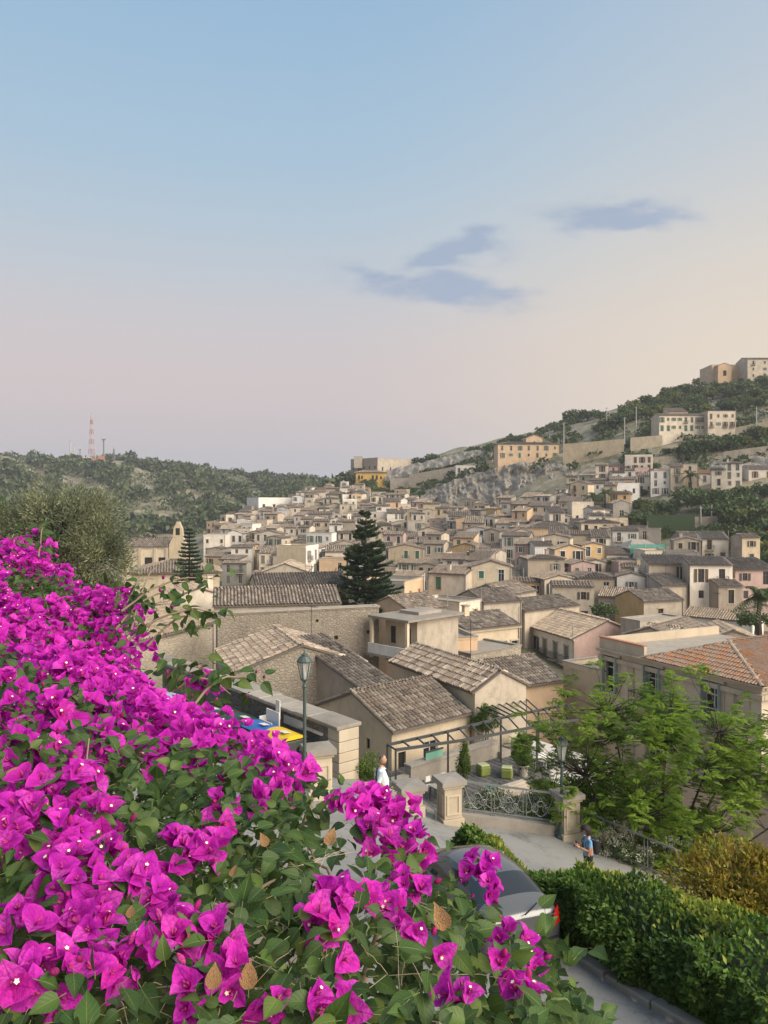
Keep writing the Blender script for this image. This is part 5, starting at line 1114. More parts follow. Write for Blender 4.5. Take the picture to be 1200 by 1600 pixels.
for (px, py, s, k) in ((1080, 716, 40, 'dark'), (1100, 712, 46, 'dark'), (1122, 708, 42, 'dark'), (1145, 704, 38, 'dark'), (1165, 700, 34, 'yel'), (1185, 694, 40, 'mid'), (1203, 690, 40, 'yel'), (1062, 715, 26, 'mid')): tree(k, px, py, s, 'below the ivory row house')
for (px, py, s, k) in ((657, 730, 30, 'dark'), (676, 726, 26, 'dark'), (640, 733, 20, 'dark'), (740, 712, 24, 'dark'), (768, 712, 30, 'dark'), (790, 698, 18, 'mid'), (806, 696, 22, 'dark'), (815, 688, 16, 'mid')): tree(k, px, py, s, 'on the skyline between convent and peach villa')
for (px, py, s, k) in ((575, 768, 30, 'dark'), (592, 775, 30, 'shrub'), (610, 768, 26, 'dark'), (630, 762, 28, 'dark'), (650, 758, 30, 'dark'), (668, 752, 30, 'mid'), (690, 748, 30, 'dark'), (650, 785, 24, 'dark'), (545, 775, 22, 'dark'), (536, 785, 16, 'dark'), (480, 786, 16, 'dark')): tree(k, px, py, s, 'on the slope under the yellow villa')
for (px, py, s, k) in ((975, 722, 14, 'cyp'), (983, 728, 30, 'mid'), (1000, 724, 30, 'mid'), (1020, 735, 24, 'shrub'), (910, 716, 20, 'yel'), (945, 742, 22, 'dark'), (1040, 712, 20, 'mid'), (1055, 720, 22, 'shrub'), (1015, 742, 20, 'shrub')): tree(k, px, py, s, 'between the terrace walls of the slope')
for (px, py, s, k) in ((935, 790, 26, 'dark'), (955, 775, 24, 'mid'), (920, 770, 18, 'dark'), (1000, 800, 30, 'dark'), (1020, 806, 36, 'mid'), (1045, 800, 36, 'dark'), (1072, 792, 44, 'dark'), (1098, 800, 54, 'dark'), (1125, 796, 52, 'dark'), (1145, 806, 40, 'dark'), (1010, 822, 34, 'dark'), (985, 838, 28, 'dark'),
                       (1000, 850, 34, 'yel'), (1022, 846, 34, 'yel'), (1040, 842, 34, 'mid'), (1060, 834, 34, 'dark'), (1085, 828, 36, 'shrub'), (960, 862, 22, 'dark'), (1005, 775, 20, 'mid')): tree(k, px, py, s, 'in the terraced garden grove')
for (px, py, s, k) in ((1150, 835, 56, 'dark'), (1175, 815, 60, 'dark'), (1200, 830, 70, 'mid'), (1140, 860, 46, 'dark'), (1170, 862, 56, 'mid'), (1200, 880, 64, 'yel'), (1190, 905, 46, 'dark'), (1120, 845, 40, 'dark'), (1218, 850, 60, 'dark'), (1160, 785, 40, 'dark'), (1195, 782, 46, 'dark')): tree(k, px, py, s, 'in the thick wood at the right side of town')
for (px, py, d, s, k) in ((945, 968, 100, 40, 'dark'), (925, 905, 130, 16, 'dark'), (958, 885, 150, 22, 'mid'), (755, 838, 255, 20, 'dark'), (1180, 985, 95, 50, 'dark'), (655, 760, 370, 10, 'dark'), (940, 880, 165, 10, 'cyp'), (925, 882, 165, 12, 'mid')): tree(k, px, py, s, 'growing between the town houses', d=d)
random.seed(15)
for i in range(34):      # trees along the skyline up to the chapel
    t = i / 33; px = 935 + 190 * t; py = 668 - 78 * t; tree(random.choice(('mid', 'dark', 'mid', 'yel')), px + random.uniform(-3, 3), py + random.uniform(-3, 12), random.uniform(18, 30), 'along the skyline up to the chapel')
for i in range(46):
    px = random.uniform(1105, 1225); py = random.uniform(800, 905)
    if py > 870 and px < 1165: continue
    tree(random.choice(('dark', 'mid', 'dark', 'yel')), px, py, random.uniform(30, 58), 'in the thick wood at the right side of town')
for i in range(24): px = random.uniform(960, 1110); tree(random.choice(('dark', 'mid', 'shrub', 'yel')), px, random.uniform(792, 852), random.uniform(18, 36), 'in the terraced garden grove')
for i in range(30): px = random.uniform(560, 720); py = 790 - (px - 560) * .24 + random.uniform(-16, 12); tree(random.choice(('dark', 'mid', 'shrub')), px, py, random.uniform(10, 22), 'on the slope under the yellow villa')
def palm(px, py, d, s, label):
    p = P(px, py, d); r = empty('palm_tree', p, random.uniform(0, 6), label, 'palm'); m = MB(); h = s * .9; m.tube([(0, 0, -2), (.05 * s, 0, h * .5), (.0, 0, h)], [.08 * s, .06 * s, .06 * s], M_bark, 7); m.build('trunk', r)
    n = 26; Vs = []; Fs = []; off = 0
    for i in range(n):
        a = rng.uniform(0, 6.28); el = rng.uniform(-.3, 1.2); L = s * rng.uniform(.55, .75); t = np.linspace(0, 1, 13)
        rad = t * L * math.cos(el); z = h + t * L * math.sin(el) - t ** 2 * L * .55; c = np.stack([np.cos(a) * rad, np.sin(a) * rad, z], 1)
        tg = unit(np.gradient(c, axis=0)); sd = np.array([-math.sin(a), math.cos(a), 0])
        for q in (-1, 1):
            ax = tg * .5 + sd * q + np.array([0, 0, -.35]); V, Fc = leaf_cloud(c, ax, np.tile([0, 0, 1.], (13, 1)), L * .28 * (1 - .5 * t), L * .06); Vs.append(V); Fs.append(Fc + off); off += len(V)
    stuff('fronds', np.concatenate(Vs), np.concatenate(Fs), G_palm, r)
palm(1078, 766, 245, 5.5, 'tall palm beside the old rose house'); palm(927, 800, 225, 5.0, 'palm beside the white cubic house'); palm(985, 846, 195, 6.5, 'broad palm below the terraced garden grove'); palm(945, 790, 230, 4.5, 'slender palm left of the garden grove'); palm(1188, 990, 92, 5.0, 'big palm by the apricot house')

# ------------------------------------------------------------------ the wood on the far left hill, and scrub on the slopes
def scatter_wood(name, label, poly, n, size, mat, dmin, dmax, rock=None, seed=3, leaf=.34, per=44):
    g = np.random.default_rng(seed); Vs = []; Fs = []; off = 0; k = 0; tries = 0
    while k < n and tries < n * 60:
        tries += 1; d = math.sqrt(g.uniform(dmin ** 2, dmax ** 2)); px = g.uniform(min(p[0] for p in poly), max(p[0] for p in poly)); z = float(terr_pd(px, d)); py = HOR - z / d * F
        if not inside(poly, px, py): continue
        if noise.fractal(Vector((px * .02, d * .012, seed)), 1, 2, 3) < (rock if rock is not None else -9): continue
        s = g.uniform(*size); x = (px - 600) / F * d; c = np.array([x, d, z + s * .35]); dd = unit(g.normal(size=(per, 3))); dd[:, 2] = np.abs(dd[:, 2]) - .2; dd = unit(dd)
        p = c + dd * np.array([s, s, s * .8]) * (.6 + .4 * g.random((per, 1))) * .6
        V, Fc = leaf_cloud(p, unit(dd + g.normal(size=dd.shape) * .9), dd + g.normal(size=dd.shape) * .4, s * leaf * g.uniform(.6, 1.3, per), s * leaf * .8, .15); Vs.append(V); Fs.append(Fc + off); off += len(V); k += 1
    print(name, k)
    if k:
        o = stuff(name, np.concatenate(Vs), np.concatenate(Fs), mat); tag(o, label, 'wood')
HILL = [(-60, 850), (-60, 690), (200, 690), (420, 720), (560, 745), (560, 790), (420, 800), (400, 830), (300, 846)]
scatter_wood('hill_wood', 'dark green wood covering the far hill under the masts', HILL, 1300, (3.5, 13), G_wood, 430, 1000, rock=.0, per=52)
scatter_wood('hill_scrub', 'low grey-green scrub between the trees of the far hill', HILL, 1100, (2.5, 5), G_olive, 430, 900, seed=9, per=24, leaf=.5)
SLOPE = [(620, 735), (760, 700), (880, 660), (1000, 640), (1210, 580), (1210, 740), (1050, 750), (900, 740), (860, 735), (760, 740), (660, 770), (560, 790), (540, 770)]
scatter_wood('slope_scrub', 'patches of low green scrub on the rocky slope above town', SLOPE, 800, (1.5, 4.0), G_mid, 230, 520, rock=-.05, seed=12, per=26, leaf=.45)

# ------------------------------------------------------------------ radio masts on the far hill
M_mr = simple('mast_red', (.30, .10, .09), .7); M_mw = simple('mast_pale', (.42, .40, .40), .7); M_mg = simple('mast_grey', (.15, .155, .17), .7)
def mast(px, top, d, w, label, lattice=True, mats=(None,), head=False, py0=725):
    p = P(px, py0, d); H = (py0 - top) / F * d; r = empty('radio_mast', p, .4, label, 'mast'); n = max(4, int(H / 5)); m = MB(); ms = mats
    for i in range(n):
        z0, z1 = H * i / n, H * (i + 1) / n; a0 = w * (1 - .75 * i / n); a1 = w * (1 - .75 * (i + 1) / n); mt = ms[i % len(ms)]
        if lattice:
            for k in range(4):
                an = math.pi / 2 * k; bn = an + math.pi / 2; c = lambda a, rr, z: (math.cos(a) * rr, math.sin(a) * rr, z)
                m.bar(c(an, a0, z0), c(an, a1, z1), .35, mt); m.bar(c(an, a0, z0), c(bn, a1, z1), .22, mt); m.bar(c(an, a1, z1), c(bn, a1, z1), .2, mt)
        else: m.tube([(0, 0, z0), (0, 0, z1)], w * .5, mt, 6)
    m.build('mast_body', r); h = MB()
    if head:
        h.tube([(0, 0, H - .8), (0, 0, H + .3)], w * 1.6, M_mg, 8)
        for k in range(3): a = k * 2.1; h.box(math.cos(a) * w * 2 - .2, math.cos(a) * w * 2 + .2, math.sin(a) * w * 2 - .2, math.sin(a) * w * 2 + .2, H - 2, H + 1.5, M_mw)
    else: h.tube([(0, 0, H), (0, 0, H + 3)], .15, M_mg, 5)
    h.build('antenna_head', r)
mast(143, 648, 800, 3.6, 'tall red and white lattice mast on the far hill', mats=(M_mr, M_mw)); mast(162, 686, 800, 1.4, 'dark pole mast with antenna head right of the tall lattice mast', False, (M_mg,), True)
mast(178, 701, 790, 1.8, 'short grey lattice mast right of the pole mast', mats=(M_mg,)); mast(110, 691, 805, 1.4, 'pale pole left of the tall lattice mast', False, (M_mw,)); mast(116, 698, 805, .9, 'thin pale pole beside the thicker pale one', False, (M_mw,)); mast(125, 702, 795, .9, 'short pole with antenna head by the hut', False, (M_mg,), True)
p = P(148, 722, 785); hb = empty('mast_hut', p, .2, 'small brick-red hut at the foot of the tall mast', 'hut'); m = MB(); m.box(-11, 3, 0, 6, -6, 4, PL['brick']); m.box(3.01, 9, 0, 6, -6, 6.5, PL['brick']); m.build('wall', hb); m = MB(); m.box(-12, -4, -1, 6, 4.01, 4.6, PL['white']); m.build('roof', hb)

# ------------------------------------------------------------------ rock face and terrace walls of the right slope
M_rock = rubble('limestone_cliff', (.42, .38, .32), (.27, .24, .20), (.11, .10, .085), .55, mort=.13, bump=1.0, patch=.25)  # no mortar here: dark cell edges paint shade into the cliff's crevices
def rockface(name, label, pts, w=140, h=34, amp=3.0, seed=1.0):
    """pts: (px, y_base, y_top, d_base, d_top) along the face"""
    pts = np.array(pts, float); t = np.linspace(0, 1, w); k = np.linspace(0, 1, len(pts)); c = np.stack([np.interp(t, k, pts[:, i]) for i in range(5)], 1); V = []
    for i in range(w):
        for j in range(h):
            f = j / (h - 1); px, yb, yt, db, dt = c[i]; d = db + (dt - db) * f ** 1.6; q = P(px, yb + (yt - yb) * f, d); v = Vector((q.x * .11, q.z * .05 + seed, q.y * .03))
            n1 = 1 - abs(noise.fractal(v, .9, 2.1, 5)) * 2; n2 = noise.fractal(v * 3.1, .8, 2.2, 3); n3 = noise.fractal(v * 9.0, .7, 2.2, 3); q.y -= (n1 * .8 + n2 * .8 + n3 * .45) * amp * min(1, 4 * f + .2); q.z += n2 * .8 * min(1, 3 * f); q.x += n1 * .5; V.append(tuple(q))
    idx = np.arange(w * h).reshape(w, h); Fc = np.stack([idx[:-1, :-1], idx[1:, :-1], idx[1:, 1:], idx[:-1, 1:]], -1).reshape(-1, 4)
    tag(link(name, np_mesh(name, np.array(V), Fc, [M_rock])), label, kind='structure')
rockface('rock_cliff', 'grey limestone cliff below the peach villa', [(655, 798, 775, 338, 352), (700, 805, 752, 326, 346), (750, 806, 738, 316, 340), (800, 800, 726, 306, 330), (850, 788, 722, 296, 322), (890, 770, 728, 290, 316)], 190, 44, 3.4)
rockface('rock_outcrop', 'stepped rocky ground under the terrace walls', [(890, 770, 738, 282, 300), (960, 765, 728, 270, 292), (1040, 752, 722, 262, 286), (1120, 745, 712, 254, 280), (1210, 735, 700, 246, 275)], 170, 20, 2.2, 7.0)
rockface('rock_ridge', 'bare rock band on the skyline', [(600, 752, 735, 430, 450), (660, 738, 722, 415, 440), (720, 722, 706, 405, 425), (770, 716, 700, 385, 400)], 110, 16, 2.2, 3.0)
def slope_wall(px0, y0, px1, y1, d0, d1, h, label, mat=M_rub2):
    a = P(px0, y0, d0); b = P(px1, y1, d1); o = polywall('terrace_wall', [(a.x, a.y), (b.x, b.y)], [a.z, b.z], [a.z - h - 6, b.z - h - 6], 1.0, mat); tag(o, label, 'wall')
slope_wall(880, 694, 975, 686, 316, 306, 8, 'high pale retaining wall right of the peach villa', PL['sand']); slope_wall(985, 684, 1035, 680, 304, 300, 7, 'pale retaining wall behind the slim cypress', PL['sand']); slope_wall(1150, 668, 1230, 652, 290, 282, 9, 'tall pale retaining wall right of the ivory row house', PL['sand'])
slope_wall(990, 716, 1070, 712, 284, 280, 3, 'low dry-stone wall below the retaining walls'); slope_wall(1130, 706, 1220, 694, 268, 262, 3, 'dry-stone wall under the row of dark trees'); slope_wall(610, 748, 700, 742, 405, 395, 4, 'long pale wall climbing past the convent', PL['beige']); slope_wall(640, 742, 770, 718, 398, 372, 3, 'upper path wall along the ridge', PL['beige'])
slope_wall(1010, 806, 1085, 804, 206, 204, 5, 'clipped ivy-green garden terrace wall', simple('ivy_cover', (.035, .06, .025), .8, .4, 3)); slope_wall(1085, 808, 1130, 806, 206, 204, 5, 'bare garden terrace wall beside the ivy one')

# utility poles on the slope
for (px, yb, yt, d) in ((881, 700, 660, 318), (976, 690, 652, 302), (994, 668, 635, 330), (948, 672, 636, 350), (1182, 664, 636, 286), (1112, 812, 788, 205), (1095, 812, 790, 205)):
    a = P(px, yb, d); H = (yb - yt) / F * d; r = empty('utility_pole', a, 0, 'pale utility pole standing on the slope above town', 'pole', 'utility poles'); m = MB(); m.tube([(0, 0, -1), (0, 0, H)], [.2, .13], M_mw, 6); m.build('pole', r); m = MB(); m.box(-.8, .8, -.06, .06, H - .6, H - .45, M_mg); m.build('crossarm', r)
# scaffolded house wrapped in green netting
def scaffold():
    r = empty('scaffolded_house', P(1014, 905, 158), .12, 'house under scaffolding wrapped in green safety netting', 'house'); t = NT('green_netting'); v = t.co(rnd=False); t.col(t.mix(t.noise(v, 1.5, 4), (.03, .20, .16), (.06, .30, .25))).set(Alpha=.78, Roughness=.8); m = MB()
    m.box(-3.6, 3.0, 1.2, 8, -2, 6.2, PL['ivory']); m.build('wall', r); m = MB(); m.raw([(-4.2, .6, 6.3), (3.6, .6, 6.3), (3.6, 8.4, 6.3), (-4.2, 8.4, 6.3), (-1.5, 4.4, 8.0), (1.2, 4.4, 8.0)], [(0, 1, 5, 4), (1, 2, 5), (2, 3, 4, 5), (3, 0, 4)], PL['grey']); m.build('roof', r)
    for z in (0, 2, 4, 6): m = MB(); m.box(-4, 3.4, .0, 1.0, z - .05, z, SH['grey']); m.build('plank_deck', r)
    for i in range(6): m = MB(); x = -4 + 7.4 * i / 5; m.tube([(x, 0, -2), (x, 0, 7.4)], .05, M_mg, 5); m.build('pole', r)
    m = MB(); m.face([(-4.05, -.08, -1), (-.8, -.08, -1), (-.8, -.08, 7.2), (-4.05, -.08, 7.2)], t.m); m.face([(-.7, -.08, 4.4), (3.45, -.08, 4.4), (3.45, -.08, 7.2), (-.7, -.08, 7.2)], t.m); m.build('netting', r)
scaffold()
# ------------------------------------------------------------------ near trees
def curve_pts(a, b, sag, n=6, jit=.0):
    a = Vector(a); b = Vector(b); out = []
    for i in range(n + 1):
        t = i / n; p = a.lerp(b, t); p.z += sag * math.sin(math.pi * t); out.append(p + Vector((random.uniform(-1, 1), random.uniform(-1, 1), random.uniform(-1, 1))) * jit * math.sin(math.pi * t))
    return out
def feather_tree():
    random.seed(31); base = Vector((8.75, 24.3, -13.6)); r = empty('feathery_tree', base, 0, 'feathery bright green tree with thin dark branches in front of the villa', 'tree'); m = MB()
    L = lambda x, y, z: Vector((x - base.x, y - base.y, z - base.z))
    fork = L(8.7, 24.2, -11.0); trunk = [Vector((0, 0, -.5)), Vector((.05, 0, 1.2)), fork]; m.tube(trunk, [.16, .13, .12], M_bark, 8)
    limbs = []
    for tx, ty, tz, rr in ((8.8, 24, -7.2, .09), (6.2, 23.6, -8.3, .07), (11.2, 24.5, -8.2, .07), (7.3, 25, -6.6, .06), (10.2, 23.4, -6.9, .06), (12.2, 23.4, -9.4, .055), (5.4, 24.6, -9.6, .05), (9.6, 22.6, -9.6, .05), (7.4, 22.8, -9.2, .05)):
        pts = curve_pts(fork + Vector((0, 0, random.uniform(-1.3, .1))), L(tx, ty, tz), -.25, 7, .12); m.tube(pts, [rr * (1 - .1 * i) for i in range(8)], M_bark, 6); limbs.append(pts)
    tuft = []
    c = np.array([8.55, 24.0, -8.25]); rad = np.array([4.2, 2.9, 2.95])
    while len(tuft) < 470:
        d = rng.normal(size=3); d /= np.linalg.norm(d); k = rng.uniform(.35, 1.0) ** .7; p = c + d * k * rad
        if p[2] < -10.6 and abs(p[0] - 8.5) < 1.4: continue
        n_ = noise.fractal(Vector(p * .55), 1, 2, 3)
        if n_ < -.16 or (p[2] > -6.6 and n_ < .06): continue
        tuft.append(p)
    for k in range(26):   # outlying sprigs against the villa and the roofs
        a = rng.uniform(-.1, 3.2); tuft.append(c + np.array([math.cos(a) * 4.4 * rng.uniform(.85, 1.05), rng.uniform(-1.5, 1.5), math.sin(a) * 3.3 * rng.uniform(.8, 1.03)]))
    Vs = []; Fs = []; off = 0
    for p in tuft:
        q = L(*p); lim = min((pt for l in limbs for pt in l[2:]), key=lambda u: (u - q).length)
        m.tube(curve_pts(lim, q, -.1, 4, .06), [.022, .018, .013, .009, .006], M_bark, 4, cap=False)
        for j in range(random.randint(9, 13)):
            ln = random.uniform(.22, .42); a0 = random.uniform(0, 6.28); el = random.uniform(-.25, .9); ax = np.array([math.cos(a0) * math.cos(el), math.sin(a0) * math.cos(el), math.sin(el)]); t = np.linspace(.12, 1, 10)
            o = np.array(q) + rng.normal(size=3) * .09; pts = o + ax * (t * ln)[:, None] + np.array([0, 0, -.5]) * (t ** 2 * ln * .55)[:, None]
            sd = np.cross(ax, [0, 0, 1.]); sd /= max(1e-6, np.linalg.norm(sd)); wl = .115 * np.sin(np.pi * (.18 + .8 * t)) + .02
            for s in (-1, 1):
                V, Fc = leaf_cloud(pts, ax * .55 + sd * s + np.array([0, 0, -.22]), np.tile([0, 0, 1.], (10, 1)) + rng.normal(size=(10, 3)) * .15, wl, .034); Vs.append(V); Fs.append(Fc + off); off += len(V)
    m.build('trunk', r); stuff('foliage', np.concatenate(Vs), np.concatenate(Fs), G_feather, r)
    pods = MB()
    for p in random.sample(tuft, 90):
        q = L(*p) + Vector((random.uniform(-.3, .3), random.uniform(-.3, .1), random.uniform(-.35, .1))); pods.box(-.022, .022, -.022, .022, -.03, .03, M_dark, Matrix.Translation(q))
    o = pods.build('seed_pods', r); o['kind'] = 'stuff'
feather_tree()
def leafy_tree(name, label, base, lobes, n, ln, wd, mat, trunk_top, cat='tree', seed=1, tr=.16):
    g = random.Random(seed); r = empty(name, base, 0, label, cat); b = Vector(base); m = MB(); top = Vector(trunk_top) - b
    m.tube(curve_pts((0, 0, -.5), top, 0, 6, .15), [tr, tr * .9, tr * .8, tr * .75, tr * .65, tr * .55, tr * .45], M_bark, 8); tot = sum(l[1][0] * l[1][1] * l[1][2] for l in lobes) ; P_ = []; D_ = []
    for c, rad in lobes:
        c = np.array(c, float) - np.array(b); k = int(n * rad[0] * rad[1] * rad[2] / tot); sub = max(3, k // 900)
        m.tube(curve_pts(top, c, .2, 5, .1), [tr * .45, tr * .36, tr * .3, tr * .2, tr * .12, tr * .06], M_bark, 5, cap=False)
        cc, dd = blob_points(sub * 6, c, np.array(rad) * .85, .35)
        for q, dq in zip(cc, dd):
            kk = k // (sub * 6); p, d = blob_points(kk, q, np.array(rad) * rng.uniform(.20, .36), .3); P_.append(p); D_.append(unit(d * .8 + dq * .7 + np.array([0, 0, .25]) + rng.normal(size=d.shape) * .5))
            if g.random() < .5: m.tube(curve_pts(c, q, .05, 3, .05), [.02, .015, .01, .005], M_bark, 4, cap=False)
    p = np.concatenate(P_); d = np.concatenate(D_); V, Fc = leaf_cloud(p, d, rand_dir(len(p)), ln * rng.uniform(.7, 1.3, len(p)), wd, .15); m.build('trunk', r); stuff('foliage', V, Fc, mat, r)
leafy_tree('olive_tree', 'large silvery olive tree behind the bougainvillea', (-10.2, 21.5, -8.6), [((-9.0, 21.5, -.5), (1.7, 1.6, 1.3)), ((-7.9, 21.2, -1.5), (1.1, 1.2, 1.4)), ((-10.2, 21.8, -1.2), (1.5, 1.5, 1.5)), ((-8.6, 21.0, -2.6), (1.3, 1.2, 1.1)), ((-7.55, 21.2, -2.9), (.8, .9, .9)), ((-9.6, 21, -3), (1.4, 1.2, 1.2))], 52000, .12, .030, G_olive, (-9.4, 21.5, -3.6), seed=2)
leafy_tree('leafy_tree', 'greener leafy tree left of the olive tree', (-12.2, 22.5, -8.6), [((-11.3, 22.4, -.9), (1.3, 1.4, 1.2)), ((-12.4, 22.6, -1.6), (1.6, 1.5, 1.5)), ((-11.4, 22, -2.6), (1.4, 1.2, 1.2)), ((-10.9, 18.5, .15), (.7, .7, .45))], 26000, .11, .04, G_fresh, (-12, 22.5, -3.4), seed=3)

def araucaria(base, H, W, label, seed, top_gap=.0):
    g = np.random.default_rng(seed); random.seed(seed); r = empty('araucaria_tree', base, 0, label, 'tree'); m = MB(); m.tube([(0, 0, -1), (0, 0, H * .5), (0, 0, H)], [H * .016, H * .011, .03], M_bark, 7); Vs = []; Fs = []; off = 0
    nl = int(H / (.5 if W > 4 else .62))
    for i in range(nl):
        f = i / nl; z = H * (.06 + .93 * f); rad = W * (1 - f) ** (.66 if W > 4 else .8) * (.92 + .16 * g.random()) * min(1, .75 + f * 1.5) + .12
        nb = g.integers(8, 12) if W > 4 else g.integers(6, 9); a0 = g.uniform(0, 6.28)
        for b in range(nb):
            a = a0 + 6.283 * b / nb + g.uniform(-.2, .2); R_ = rad * g.uniform(.62, 1.08); z = z + g.uniform(-.25, .25) * (W > 4); t = np.linspace(0, 1, 8); dz = R_ * (.02 + .16 * f) + (g.uniform(-.16, .22) * R_ if W > 4 else 0); c = np.stack([np.cos(a) * t * R_, np.sin(a) * t * R_, z - R_ * .22 * t + R_ * .20 * t ** 2 + dz * t], 1)
            m.tube([Vector(q) for q in c[::2]] + [Vector(c[-1])], [.05, .04, .03, .02, .01], M_bark, 4, cap=False)
            k = max(70, int(R_ * 95)); tt = g.uniform(.18, 1, k) ** .8; q = np.stack([np.interp(tt, t, c[:, j]) for j in range(3)], 1); sd = np.array([-math.sin(a), math.cos(a), 0]); s = g.choice([-1, 1], k)
            wid = .42 * np.minimum(1, R_ / 2) * (1.15 - tt * .75); q = q + sd * (s * wid * g.random(k))[:, None] + np.array([0, 0, 1.]) * (g.uniform(-.05, .16, k))[:, None]
            ax = np.array([math.cos(a), math.sin(a), .25]) * .9 + sd * s[:, None] * .6 + np.array([0, 0, .4]) + g.normal(size=(k, 3)) * .3
            V, Fc = leaf_cloud(q, ax, g.normal(size=(k, 3)), g.uniform(.18, .42, k), .10, .1); Vs.append(V); Fs.append(Fc + off); off += len(V)
    m.build('trunk', r); stuff('needles', np.concatenate(Vs), np.concatenate(Fs), G_pine, r)
b_ = P(571, 1020, 92); araucaria(b_, (1020 - 806) / F * 92, 5.7, 'tall dark araucaria rising behind the rubble building', 5)
b_ = P(296, 930, 118); araucaria(b_, (930 - 822) / F * 118, 2.9, 'slim tiered araucaria beside the church', 8)

# ------------------------------------------------------------------ hedge and shrubs
def surf_leaves(name, parent, pts, nrm, ln, wd, mat, spread=.7, up=.35):
    n = len(pts); d = unit(nrm + rng.normal(size=(n, 3)) * spread + np.array([0, 0, up])); V, Fc = leaf_cloud(pts, d, nrm + rng.normal(size=(n, 3)) * .5, ln * rng.uniform(.65, 1.35, n), wd * rng.uniform(.8, 1.2, n), .18); return stuff(name, V, Fc, mat, parent)
def hedge():
    r = empty('hedge', (0, 0, 0), 0, 'thick dark green hedge with yellow-green tips between road and path', 'hedge')
    F0 = np.array([(1.45, 16.7), (2.3, 14.9), (3.2, 13.1), (4.5, 10.6), (6.6, 6.7), (8.5, 2.7)]); B0 = np.array([(1.9, 16.9), (3.7, 15.9), (5.6, 14.9), (7.6, 13.0), (9.8, 9.5), (11.5, 6.0)])
    t = np.linspace(0, 1, len(F0))
    def at(s, f): a = np.stack([np.interp(s, t, F0[:, k]) for k in (0, 1)], -1); b = np.stack([np.interp(s, t, B0[:, k]) for k in (0, 1)], -1); return a + (b - a) * f[..., None]
    def top(s, f, xy):
        nz = np.array([noise.fractal(Vector((x * .9, y * .9, 5.0)), 1, 2, 3) for x, y in xy]); g0 = np.stack([np.interp(s, t, F0[:, k]) for k in (0, 1)], -1); h = .92 + .42 * nz + .22 * np.sin(f * 3.1) - .8 * np.clip((f - .75) / .25, 0, 1) - .35 * np.clip((.06 - s) / .06, 0, 1) - .42 * np.exp(-((s - .24) / .13) ** 2) * np.clip(f * 1.6, 0, 1)
        return road_z(g0[:, 0], g0[:, 1]) + h - np.clip(f - .2, 0, 1) * 1.35
    # solid core in place of twigs, near-black green painted for inner shade
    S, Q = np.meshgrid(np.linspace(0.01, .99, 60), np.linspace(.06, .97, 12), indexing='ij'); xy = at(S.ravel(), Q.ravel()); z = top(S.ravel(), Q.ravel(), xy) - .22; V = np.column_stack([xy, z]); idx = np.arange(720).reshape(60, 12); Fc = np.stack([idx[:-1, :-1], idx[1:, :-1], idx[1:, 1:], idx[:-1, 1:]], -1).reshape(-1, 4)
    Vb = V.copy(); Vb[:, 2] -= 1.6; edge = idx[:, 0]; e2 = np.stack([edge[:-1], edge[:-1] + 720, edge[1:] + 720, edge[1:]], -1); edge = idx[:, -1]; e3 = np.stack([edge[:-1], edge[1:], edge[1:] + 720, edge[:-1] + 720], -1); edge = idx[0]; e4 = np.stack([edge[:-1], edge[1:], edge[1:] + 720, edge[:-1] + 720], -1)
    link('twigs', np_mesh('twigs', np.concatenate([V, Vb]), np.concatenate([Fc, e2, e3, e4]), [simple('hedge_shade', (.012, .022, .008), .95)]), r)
    n = 30000; s = rng.random(n); f = rng.random(n) ** .85 * .97 + .02; xy = at(s, f); z = top(s, f, xy); p = np.column_stack([xy, z - rng.random(n) ** 2 * .25]); nr = np.tile([-.15, -.25, 1.], (n, 1)) + rng.normal(size=(n, 3)) * .2
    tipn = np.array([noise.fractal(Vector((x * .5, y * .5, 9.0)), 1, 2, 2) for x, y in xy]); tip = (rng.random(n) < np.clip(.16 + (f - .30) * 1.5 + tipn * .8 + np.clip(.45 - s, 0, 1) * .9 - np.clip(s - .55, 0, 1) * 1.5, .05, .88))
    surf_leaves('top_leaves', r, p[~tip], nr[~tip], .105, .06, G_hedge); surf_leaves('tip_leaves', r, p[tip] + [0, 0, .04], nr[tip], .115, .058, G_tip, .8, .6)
    n = 30000; s = rng.random(n); q = rng.random(n); xy = at(s, np.zeros(n)); zt = top(s, np.zeros(n) + .05, xy); zb = road_z(xy[:, 0], xy[:, 1]) + .05; z = zb + (zt - zb + .05) * q; out = np.array([-.88, -.47, 0]); bulge = .34 * np.sin(q * 2.6) + .30 * np.array([noise.fractal(Vector((x * 1.6, y * 1.6, zz * 1.6)), 1, 2, 3) for (x, y), zz in zip(xy, z)])
    p = np.column_stack([xy, z]) + out * (bulge - rng.random(n) ** 2 * .18)[:, None] + np.array([.12, .06, 0]); nr = out + np.array([0, 0, .35]) + rng.normal(size=(n, 3)) * .3; fr = rng.random(n) < .10; surf_leaves('side_leaves', r, p[~fr], nr[~fr], .105, .058, G_hedge, .6, -.1); surf_leaves('fresh_leaves', r, p[fr], nr[fr], .11, .058, G_fresh, .6, -.1)
hedge()
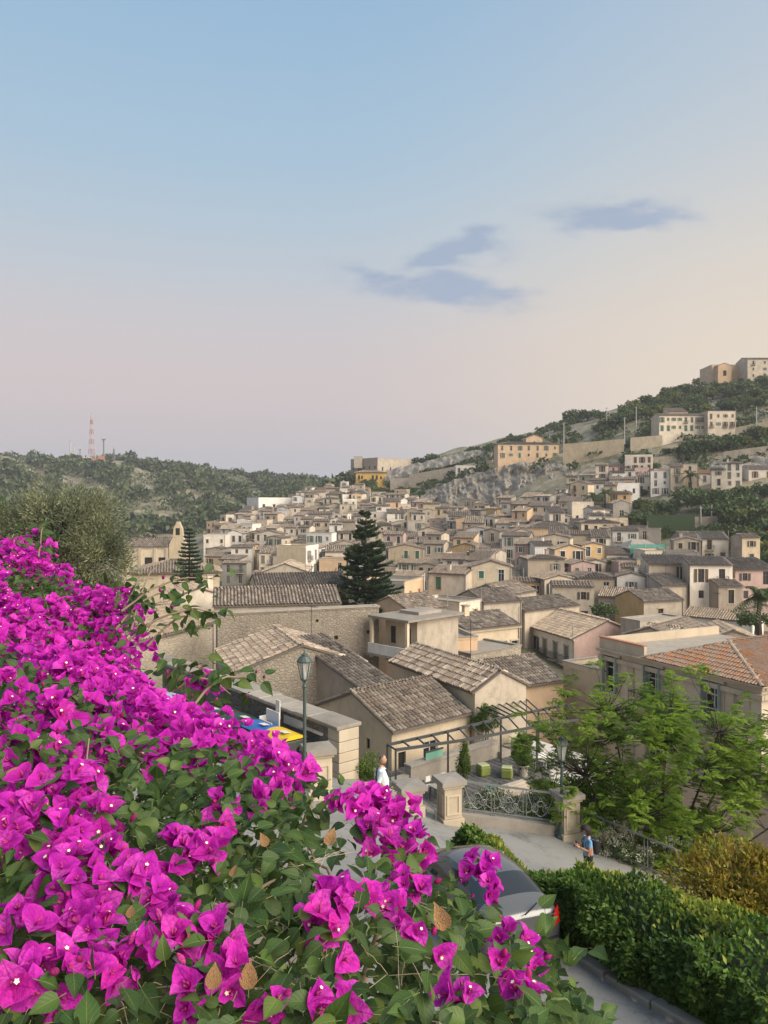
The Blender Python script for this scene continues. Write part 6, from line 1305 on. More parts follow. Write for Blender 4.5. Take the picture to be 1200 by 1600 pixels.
def shrub(name, label, c, rad, n, ln, wd, mat, cat='shrub', flowers=0, fmat=None, fsz=.05, stems=14, ground=None, shell=.3, clump=26):
    r = empty(name, (c[0], c[1], ground if ground is not None else c[2] - rad[2]), 0, label, cat); o = np.array([0, 0, c[2] - r.location.z]); m = MB(); cc, dd = blob_points(clump, o, np.array(rad) * .88, .3); cc[:, 2] = np.maximum(cc[:, 2], .1); P_ = []; D_ = []
    for q, dq in zip(cc, dd):
        m.tube(curve_pts((q[0] * .15, q[1] * .15, -.2), q, 0, 4, .05), [.02, .017, .013, .01, .006], M_bark, 4, cap=False); p, d = blob_points(n // clump, q, np.array(rad) * rng.uniform(.16, .40), shell); P_.append(p); D_.append(d * .6 + dq * .5 + np.array([0, 0, .4]))
    p = np.concatenate(P_); d = unit(np.concatenate(D_) + rng.normal(size=p.shape) * .5); V, Fc = leaf_cloud(p, d, rand_dir(len(p)) + [0, 0, .6], ln * rng.uniform(.7, 1.3, len(p)), wd, .18); m.build('stems', r)['kind'] = 'stuff'; stuff('foliage', V, Fc, mat, r)
    if flowers:
        fs = rng.choice(len(p), flowers); Vs = []; Fs = []; off = 0
        for i in fs:
            k = 16; pp, dq = blob_points(k, p[i] + np.array([0, -.05, .05]), [fsz] * 3, .6); V, Fc = leaf_cloud(pp, dq + rng.normal(size=dq.shape) * .5, dq, fsz * .9, fsz * .8, .1); Vs.append(V); Fs.append(Fc + off); off += len(V)
        stuff('blossoms', np.concatenate(Vs), np.concatenate(Fs), fmat, r)
    return r
G_red = leafmat('red_petals', [(.50, .03, .07), (.60, .05, .12)], .3)
shrub('golden_shrub', 'golden variegated shrub rising behind the hedge', (7.4, 15.6, -7.95), (1.6, 1.0, 1.1), 13000, .12, .055, G_gold, ground=-10.3, clump=60)
shrub('golden_shrub', 'smaller golden shrub at the hedge end by the villa path', (9.6, 16.0, -8.1), (1.0, .9, .8), 7000, .13, .05, G_gold, ground=-10.5, clump=26)
shrub('hibiscus_shrub', 'dark green shrub with a few red blossoms above the hedge', (7.6, 13.6, -8.0), (1.7, .8, .7), 15000, .09, .04, G_hedge, flowers=7, fmat=G_red, fsz=.07, ground=-9.6, clump=40)
shrub('white_flowering_shrub', 'dark shrub with dense small white blossoms behind the scrolled railing', (4.1, 24.3, -9.6), (1.6, .7, .75), 6000, .07, .03, G_hedge, flowers=420, fmat=G_white, fsz=.05, ground=-14.4)
shrub('white_flowering_shrub', 'dark shrub with white blossoms spilling over the sloping railing', (7.4, 22.5, -10.0), (1.5, .8, .75), 7000, .07, .03, G_hedge, flowers=420, fmat=G_white, fsz=.05, ground=-14.4)
shrub('white_flowering_shrub', 'lower white-flowering shrub at the foot of the feathery tree', (8.7, 21.7, -10.7), (1.1, .7, .7), 4000, .07, .03, G_hedge, flowers=260, fmat=G_white, fsz=.05, ground=-14.4)
shrub('leafy_shrub', 'rounded green shrub at the end of the parapet wall', (-.55, 25.6, -9.3), (.95, .7, .95), 7000, .09, .045, G_fresh, ground=-11)
shrub('leafy_shrub', 'dark green shrub between the pillar and the feathery tree', (6.4, 24.4, -9.7), (1.3, .9, 1.0), 8000, .09, .04, G_hedge, ground=-14.4)
shrub('leafy_shrub', 'green shrub under the feathery tree by the white tables', (7.4, 32, -12.6), (1.9, 1.2, 1.3), 9000, .10, .05, G_fresh, ground=-14.5)
shrub('dry_grass_clump', 'straw-coloured grass clump beside the garden steps', (8.0, 37.2, -14.0), (.9, .5, .55), 3000, .3, .02, leafmat('straw', [(.34, .27, .13), (.42, .34, .17), (.26, .22, .12)], .3), cat='grass clump', ground=-14.5)
shrub('leafy_shrub', 'bushy green plant filling the terrace pot', (POT[1].x, POT[1].y, -13.1), (.65, .6, .95), 5000, .10, .05, G_fresh, ground=-13.95)
shrub('climbing_plant', 'climbing plant wrapped round the middle pergola post', (4.1, 39.3, -13.2), (.35, .3, 1.25), 3500, .09, .05, G_fresh, cat='climber', ground=TZ)
shrub('climbing_plant', 'dark climber hanging at the house corner behind the pergola', (6.0, 45.2, -12.6), (.9, .5, .9), 4500, .10, .05, G_hedge, cat='climber', ground=TZ)
shrub('dry_weeds', 'dry yellow-green weeds on the bank below the bougainvillea', (1.75, 8.3, -5.95), (.85, .8, .32), 5000, .10, .018, G_gold, cat='weeds', ground=-6.3, clump=40)
shrub('hanging_shrub', 'dark leafy shrub growing on the bank under the flowers', (-1.8, 10.5, -6.2), (2.2, 1.6, .9), 9000, .10, .05, G_hedge, cat='shrub', ground=-7.0, clump=30)
# garden ground below the street edge
gm = MB(); gm.face([(-4, 24, -14.62), (16, 17, -14.62), (40, 20, -14.62), (40, 44, -14.62), (14, 40, -14.62), (9, 36, -14.62), (-4, 33, -14.62)], M_soil); tag(gm.build('garden_ground'), 'garden soil below the street edge', kind='structure')
for (x, y, rad, lab) in ((11.5, 31, (2.2, 1.6, 1.5), 'broad green garden shrub below the villa balcony'), (13.5, 26, (2.0, 1.6, 1.6), 'garden shrub at the right of the feathery tree'), (10.5, 36, (2.0, 1.4, 1.4), 'far garden shrub behind the white tables')):
    shrub('garden_shrub', lab, (x, y, -14.6 + rad[2] * .8), rad, 7000, .12, .06, G_fresh, ground=-14.6)
# ------------------------------------------------------------------ bougainvillea in the foreground
def luv(me, uv):
    a = me.attributes.new('luv', 'FLOAT_VECTOR', 'POINT'); a.data.foreach_set('vector', np.asarray(uv, dtype=np.float32).ravel()); return me
def bract_grid(rows=6, cols=5, L=1.0, W=.92):
    pts = []
    for i in range(rows):
        t = i / (rows - 1); w = W * .5 * (math.sin(math.pi * min(1, t * .94 + .06) ** .74) ** .72) * (1 if t < .98 else .02)
        for j in range(cols):
            s = -1 + 2 * j / (cols - 1); pts.append((s * w, t * L, abs(s) ** 1.5 * w * .38, s, t))
    return pts
def flower_mesh(seed, openness=1.0, floret=1):
    g = random.Random(seed); mb = MB(); rows, cols = 6, 5; base = bract_grid(rows, cols)
    for k in range(3):
        az = k * 2 * math.pi / 3 + g.uniform(-.22, .22); tilt = (.52 + g.uniform(-.2, .25)) * openness; sc = g.uniform(.85, 1.12); vs = []; ph = g.uniform(0, 6.28); curl = g.uniform(.1, .55)
        for (x, y, z, s, t) in base:
            wv = .035 * math.sin(7 * t + ph + s * 2.2) * abs(s) + .03 * math.sin(5 * s + ph)
            y2 = y * sc; x2 = x * sc; th = tilt + curl * t * t; yy = y2 * math.sin(th) ; zz = y2 * math.cos(th)
            yy += (-(z + wv)) * math.cos(th) * .9 + .0; zz += (z + wv) * math.sin(th) * .9
            vs.append((x2 * math.cos(az) - yy * math.sin(az), x2 * math.sin(az) + yy * math.cos(az), zz))
        fs = [(i * cols + j, i * cols + j + 1, (i + 1) * cols + j + 1, (i + 1) * cols + j) for i in range(rows - 1) for j in range(cols - 1)]
        mb.raw(vs, fs, M_bract)
    for k in range(floret):
        a = g.uniform(0, 6.28); tip = Vector((math.cos(a) * .16, math.sin(a) * .16, .62 + g.uniform(-.1, .06))); mb.tube([(0, 0, .02), tip * .55 + Vector((math.cos(a) * .03, math.sin(a) * .03, 0)), tip], [.035, .04, .045], M_ftube, 5, cap=False)
        d = tip.normalized(); q = d.to_track_quat('Z', 'Y'); st = [tip + d * .02]
        for i in range(10): rr = .10 if i % 2 == 0 else .065; st.append(tip + q @ Vector((math.cos(i * math.pi / 5) * rr, math.sin(i * math.pi / 5) * rr, .03)))
        mb.raw(st, [(0, 1 + i, 1 + (i + 1) % 10) for i in range(10)], M_floret)
    for k in range(2 if floret else 3): a = g.uniform(0, 6.28); mb.tube([(0, 0, .02), (math.cos(a) * .1, math.sin(a) * .1, .5)], [.03, .045], M_ftube, 4)
    me = mb.mesh('flower', True); uv = [(0., 0., 0.)] * len(me.vertices)
    for k in range(3):
        for i, b in enumerate(base): uv[k * len(base) + i] = (b[3], b[4], 1.0)
    return luv(me, uv)
def bud_mesh(seed):
    g = random.Random(seed); mb = MB()
    for k in range(3):
        az = k * 2.094; vs = []; rows, cols = 6, 4
        for i in range(rows):
            t = i / 5; rr = .22 * math.sin(math.pi * (t * .9 + .06)) ** .8
            for j in range(cols): a = az + (j / (cols - 1) - .5) * 2.3; vs.append((math.cos(a) * rr * (1 + .12 * (j == 0)), math.sin(a) * rr, t * .85))
        mb.raw(vs, [(i * cols + j, i * cols + j + 1, (i + 1) * cols + j + 1, (i + 1) * cols + j) for i in range(rows - 1) for j in range(cols - 1)], M_bud)
    return mb.mesh('bud', True)
def bleaf(seed):
    g = random.Random(seed); mb = MB(); n = 7; vs = []; cup = g.uniform(.1, .35); dr = g.uniform(.1, .6); wv = g.uniform(-.06, .06)
    for i in range(n):
        t = i / (n - 1); w = .33 * math.sin(math.pi * (t * .95 + .05) ** .62) ** 1.15 * (1 if i < n - 1 else .05); z = -dr * t * t * .5
        for s in (-1, -.5, 0, .5, 1): vs.append((s * w, t, z + abs(s) * w * cup + wv * math.sin(6 * t) * s))
    mb.raw(vs, [(i * 5 + j, i * 5 + j + 1, (i + 1) * 5 + j + 1, (i + 1) * 5 + j) for i in range(n - 1) for j in range(4)], M_bleaf); mb.tube([(0, -.25, .02), (0, 0, 0)], .018, M_stem, 4, cap=False); return mb
def leafme(b, name='leaf'):
    me = b.mesh(name, True); uv = [(s_, i / 6, 1.0) for i in range(7) for s_ in (-1, -.5, 0, .5, 1)]; return luv(me, uv + [(0, 0, 0)] * (len(me.vertices) - len(uv)))
def veins(t, a, dark, light, n=7.0, k=.5):
    at = t.n('ShaderNodeAttribute', attribute_name='luv'); sp = t.n('ShaderNodeSeparateXYZ'); t.l(at.outputs['Vector'], sp.inputs[0]); u = t.math('ABSOLUTE', sp.outputs[0]); v = sp.outputs[1]
    rib = t.rng(u, .10, .03); w = t.math('FRACT', t.math('MULTIPLY', t.math('SUBTRACT', v, t.math('MULTIPLY', u, .32)), n)); sv = t.rng(t.math('ABSOLUTE', t.math('SUBTRACT', w, .5)), .10, .02)
    ln = t.math('MAXIMUM', rib, t.math('MULTIPLY', sv, .6)); ln = t.math('MULTIPLY', ln, sp.outputs[2])
    a = t.mix(t.math('MULTIPLY', t.math('MULTIPLY', t.rng(u, .2, 1.0), sp.outputs[2]), .30), a, dark)
    return t.mix(t.math('MULTIPLY', ln, k), a, light), ln
def bract_mat(name, c1, c2, c3, tr=.42):
    t = NT(name); i = t.island(); o = t.orand(); v = t.co(rnd=False); a = t.mix(i, c1, c2); a = t.mix(t.math('POWER', o, 2.2), a, c3); a = t.mix(t.math('MULTIPLY', t.rng(t.noise(t.co('Object', rnd=False), 2.3, 2), .45, .75), .0), a, c3); geo = t.n('ShaderNodeNewGeometry'); pz = t.n('ShaderNodeTexNoise'); t.l(geo.outputs['Position'], pz.inputs[0]); pz.inputs['Scale'].default_value = 3.2; a = t.mix(t.rng(pz.outputs[0], .42, .62), a, t.mix(.5, a, (.42, .008, .42))); a = t.mix(t.math('MULTIPLY', t.rng(i, .86, .98), .6), a, (.90, .16, .70)); wv = t.n('ShaderNodeTexNoise'); t.l(v, wv.inputs[0]); wv.inputs['Scale'].default_value = 5; wv.inputs['Detail'].default_value = 6
    a = t.mix(t.rng(wv.outputs[0], .35, .75), a, mul(c1, .62)); a, ln = veins(t, a, mul(c2, 1.15), mul(c1, .5), 8.0, .45); t.col(a).set(Roughness=.6, Specular_IOR_Level=.2); t.bump(t.math('ADD', t.math('MULTIPLY', ln, -.6), t.noise(v, 9, 4, .6)), .35, .05)
    trn = t.n('ShaderNodeBsdfTranslucent'); t.put(a, trn.inputs[0]); mx = t.n('ShaderNodeMixShader'); mx.inputs[0].default_value = tr; t.l(t.b.outputs[0], mx.inputs[1]); t.l(trn.outputs[0], mx.inputs[2]); t.l(mx.outputs[0], t.out.inputs[0]); return t.m
M_bract = bract_mat('magenta_bracts', (.60, .016, .50), (.84, .06, .66), (.80, .03, .40)); M_bud = bract_mat('pink_buds', (.42, .02, .16), (.55, .03, .24), (.50, .03, .14), .25)
M_ftube = simple('flower_tube', (.36, .03, .14), .7); M_floret = simple('cream_floret', (.80, .76, .48), .7, .1); M_stem = simple('green_stem', (.13, .15, .05), .7); M_twig = simple('grey_twig', (.22, .17, .12), .85); M_dry = simple('dry_leaf', (.42, .24, .11), .8, .45, 5, bump=1.0)
def bleafmat():
    t = NT('bougainvillea_leaves'); i = t.island(); o = t.orand(); a = t.ramp(o, [(0, (.022, .052, .014)), (.4, (.045, .10, .02)), (.75, (.09, .165, .025)), (1, (.22, .28, .05))]); b = t.ramp(i, [(0, (.018, .042, .012)), (.45, (.035, .08, .018)), (.8, (.075, .145, .025)), (1, (.22, .28, .06))]); a = t.mix(.5, a, b)
    v = t.co(rnd=False); a = t.mix(t.rng(t.noise(v, 3, 4), .4, .7), a, t.mix(.3, a, (.10, .14, .04))); a, ln = veins(t, a, (.03, .07, .015), (.16, .22, .06), 6.0, .55); t.col(a).set(Roughness=.48, Specular_IOR_Level=.35); t.bump(t.math('MULTIPLY', ln, -1.0), .4, .004); tr = t.n('ShaderNodeBsdfTranslucent'); t.put(a, tr.inputs[0]); mx = t.n('ShaderNodeMixShader'); mx.inputs[0].default_value = .3; t.l(t.b.outputs[0], mx.inputs[1]); t.l(tr.outputs[0], mx.inputs[2]); t.l(mx.outputs[0], t.out.inputs[0]); return t.m
M_bleaf = bleafmat()
TP = np.array([(-3.2, 5.6, -.26), (-2.6, 5.2, -.30), (-1.9, 4.2, -.40), (-2.3, 4.2, -.30), (-1.05, 3.6, -.70), (-.83, 3.2, -.90), (-1.5, 3, -.44), (-.24, 2.2, -.80), (-.6, 2.2, -.64), (-1.0, 2.2, -.50), (-1.4, 2.2, -.40), (-.06, 1.9, -.72), (.25, 1.7, -.88), (.42, 1.6, -1.02), (.4, 1.2, -.86),
               (-.45, .9, -.56), (0, .95, -.64), (.2, 1.1, -.72), (-.5, 1.5, -.55), (-.8, 1.5, -.46), (0, 1.4, -.68), (.15, 1.5, -.79), (-.4, .6, -.54), (.1, .7, -.64), (-1.35, 3.75, -.52), (-.5, 2.7, -.84)])
_TK = np.linalg.norm(TP[:, None, :2] - TP[None, :, :2], axis=2); _tc = np.linalg.solve(_TK + np.eye(len(TP)) * .02, TP[:, 2] - TP[:, 2].mean())
def bush_z(x, y): q = np.stack([np.asarray(x, float), np.asarray(y, float)], -1); return np.linalg.norm(q[..., None, :] - TP[:, :2], axis=-1) @ _tc + TP[:, 2].mean()
BUSH = [(-3.4, 6.0), (-2.45, 5.3), (-1.82, 4.35), (-1.28, 3.75), (-.88, 3.1), (-.5, 2.6), (-.2, 2.28), (.0, 1.98), (.22, 1.80), (.38, 1.66), (.40, 1.45), (.34, 1.15), (.26, .85), (.12, .55), (-.8, .5), (-2.2, 3.6), (-3.6, 5.6)]
def ray_bush(px, py):
    for d in np.arange(.6, 6, .02):
        x = (px - 600) / F * d
        if inside(BUSH, x, d) and float(bush_z(x, d)) >= (HOR - py) / F * d: return Vector((x, d, (HOR - py) / F * d))
    return None
def bougainvillea():
    random.seed(77); r = empty('bougainvillea', (-.6, 1.6, -1.62), 0, 'sprawling magenta bougainvillea bush filling the foreground', 'bougainvillea'); O = Vector(r.location)
    fl = [flower_mesh(s, o, f) for s, o, f in ((1, 1.25, 1), (2, 1.5, 0), (3, 1.1, 0), (4, 1.4, 0), (5, 1.6, 1), (6, .9, 0), (7, 1.3, 0), (8, 1.45, 0), (9, 1.15, 1), (10, 1.55, 0))]; bd = [bud_mesh(s) for s in (1, 2)]
    flowers = []     # (position, axis, size, mesh)
    def cluster(p, n, rad, up=None):
        up = up or Vector((random.uniform(-.4, .5), random.uniform(-1.0, -.1), random.uniform(.4, 1.0))).normalized()
        for i in range(int(n * 1.45)):
            d = Vector(rng.normal(size=3)).normalized(); ax = (d * .8 + up * .9).normalized(); q = p + Vector((d.x, d.y, d.z * .75)) * rad * random.uniform(.35, 1.0)
            flowers.append((q, ax, random.uniform(.024, .040) * min(1.0, .74 + .14 * q.y), random.choice(fl)))
        for i in range(random.randint(0, 2)): d = Vector(rng.normal(size=3)).normalized(); flowers.append((p + d * rad * 1.3, (d + up).normalized(), random.uniform(.015, .022), random.choice(bd)))
    # clusters read from the photograph in the open lower part: pixel, number of flowers, radius
    LOW = [(590, 1262, 7, .05), (545, 1268, 5, .04), (640, 1268, 6, .045), (620, 1290, 9, .065), (650, 1330, 7, .06), (600, 1350, 6, .05), (690, 1270, 5, .045), (575, 1310, 4, .04), (640, 1395, 5, .04), (745, 1300, 5, .035), (745, 1370, 8, .05), (760, 1400, 4, .035), (610, 1425, 5, .035), (655, 1415, 2, .025), (830, 1395, 6, .045), (805, 1420, 3, .03), (880, 1420, 4, .03), (865, 1385, 1, .02), (515, 1440, 7, .045), (545, 1420, 5, .04), (495, 1470, 5, .04), (525, 1520, 2, .02),
           (640, 1470, 3, .03), (795, 1490, 4, .035), (825, 1520, 4, .03), (860, 1500, 2, .02), (720, 1580, 3, .03), (545, 1590, 2, .025), (425, 1580, 2, .025), (780, 1540, 2, .02), (680, 1500, 2, .02), (885, 1450, 2, .02), (820, 1575, 2, .02), (480, 1590, 2, .02),
           (275, 1350, 7, .045), (325, 1355, 5, .04), (330, 1300, 3, .03), (350, 1270, 3, .03), (200, 1400, 5, .04), (240, 1420, 4, .035), (285, 1475, 4, .03), (265, 1500, 3, .03), (345, 1490, 3, .03), (345, 1540, 5, .04), (310, 1580, 4, .035), (230, 1520, 3, .03),
           (40, 1290, 8, .06), (100, 1320, 9, .06), (150, 1310, 7, .05), (110, 1380, 8, .055), (130, 1420, 7, .05), (130, 1480, 7, .045), (40, 1500, 6, .045), (70, 1560, 7, .05), (20, 1560, 5, .04), (160, 1540, 4, .035), (15, 1450, 4, .04), (100, 1260, 6, .05), (170, 1350, 4, .035), (20, 1330, 5, .05), (400, 1270, 4, .03), (430, 1240, 5, .04), (120, 1235, 5, .045),
           (440, 1190, 9, .07), (465, 1215, 6, .05), (400, 1182, 8, .06), (330, 1150, 8, .07), (455, 1160, 4, .04), (290, 1130, 7, .07), (560, 1265, 4, .03), (700, 1310, 3, .03)]
    for px, py, n, rad in LOW:
        p = ray_bush(px, py)
        if p is not None: cluster(p + Vector((0, 0, .02)), n, rad * .85)
    # the closely flowering left and upper part
    k = 0; t = 0
    while k < 285 and t < 9000:
        t += 1; x = random.uniform(-3.2, 0); y = random.uniform(1.2, 5.6)
        if not inside(BUSH, x, y): continue
        z = float(bush_z(x, y)); px = 600 + x / y * F; py = HOR - z / y * F
        if px < -60 or py > 1300 or (px > 290 and py < 1080): continue
        dens = 1.0 if py < 1180 else .22
        if noise.fractal(Vector((x * 2.1, y * 1.6, 4.4)), 1, 2, 2) < -.20 + (.35 if py > 1200 else 0) or random.random() > dens: continue
        cluster(Vector((x, y, z + random.uniform(-.04, .04))), random.randint(6, 10), random.uniform(.06, .10) * (.85 + .09 * y)); k += 1
    for px, py, d in ((45, 845, 4.6), (60, 835, 4.7), (25, 855, 4.6), (75, 850, 4.6), (10, 850, 4.4), (120, 930, 4.0), (170, 950, 3.7), (215, 1000, 3.4), (245, 1015, 3.3), (225, 960, 3.4), (190, 925, 3.7), (275, 1068, 3.1), (310, 1065, 3.0), (330, 1070, 3.0), (100, 890, 4.2)):
        cluster(P(px, py, d), 4, .05)
    # leaves: on the surface, below it and on the sides
    lm = [bleaf(s) for s in range(1, 8)]; lme = [leafme(b) for b in lm]; leaves = []
    t = 0
    while len(leaves) < 15000 and t < 120000:
        t += 1; y = .5 + 5.4 * random.random() ** 1.7; x = random.uniform(-3.5, .5)
        if not inside(BUSH, x, y): continue
        z0 = float(bush_z(x, y)); px = 600 + x / y * F; py = HOR - z0 / y * F
        if px < -120 or py > 1760: continue
        thin = (480 < px < 600 and 1230 < py < 1400 and random.random() < .75) or (660 < px < 880 and py < 1420 and random.random() < .6) or (740 < px < 900 and py < 1480 and random.random() < .7)
        if thin: continue
        dz = -random.random() ** 1.5 * .42 + .03; d = Vector((random.gauss(0, 1), random.gauss(0, 1) - .5, random.gauss(0, .5) - .05)).normalized(); nr = Vector((random.gauss(0, .45), random.gauss(-.45, .45), 1)); leaves.append((Vector((x, y, z0 + dz)), d, nr, random.uniform(.022, .046)))
    sprays = []
    def spray(px, py, d, n, spread, sz=.05, dirv=None):
        c = P(px, py, d)
        for i in range(n): leaves.append((c + Vector(rng.normal(size=3)) * spread, Vector((random.gauss(0, 1), random.gauss(-.3, 1), random.gauss(-.1, .6))).normalized(), Vector((random.gauss(0, .5), random.gauss(-.4, .4), 1)), random.uniform(sz * .75, sz * 1.25)))
    for px, py, d, n in ((850, 1480, 1.6, 7), (880, 1490, 1.6, 7), (790, 1485, 1.6, 8), (740, 1450, 1.6, 7), (700, 1440, 1.6, 10), (640, 1530, 1.3, 10), (700, 1540, 1.35, 10), (770, 1580, 1.3, 10)): spray(px, py, d, n, .035)
    stems = MB(); twigs = MB()
    def stem(a, b, sag, r0, mb=None, mat=None, jit=.008): mb = mb or stems; mat = mat or M_twig; pts = curve_pts(a, b, sag, 7, jit); mb.tube([p - O for p in pts], [r0 * (1 - .09 * i) for i in range(8)], mat, 5, cap=False); return pts
    # long sprigs reaching out over the roofs behind
    for a, b, d0, d1, lf in (((205, 985), (245, 885), 3.5, 4.0, 0), ((190, 960), (240, 905), 3.7, 4.1, 0), ((230, 1010), (330, 965), 3.2, 3.4, 9), ((190, 955), (335, 905), 3.5, 3.7, 12), ((200, 1000), (345, 958), 3.2, 3.3, 12), ((270, 1080), (360, 1085), 2.9, 2.9, 14), ((290, 1120), (395, 1060), 2.6, 2.8, 12), ((180, 985), (270, 930), 3.5, 3.8, 12), ((260, 1060), (330, 1062), 3.0, 3.0, 10), ((150, 940), (230, 945), 3.8, 3.9, 12), ((60, 870), (70, 825), 4.5, 4.7, 8), ((20, 880), (20, 835), 4.5, 4.6, 8)):
        pts = stem(P(*a, d0), P(*b, d1), .06, .006)
        for i in range(lf * 2): q = pts[random.randint(1, 7)] + Vector(rng.normal(size=3)) * .035; leaves.append((q, Vector((random.gauss(0, 1), random.gauss(-.2, 1), random.gauss(-.5, .5))).normalized(), Vector((random.gauss(0, .5), random.gauss(-.5, .4), .8)), random.uniform(.045, .068)))
    for px, py, d in ((250, 925, 3.8), (255, 905, 3.9), (269, 952, 3.6)): flowers.append((P(px, py, d), Vector((.2, -.6, .7)).normalized(), .035, bd[0]))
    for px, py, d in ((385, 1090, 2.8), (400, 1052, 2.8), (412, 1060, 2.8), (265, 1110, 2.9), (300, 1095, 2.8)): flowers.append((P(px, py, d), Vector((.2, -.6, .7)).normalized(), .022, bd[1]))
    for i in range(150):
        x = random.uniform(-2.6, .35); y = random.uniform(.7, 4.8)
        if not inside(BUSH, x, y) or x > .1: continue
        z = float(bush_z(x, y)); a = Vector((x + random.uniform(-.15, .15), y + random.uniform(-.1, .25), z - random.uniform(.25, .5))); b = Vector((x + random.uniform(-.2, .2), y + random.uniform(-.25, .1), z + random.uniform(-.02, .03))); stem(a, b, .03, random.uniform(.0022, .0045))
    for i in range(90):
        p = ray_bush(random.uniform(150, 700), random.uniform(1320, 1600))
        if p is None: continue
        d = Vector(rng.normal(size=3)); d.z *= .5; stem(p - d * .04 + Vector((0, 0, -.04)), p + d * .04, .006, .0007, twigs, M_pale, .003)
    for a, b, d0, d1 in (((455, 1290), (530, 1400), 1.75, 1.6), ((530, 1400), (560, 1480), 1.6, 1.55), ((300, 1460), (440, 1370), 1.2, 1.35), ((130, 1500), (300, 1460), 1.1, 1.2)): stem(P(*a, d0), P(*b, d1), .01, .006)
    for i in range(7): a = Vector((-.6 + random.uniform(-.5, .5), 1.9 + random.uniform(-.8, .8), -1.6)); stem(a, a + Vector((random.uniform(-.3, .3), random.uniform(-.3, .3), .75)), 0, .016)
    stems.build('stems', r, smooth=True)['kind'] = 'stuff'; twigs.build('dry_twigs', r)['kind'] = 'stuff'
    # dry leaves
    for px, py, s in ((420, 1337, .026), (515, 1335, .036), (695, 1465, .044), (25, 1230, .034), (395, 1560, .034), (375, 1520, .026), (215, 1450, .02), (370, 1385, .022), (340, 1560, .03)):
        p = ray_bush(px, py)
        if p is None: continue
        me = dryme; o = link('dry_leaf', me, r, p + Vector((0, -.03, .03)) - O, (random.uniform(.4, 1.2), random.uniform(-.4, .4), random.uniform(-.6, .6)), (s, s, s))
    # the largest ones are objects of their own, the rest are joined
    def frame(p, z, tw=0.): return Matrix.Translation(p - O) @ z.to_track_quat('Z', 'Y').to_matrix().to_4x4() @ Matrix.Rotation(tw, 4, 'Z')
    def vis(p, s): px = 600 + p.x / p.y * F; py = HOR - p.z / p.y * F; return (s / p.y) if (-10 < px < 1210 and py < 1610) else 0
    flowers.sort(key=lambda f: -vis(f[0], f[2])); cache = {}
    def arr(me):
        if me not in cache:
            me.calc_loop_triangles(); V = np.empty(len(me.vertices) * 3); me.vertices.foreach_get('co', V); Fc = np.empty(len(me.loop_triangles) * 3, dtype=np.int32); me.loop_triangles.foreach_get('vertices', Fc); mi = np.empty(len(me.loop_triangles), dtype=np.int32); me.loop_triangles.foreach_get('material_index', mi)
            U = np.zeros(len(me.vertices) * 3, dtype=np.float32)
            if 'luv' in me.attributes: me.attributes['luv'].data.foreach_get('vector', U)
            cache[me] = (V.reshape(-1, 3), Fc.reshape(-1, 3), mi, U.reshape(-1, 3))
        return cache[me]
    def join(items, name, mats):
        Vs = []; Fs = []; Ms = []; Us = []; off = 0
        for M, me in items:
            V, Fc, mi, U = arr(me); Us.append(U); A = np.array(M); Vs.append(V @ A[:3, :3].T + A[:3, 3]); Fs.append(Fc + off); Ms.append(np.array([mats.index(m) for m in me.materials])[mi]); off += len(V)
        o = link(name, luv(np_mesh(name, np.concatenate(Vs), np.concatenate(Fs), mats, np.concatenate(Ms), True), np.concatenate(Us)), r); o['kind'] = 'stuff'
    print('flowers', len(flowers), 'leaves', len(leaves))
    rest = []
    for i, (p, ax, s, me) in enumerate(flowers):
        M = frame(p, ax, random.uniform(0, 6.3)) @ Matrix.Scale(s, 4)
        if i < 300: o = link('bud' if me in bd else 'flower', me, r); o.matrix_local = M
        else: rest.append((M, me))
    join(rest, 'more_flowers', [M_bract, M_ftube, M_floret, M_bud])
    leaves.sort(key=lambda f: -vis(f[0], f[3]) * (1 if f[0].z > float(bush_z(f[0].x, f[0].y)) - .08 else .3)); rest = []
    for i, (p, d, nr, s) in enumerate(leaves):
        d = Vector(d).normalized(); x = d.cross(Vector(nr)).normalized(); z = x.cross(d); M = Matrix(((x.x, d.x, z.x, p.x - O.x), (x.y, d.y, z.y, p.y - O.y), (x.z, d.z, z.z, p.z - O.z), (0, 0, 0, 1))) @ Matrix.Scale(s, 4); me = random.choice(lme)
        if i < 300: o = link('leaf', me, r); o.matrix_local = M
        else: rest.append((M, me))
    join(rest, 'more_leaves', [M_bleaf, M_stem])
M_pale = simple('pale_dry_twig', (.45, .36, .26), .9); _dm = bleaf(20); dryme = leafme(_dm, 'dry_leaf'); dryme.materials[0] = M_dry
bougainvillea()

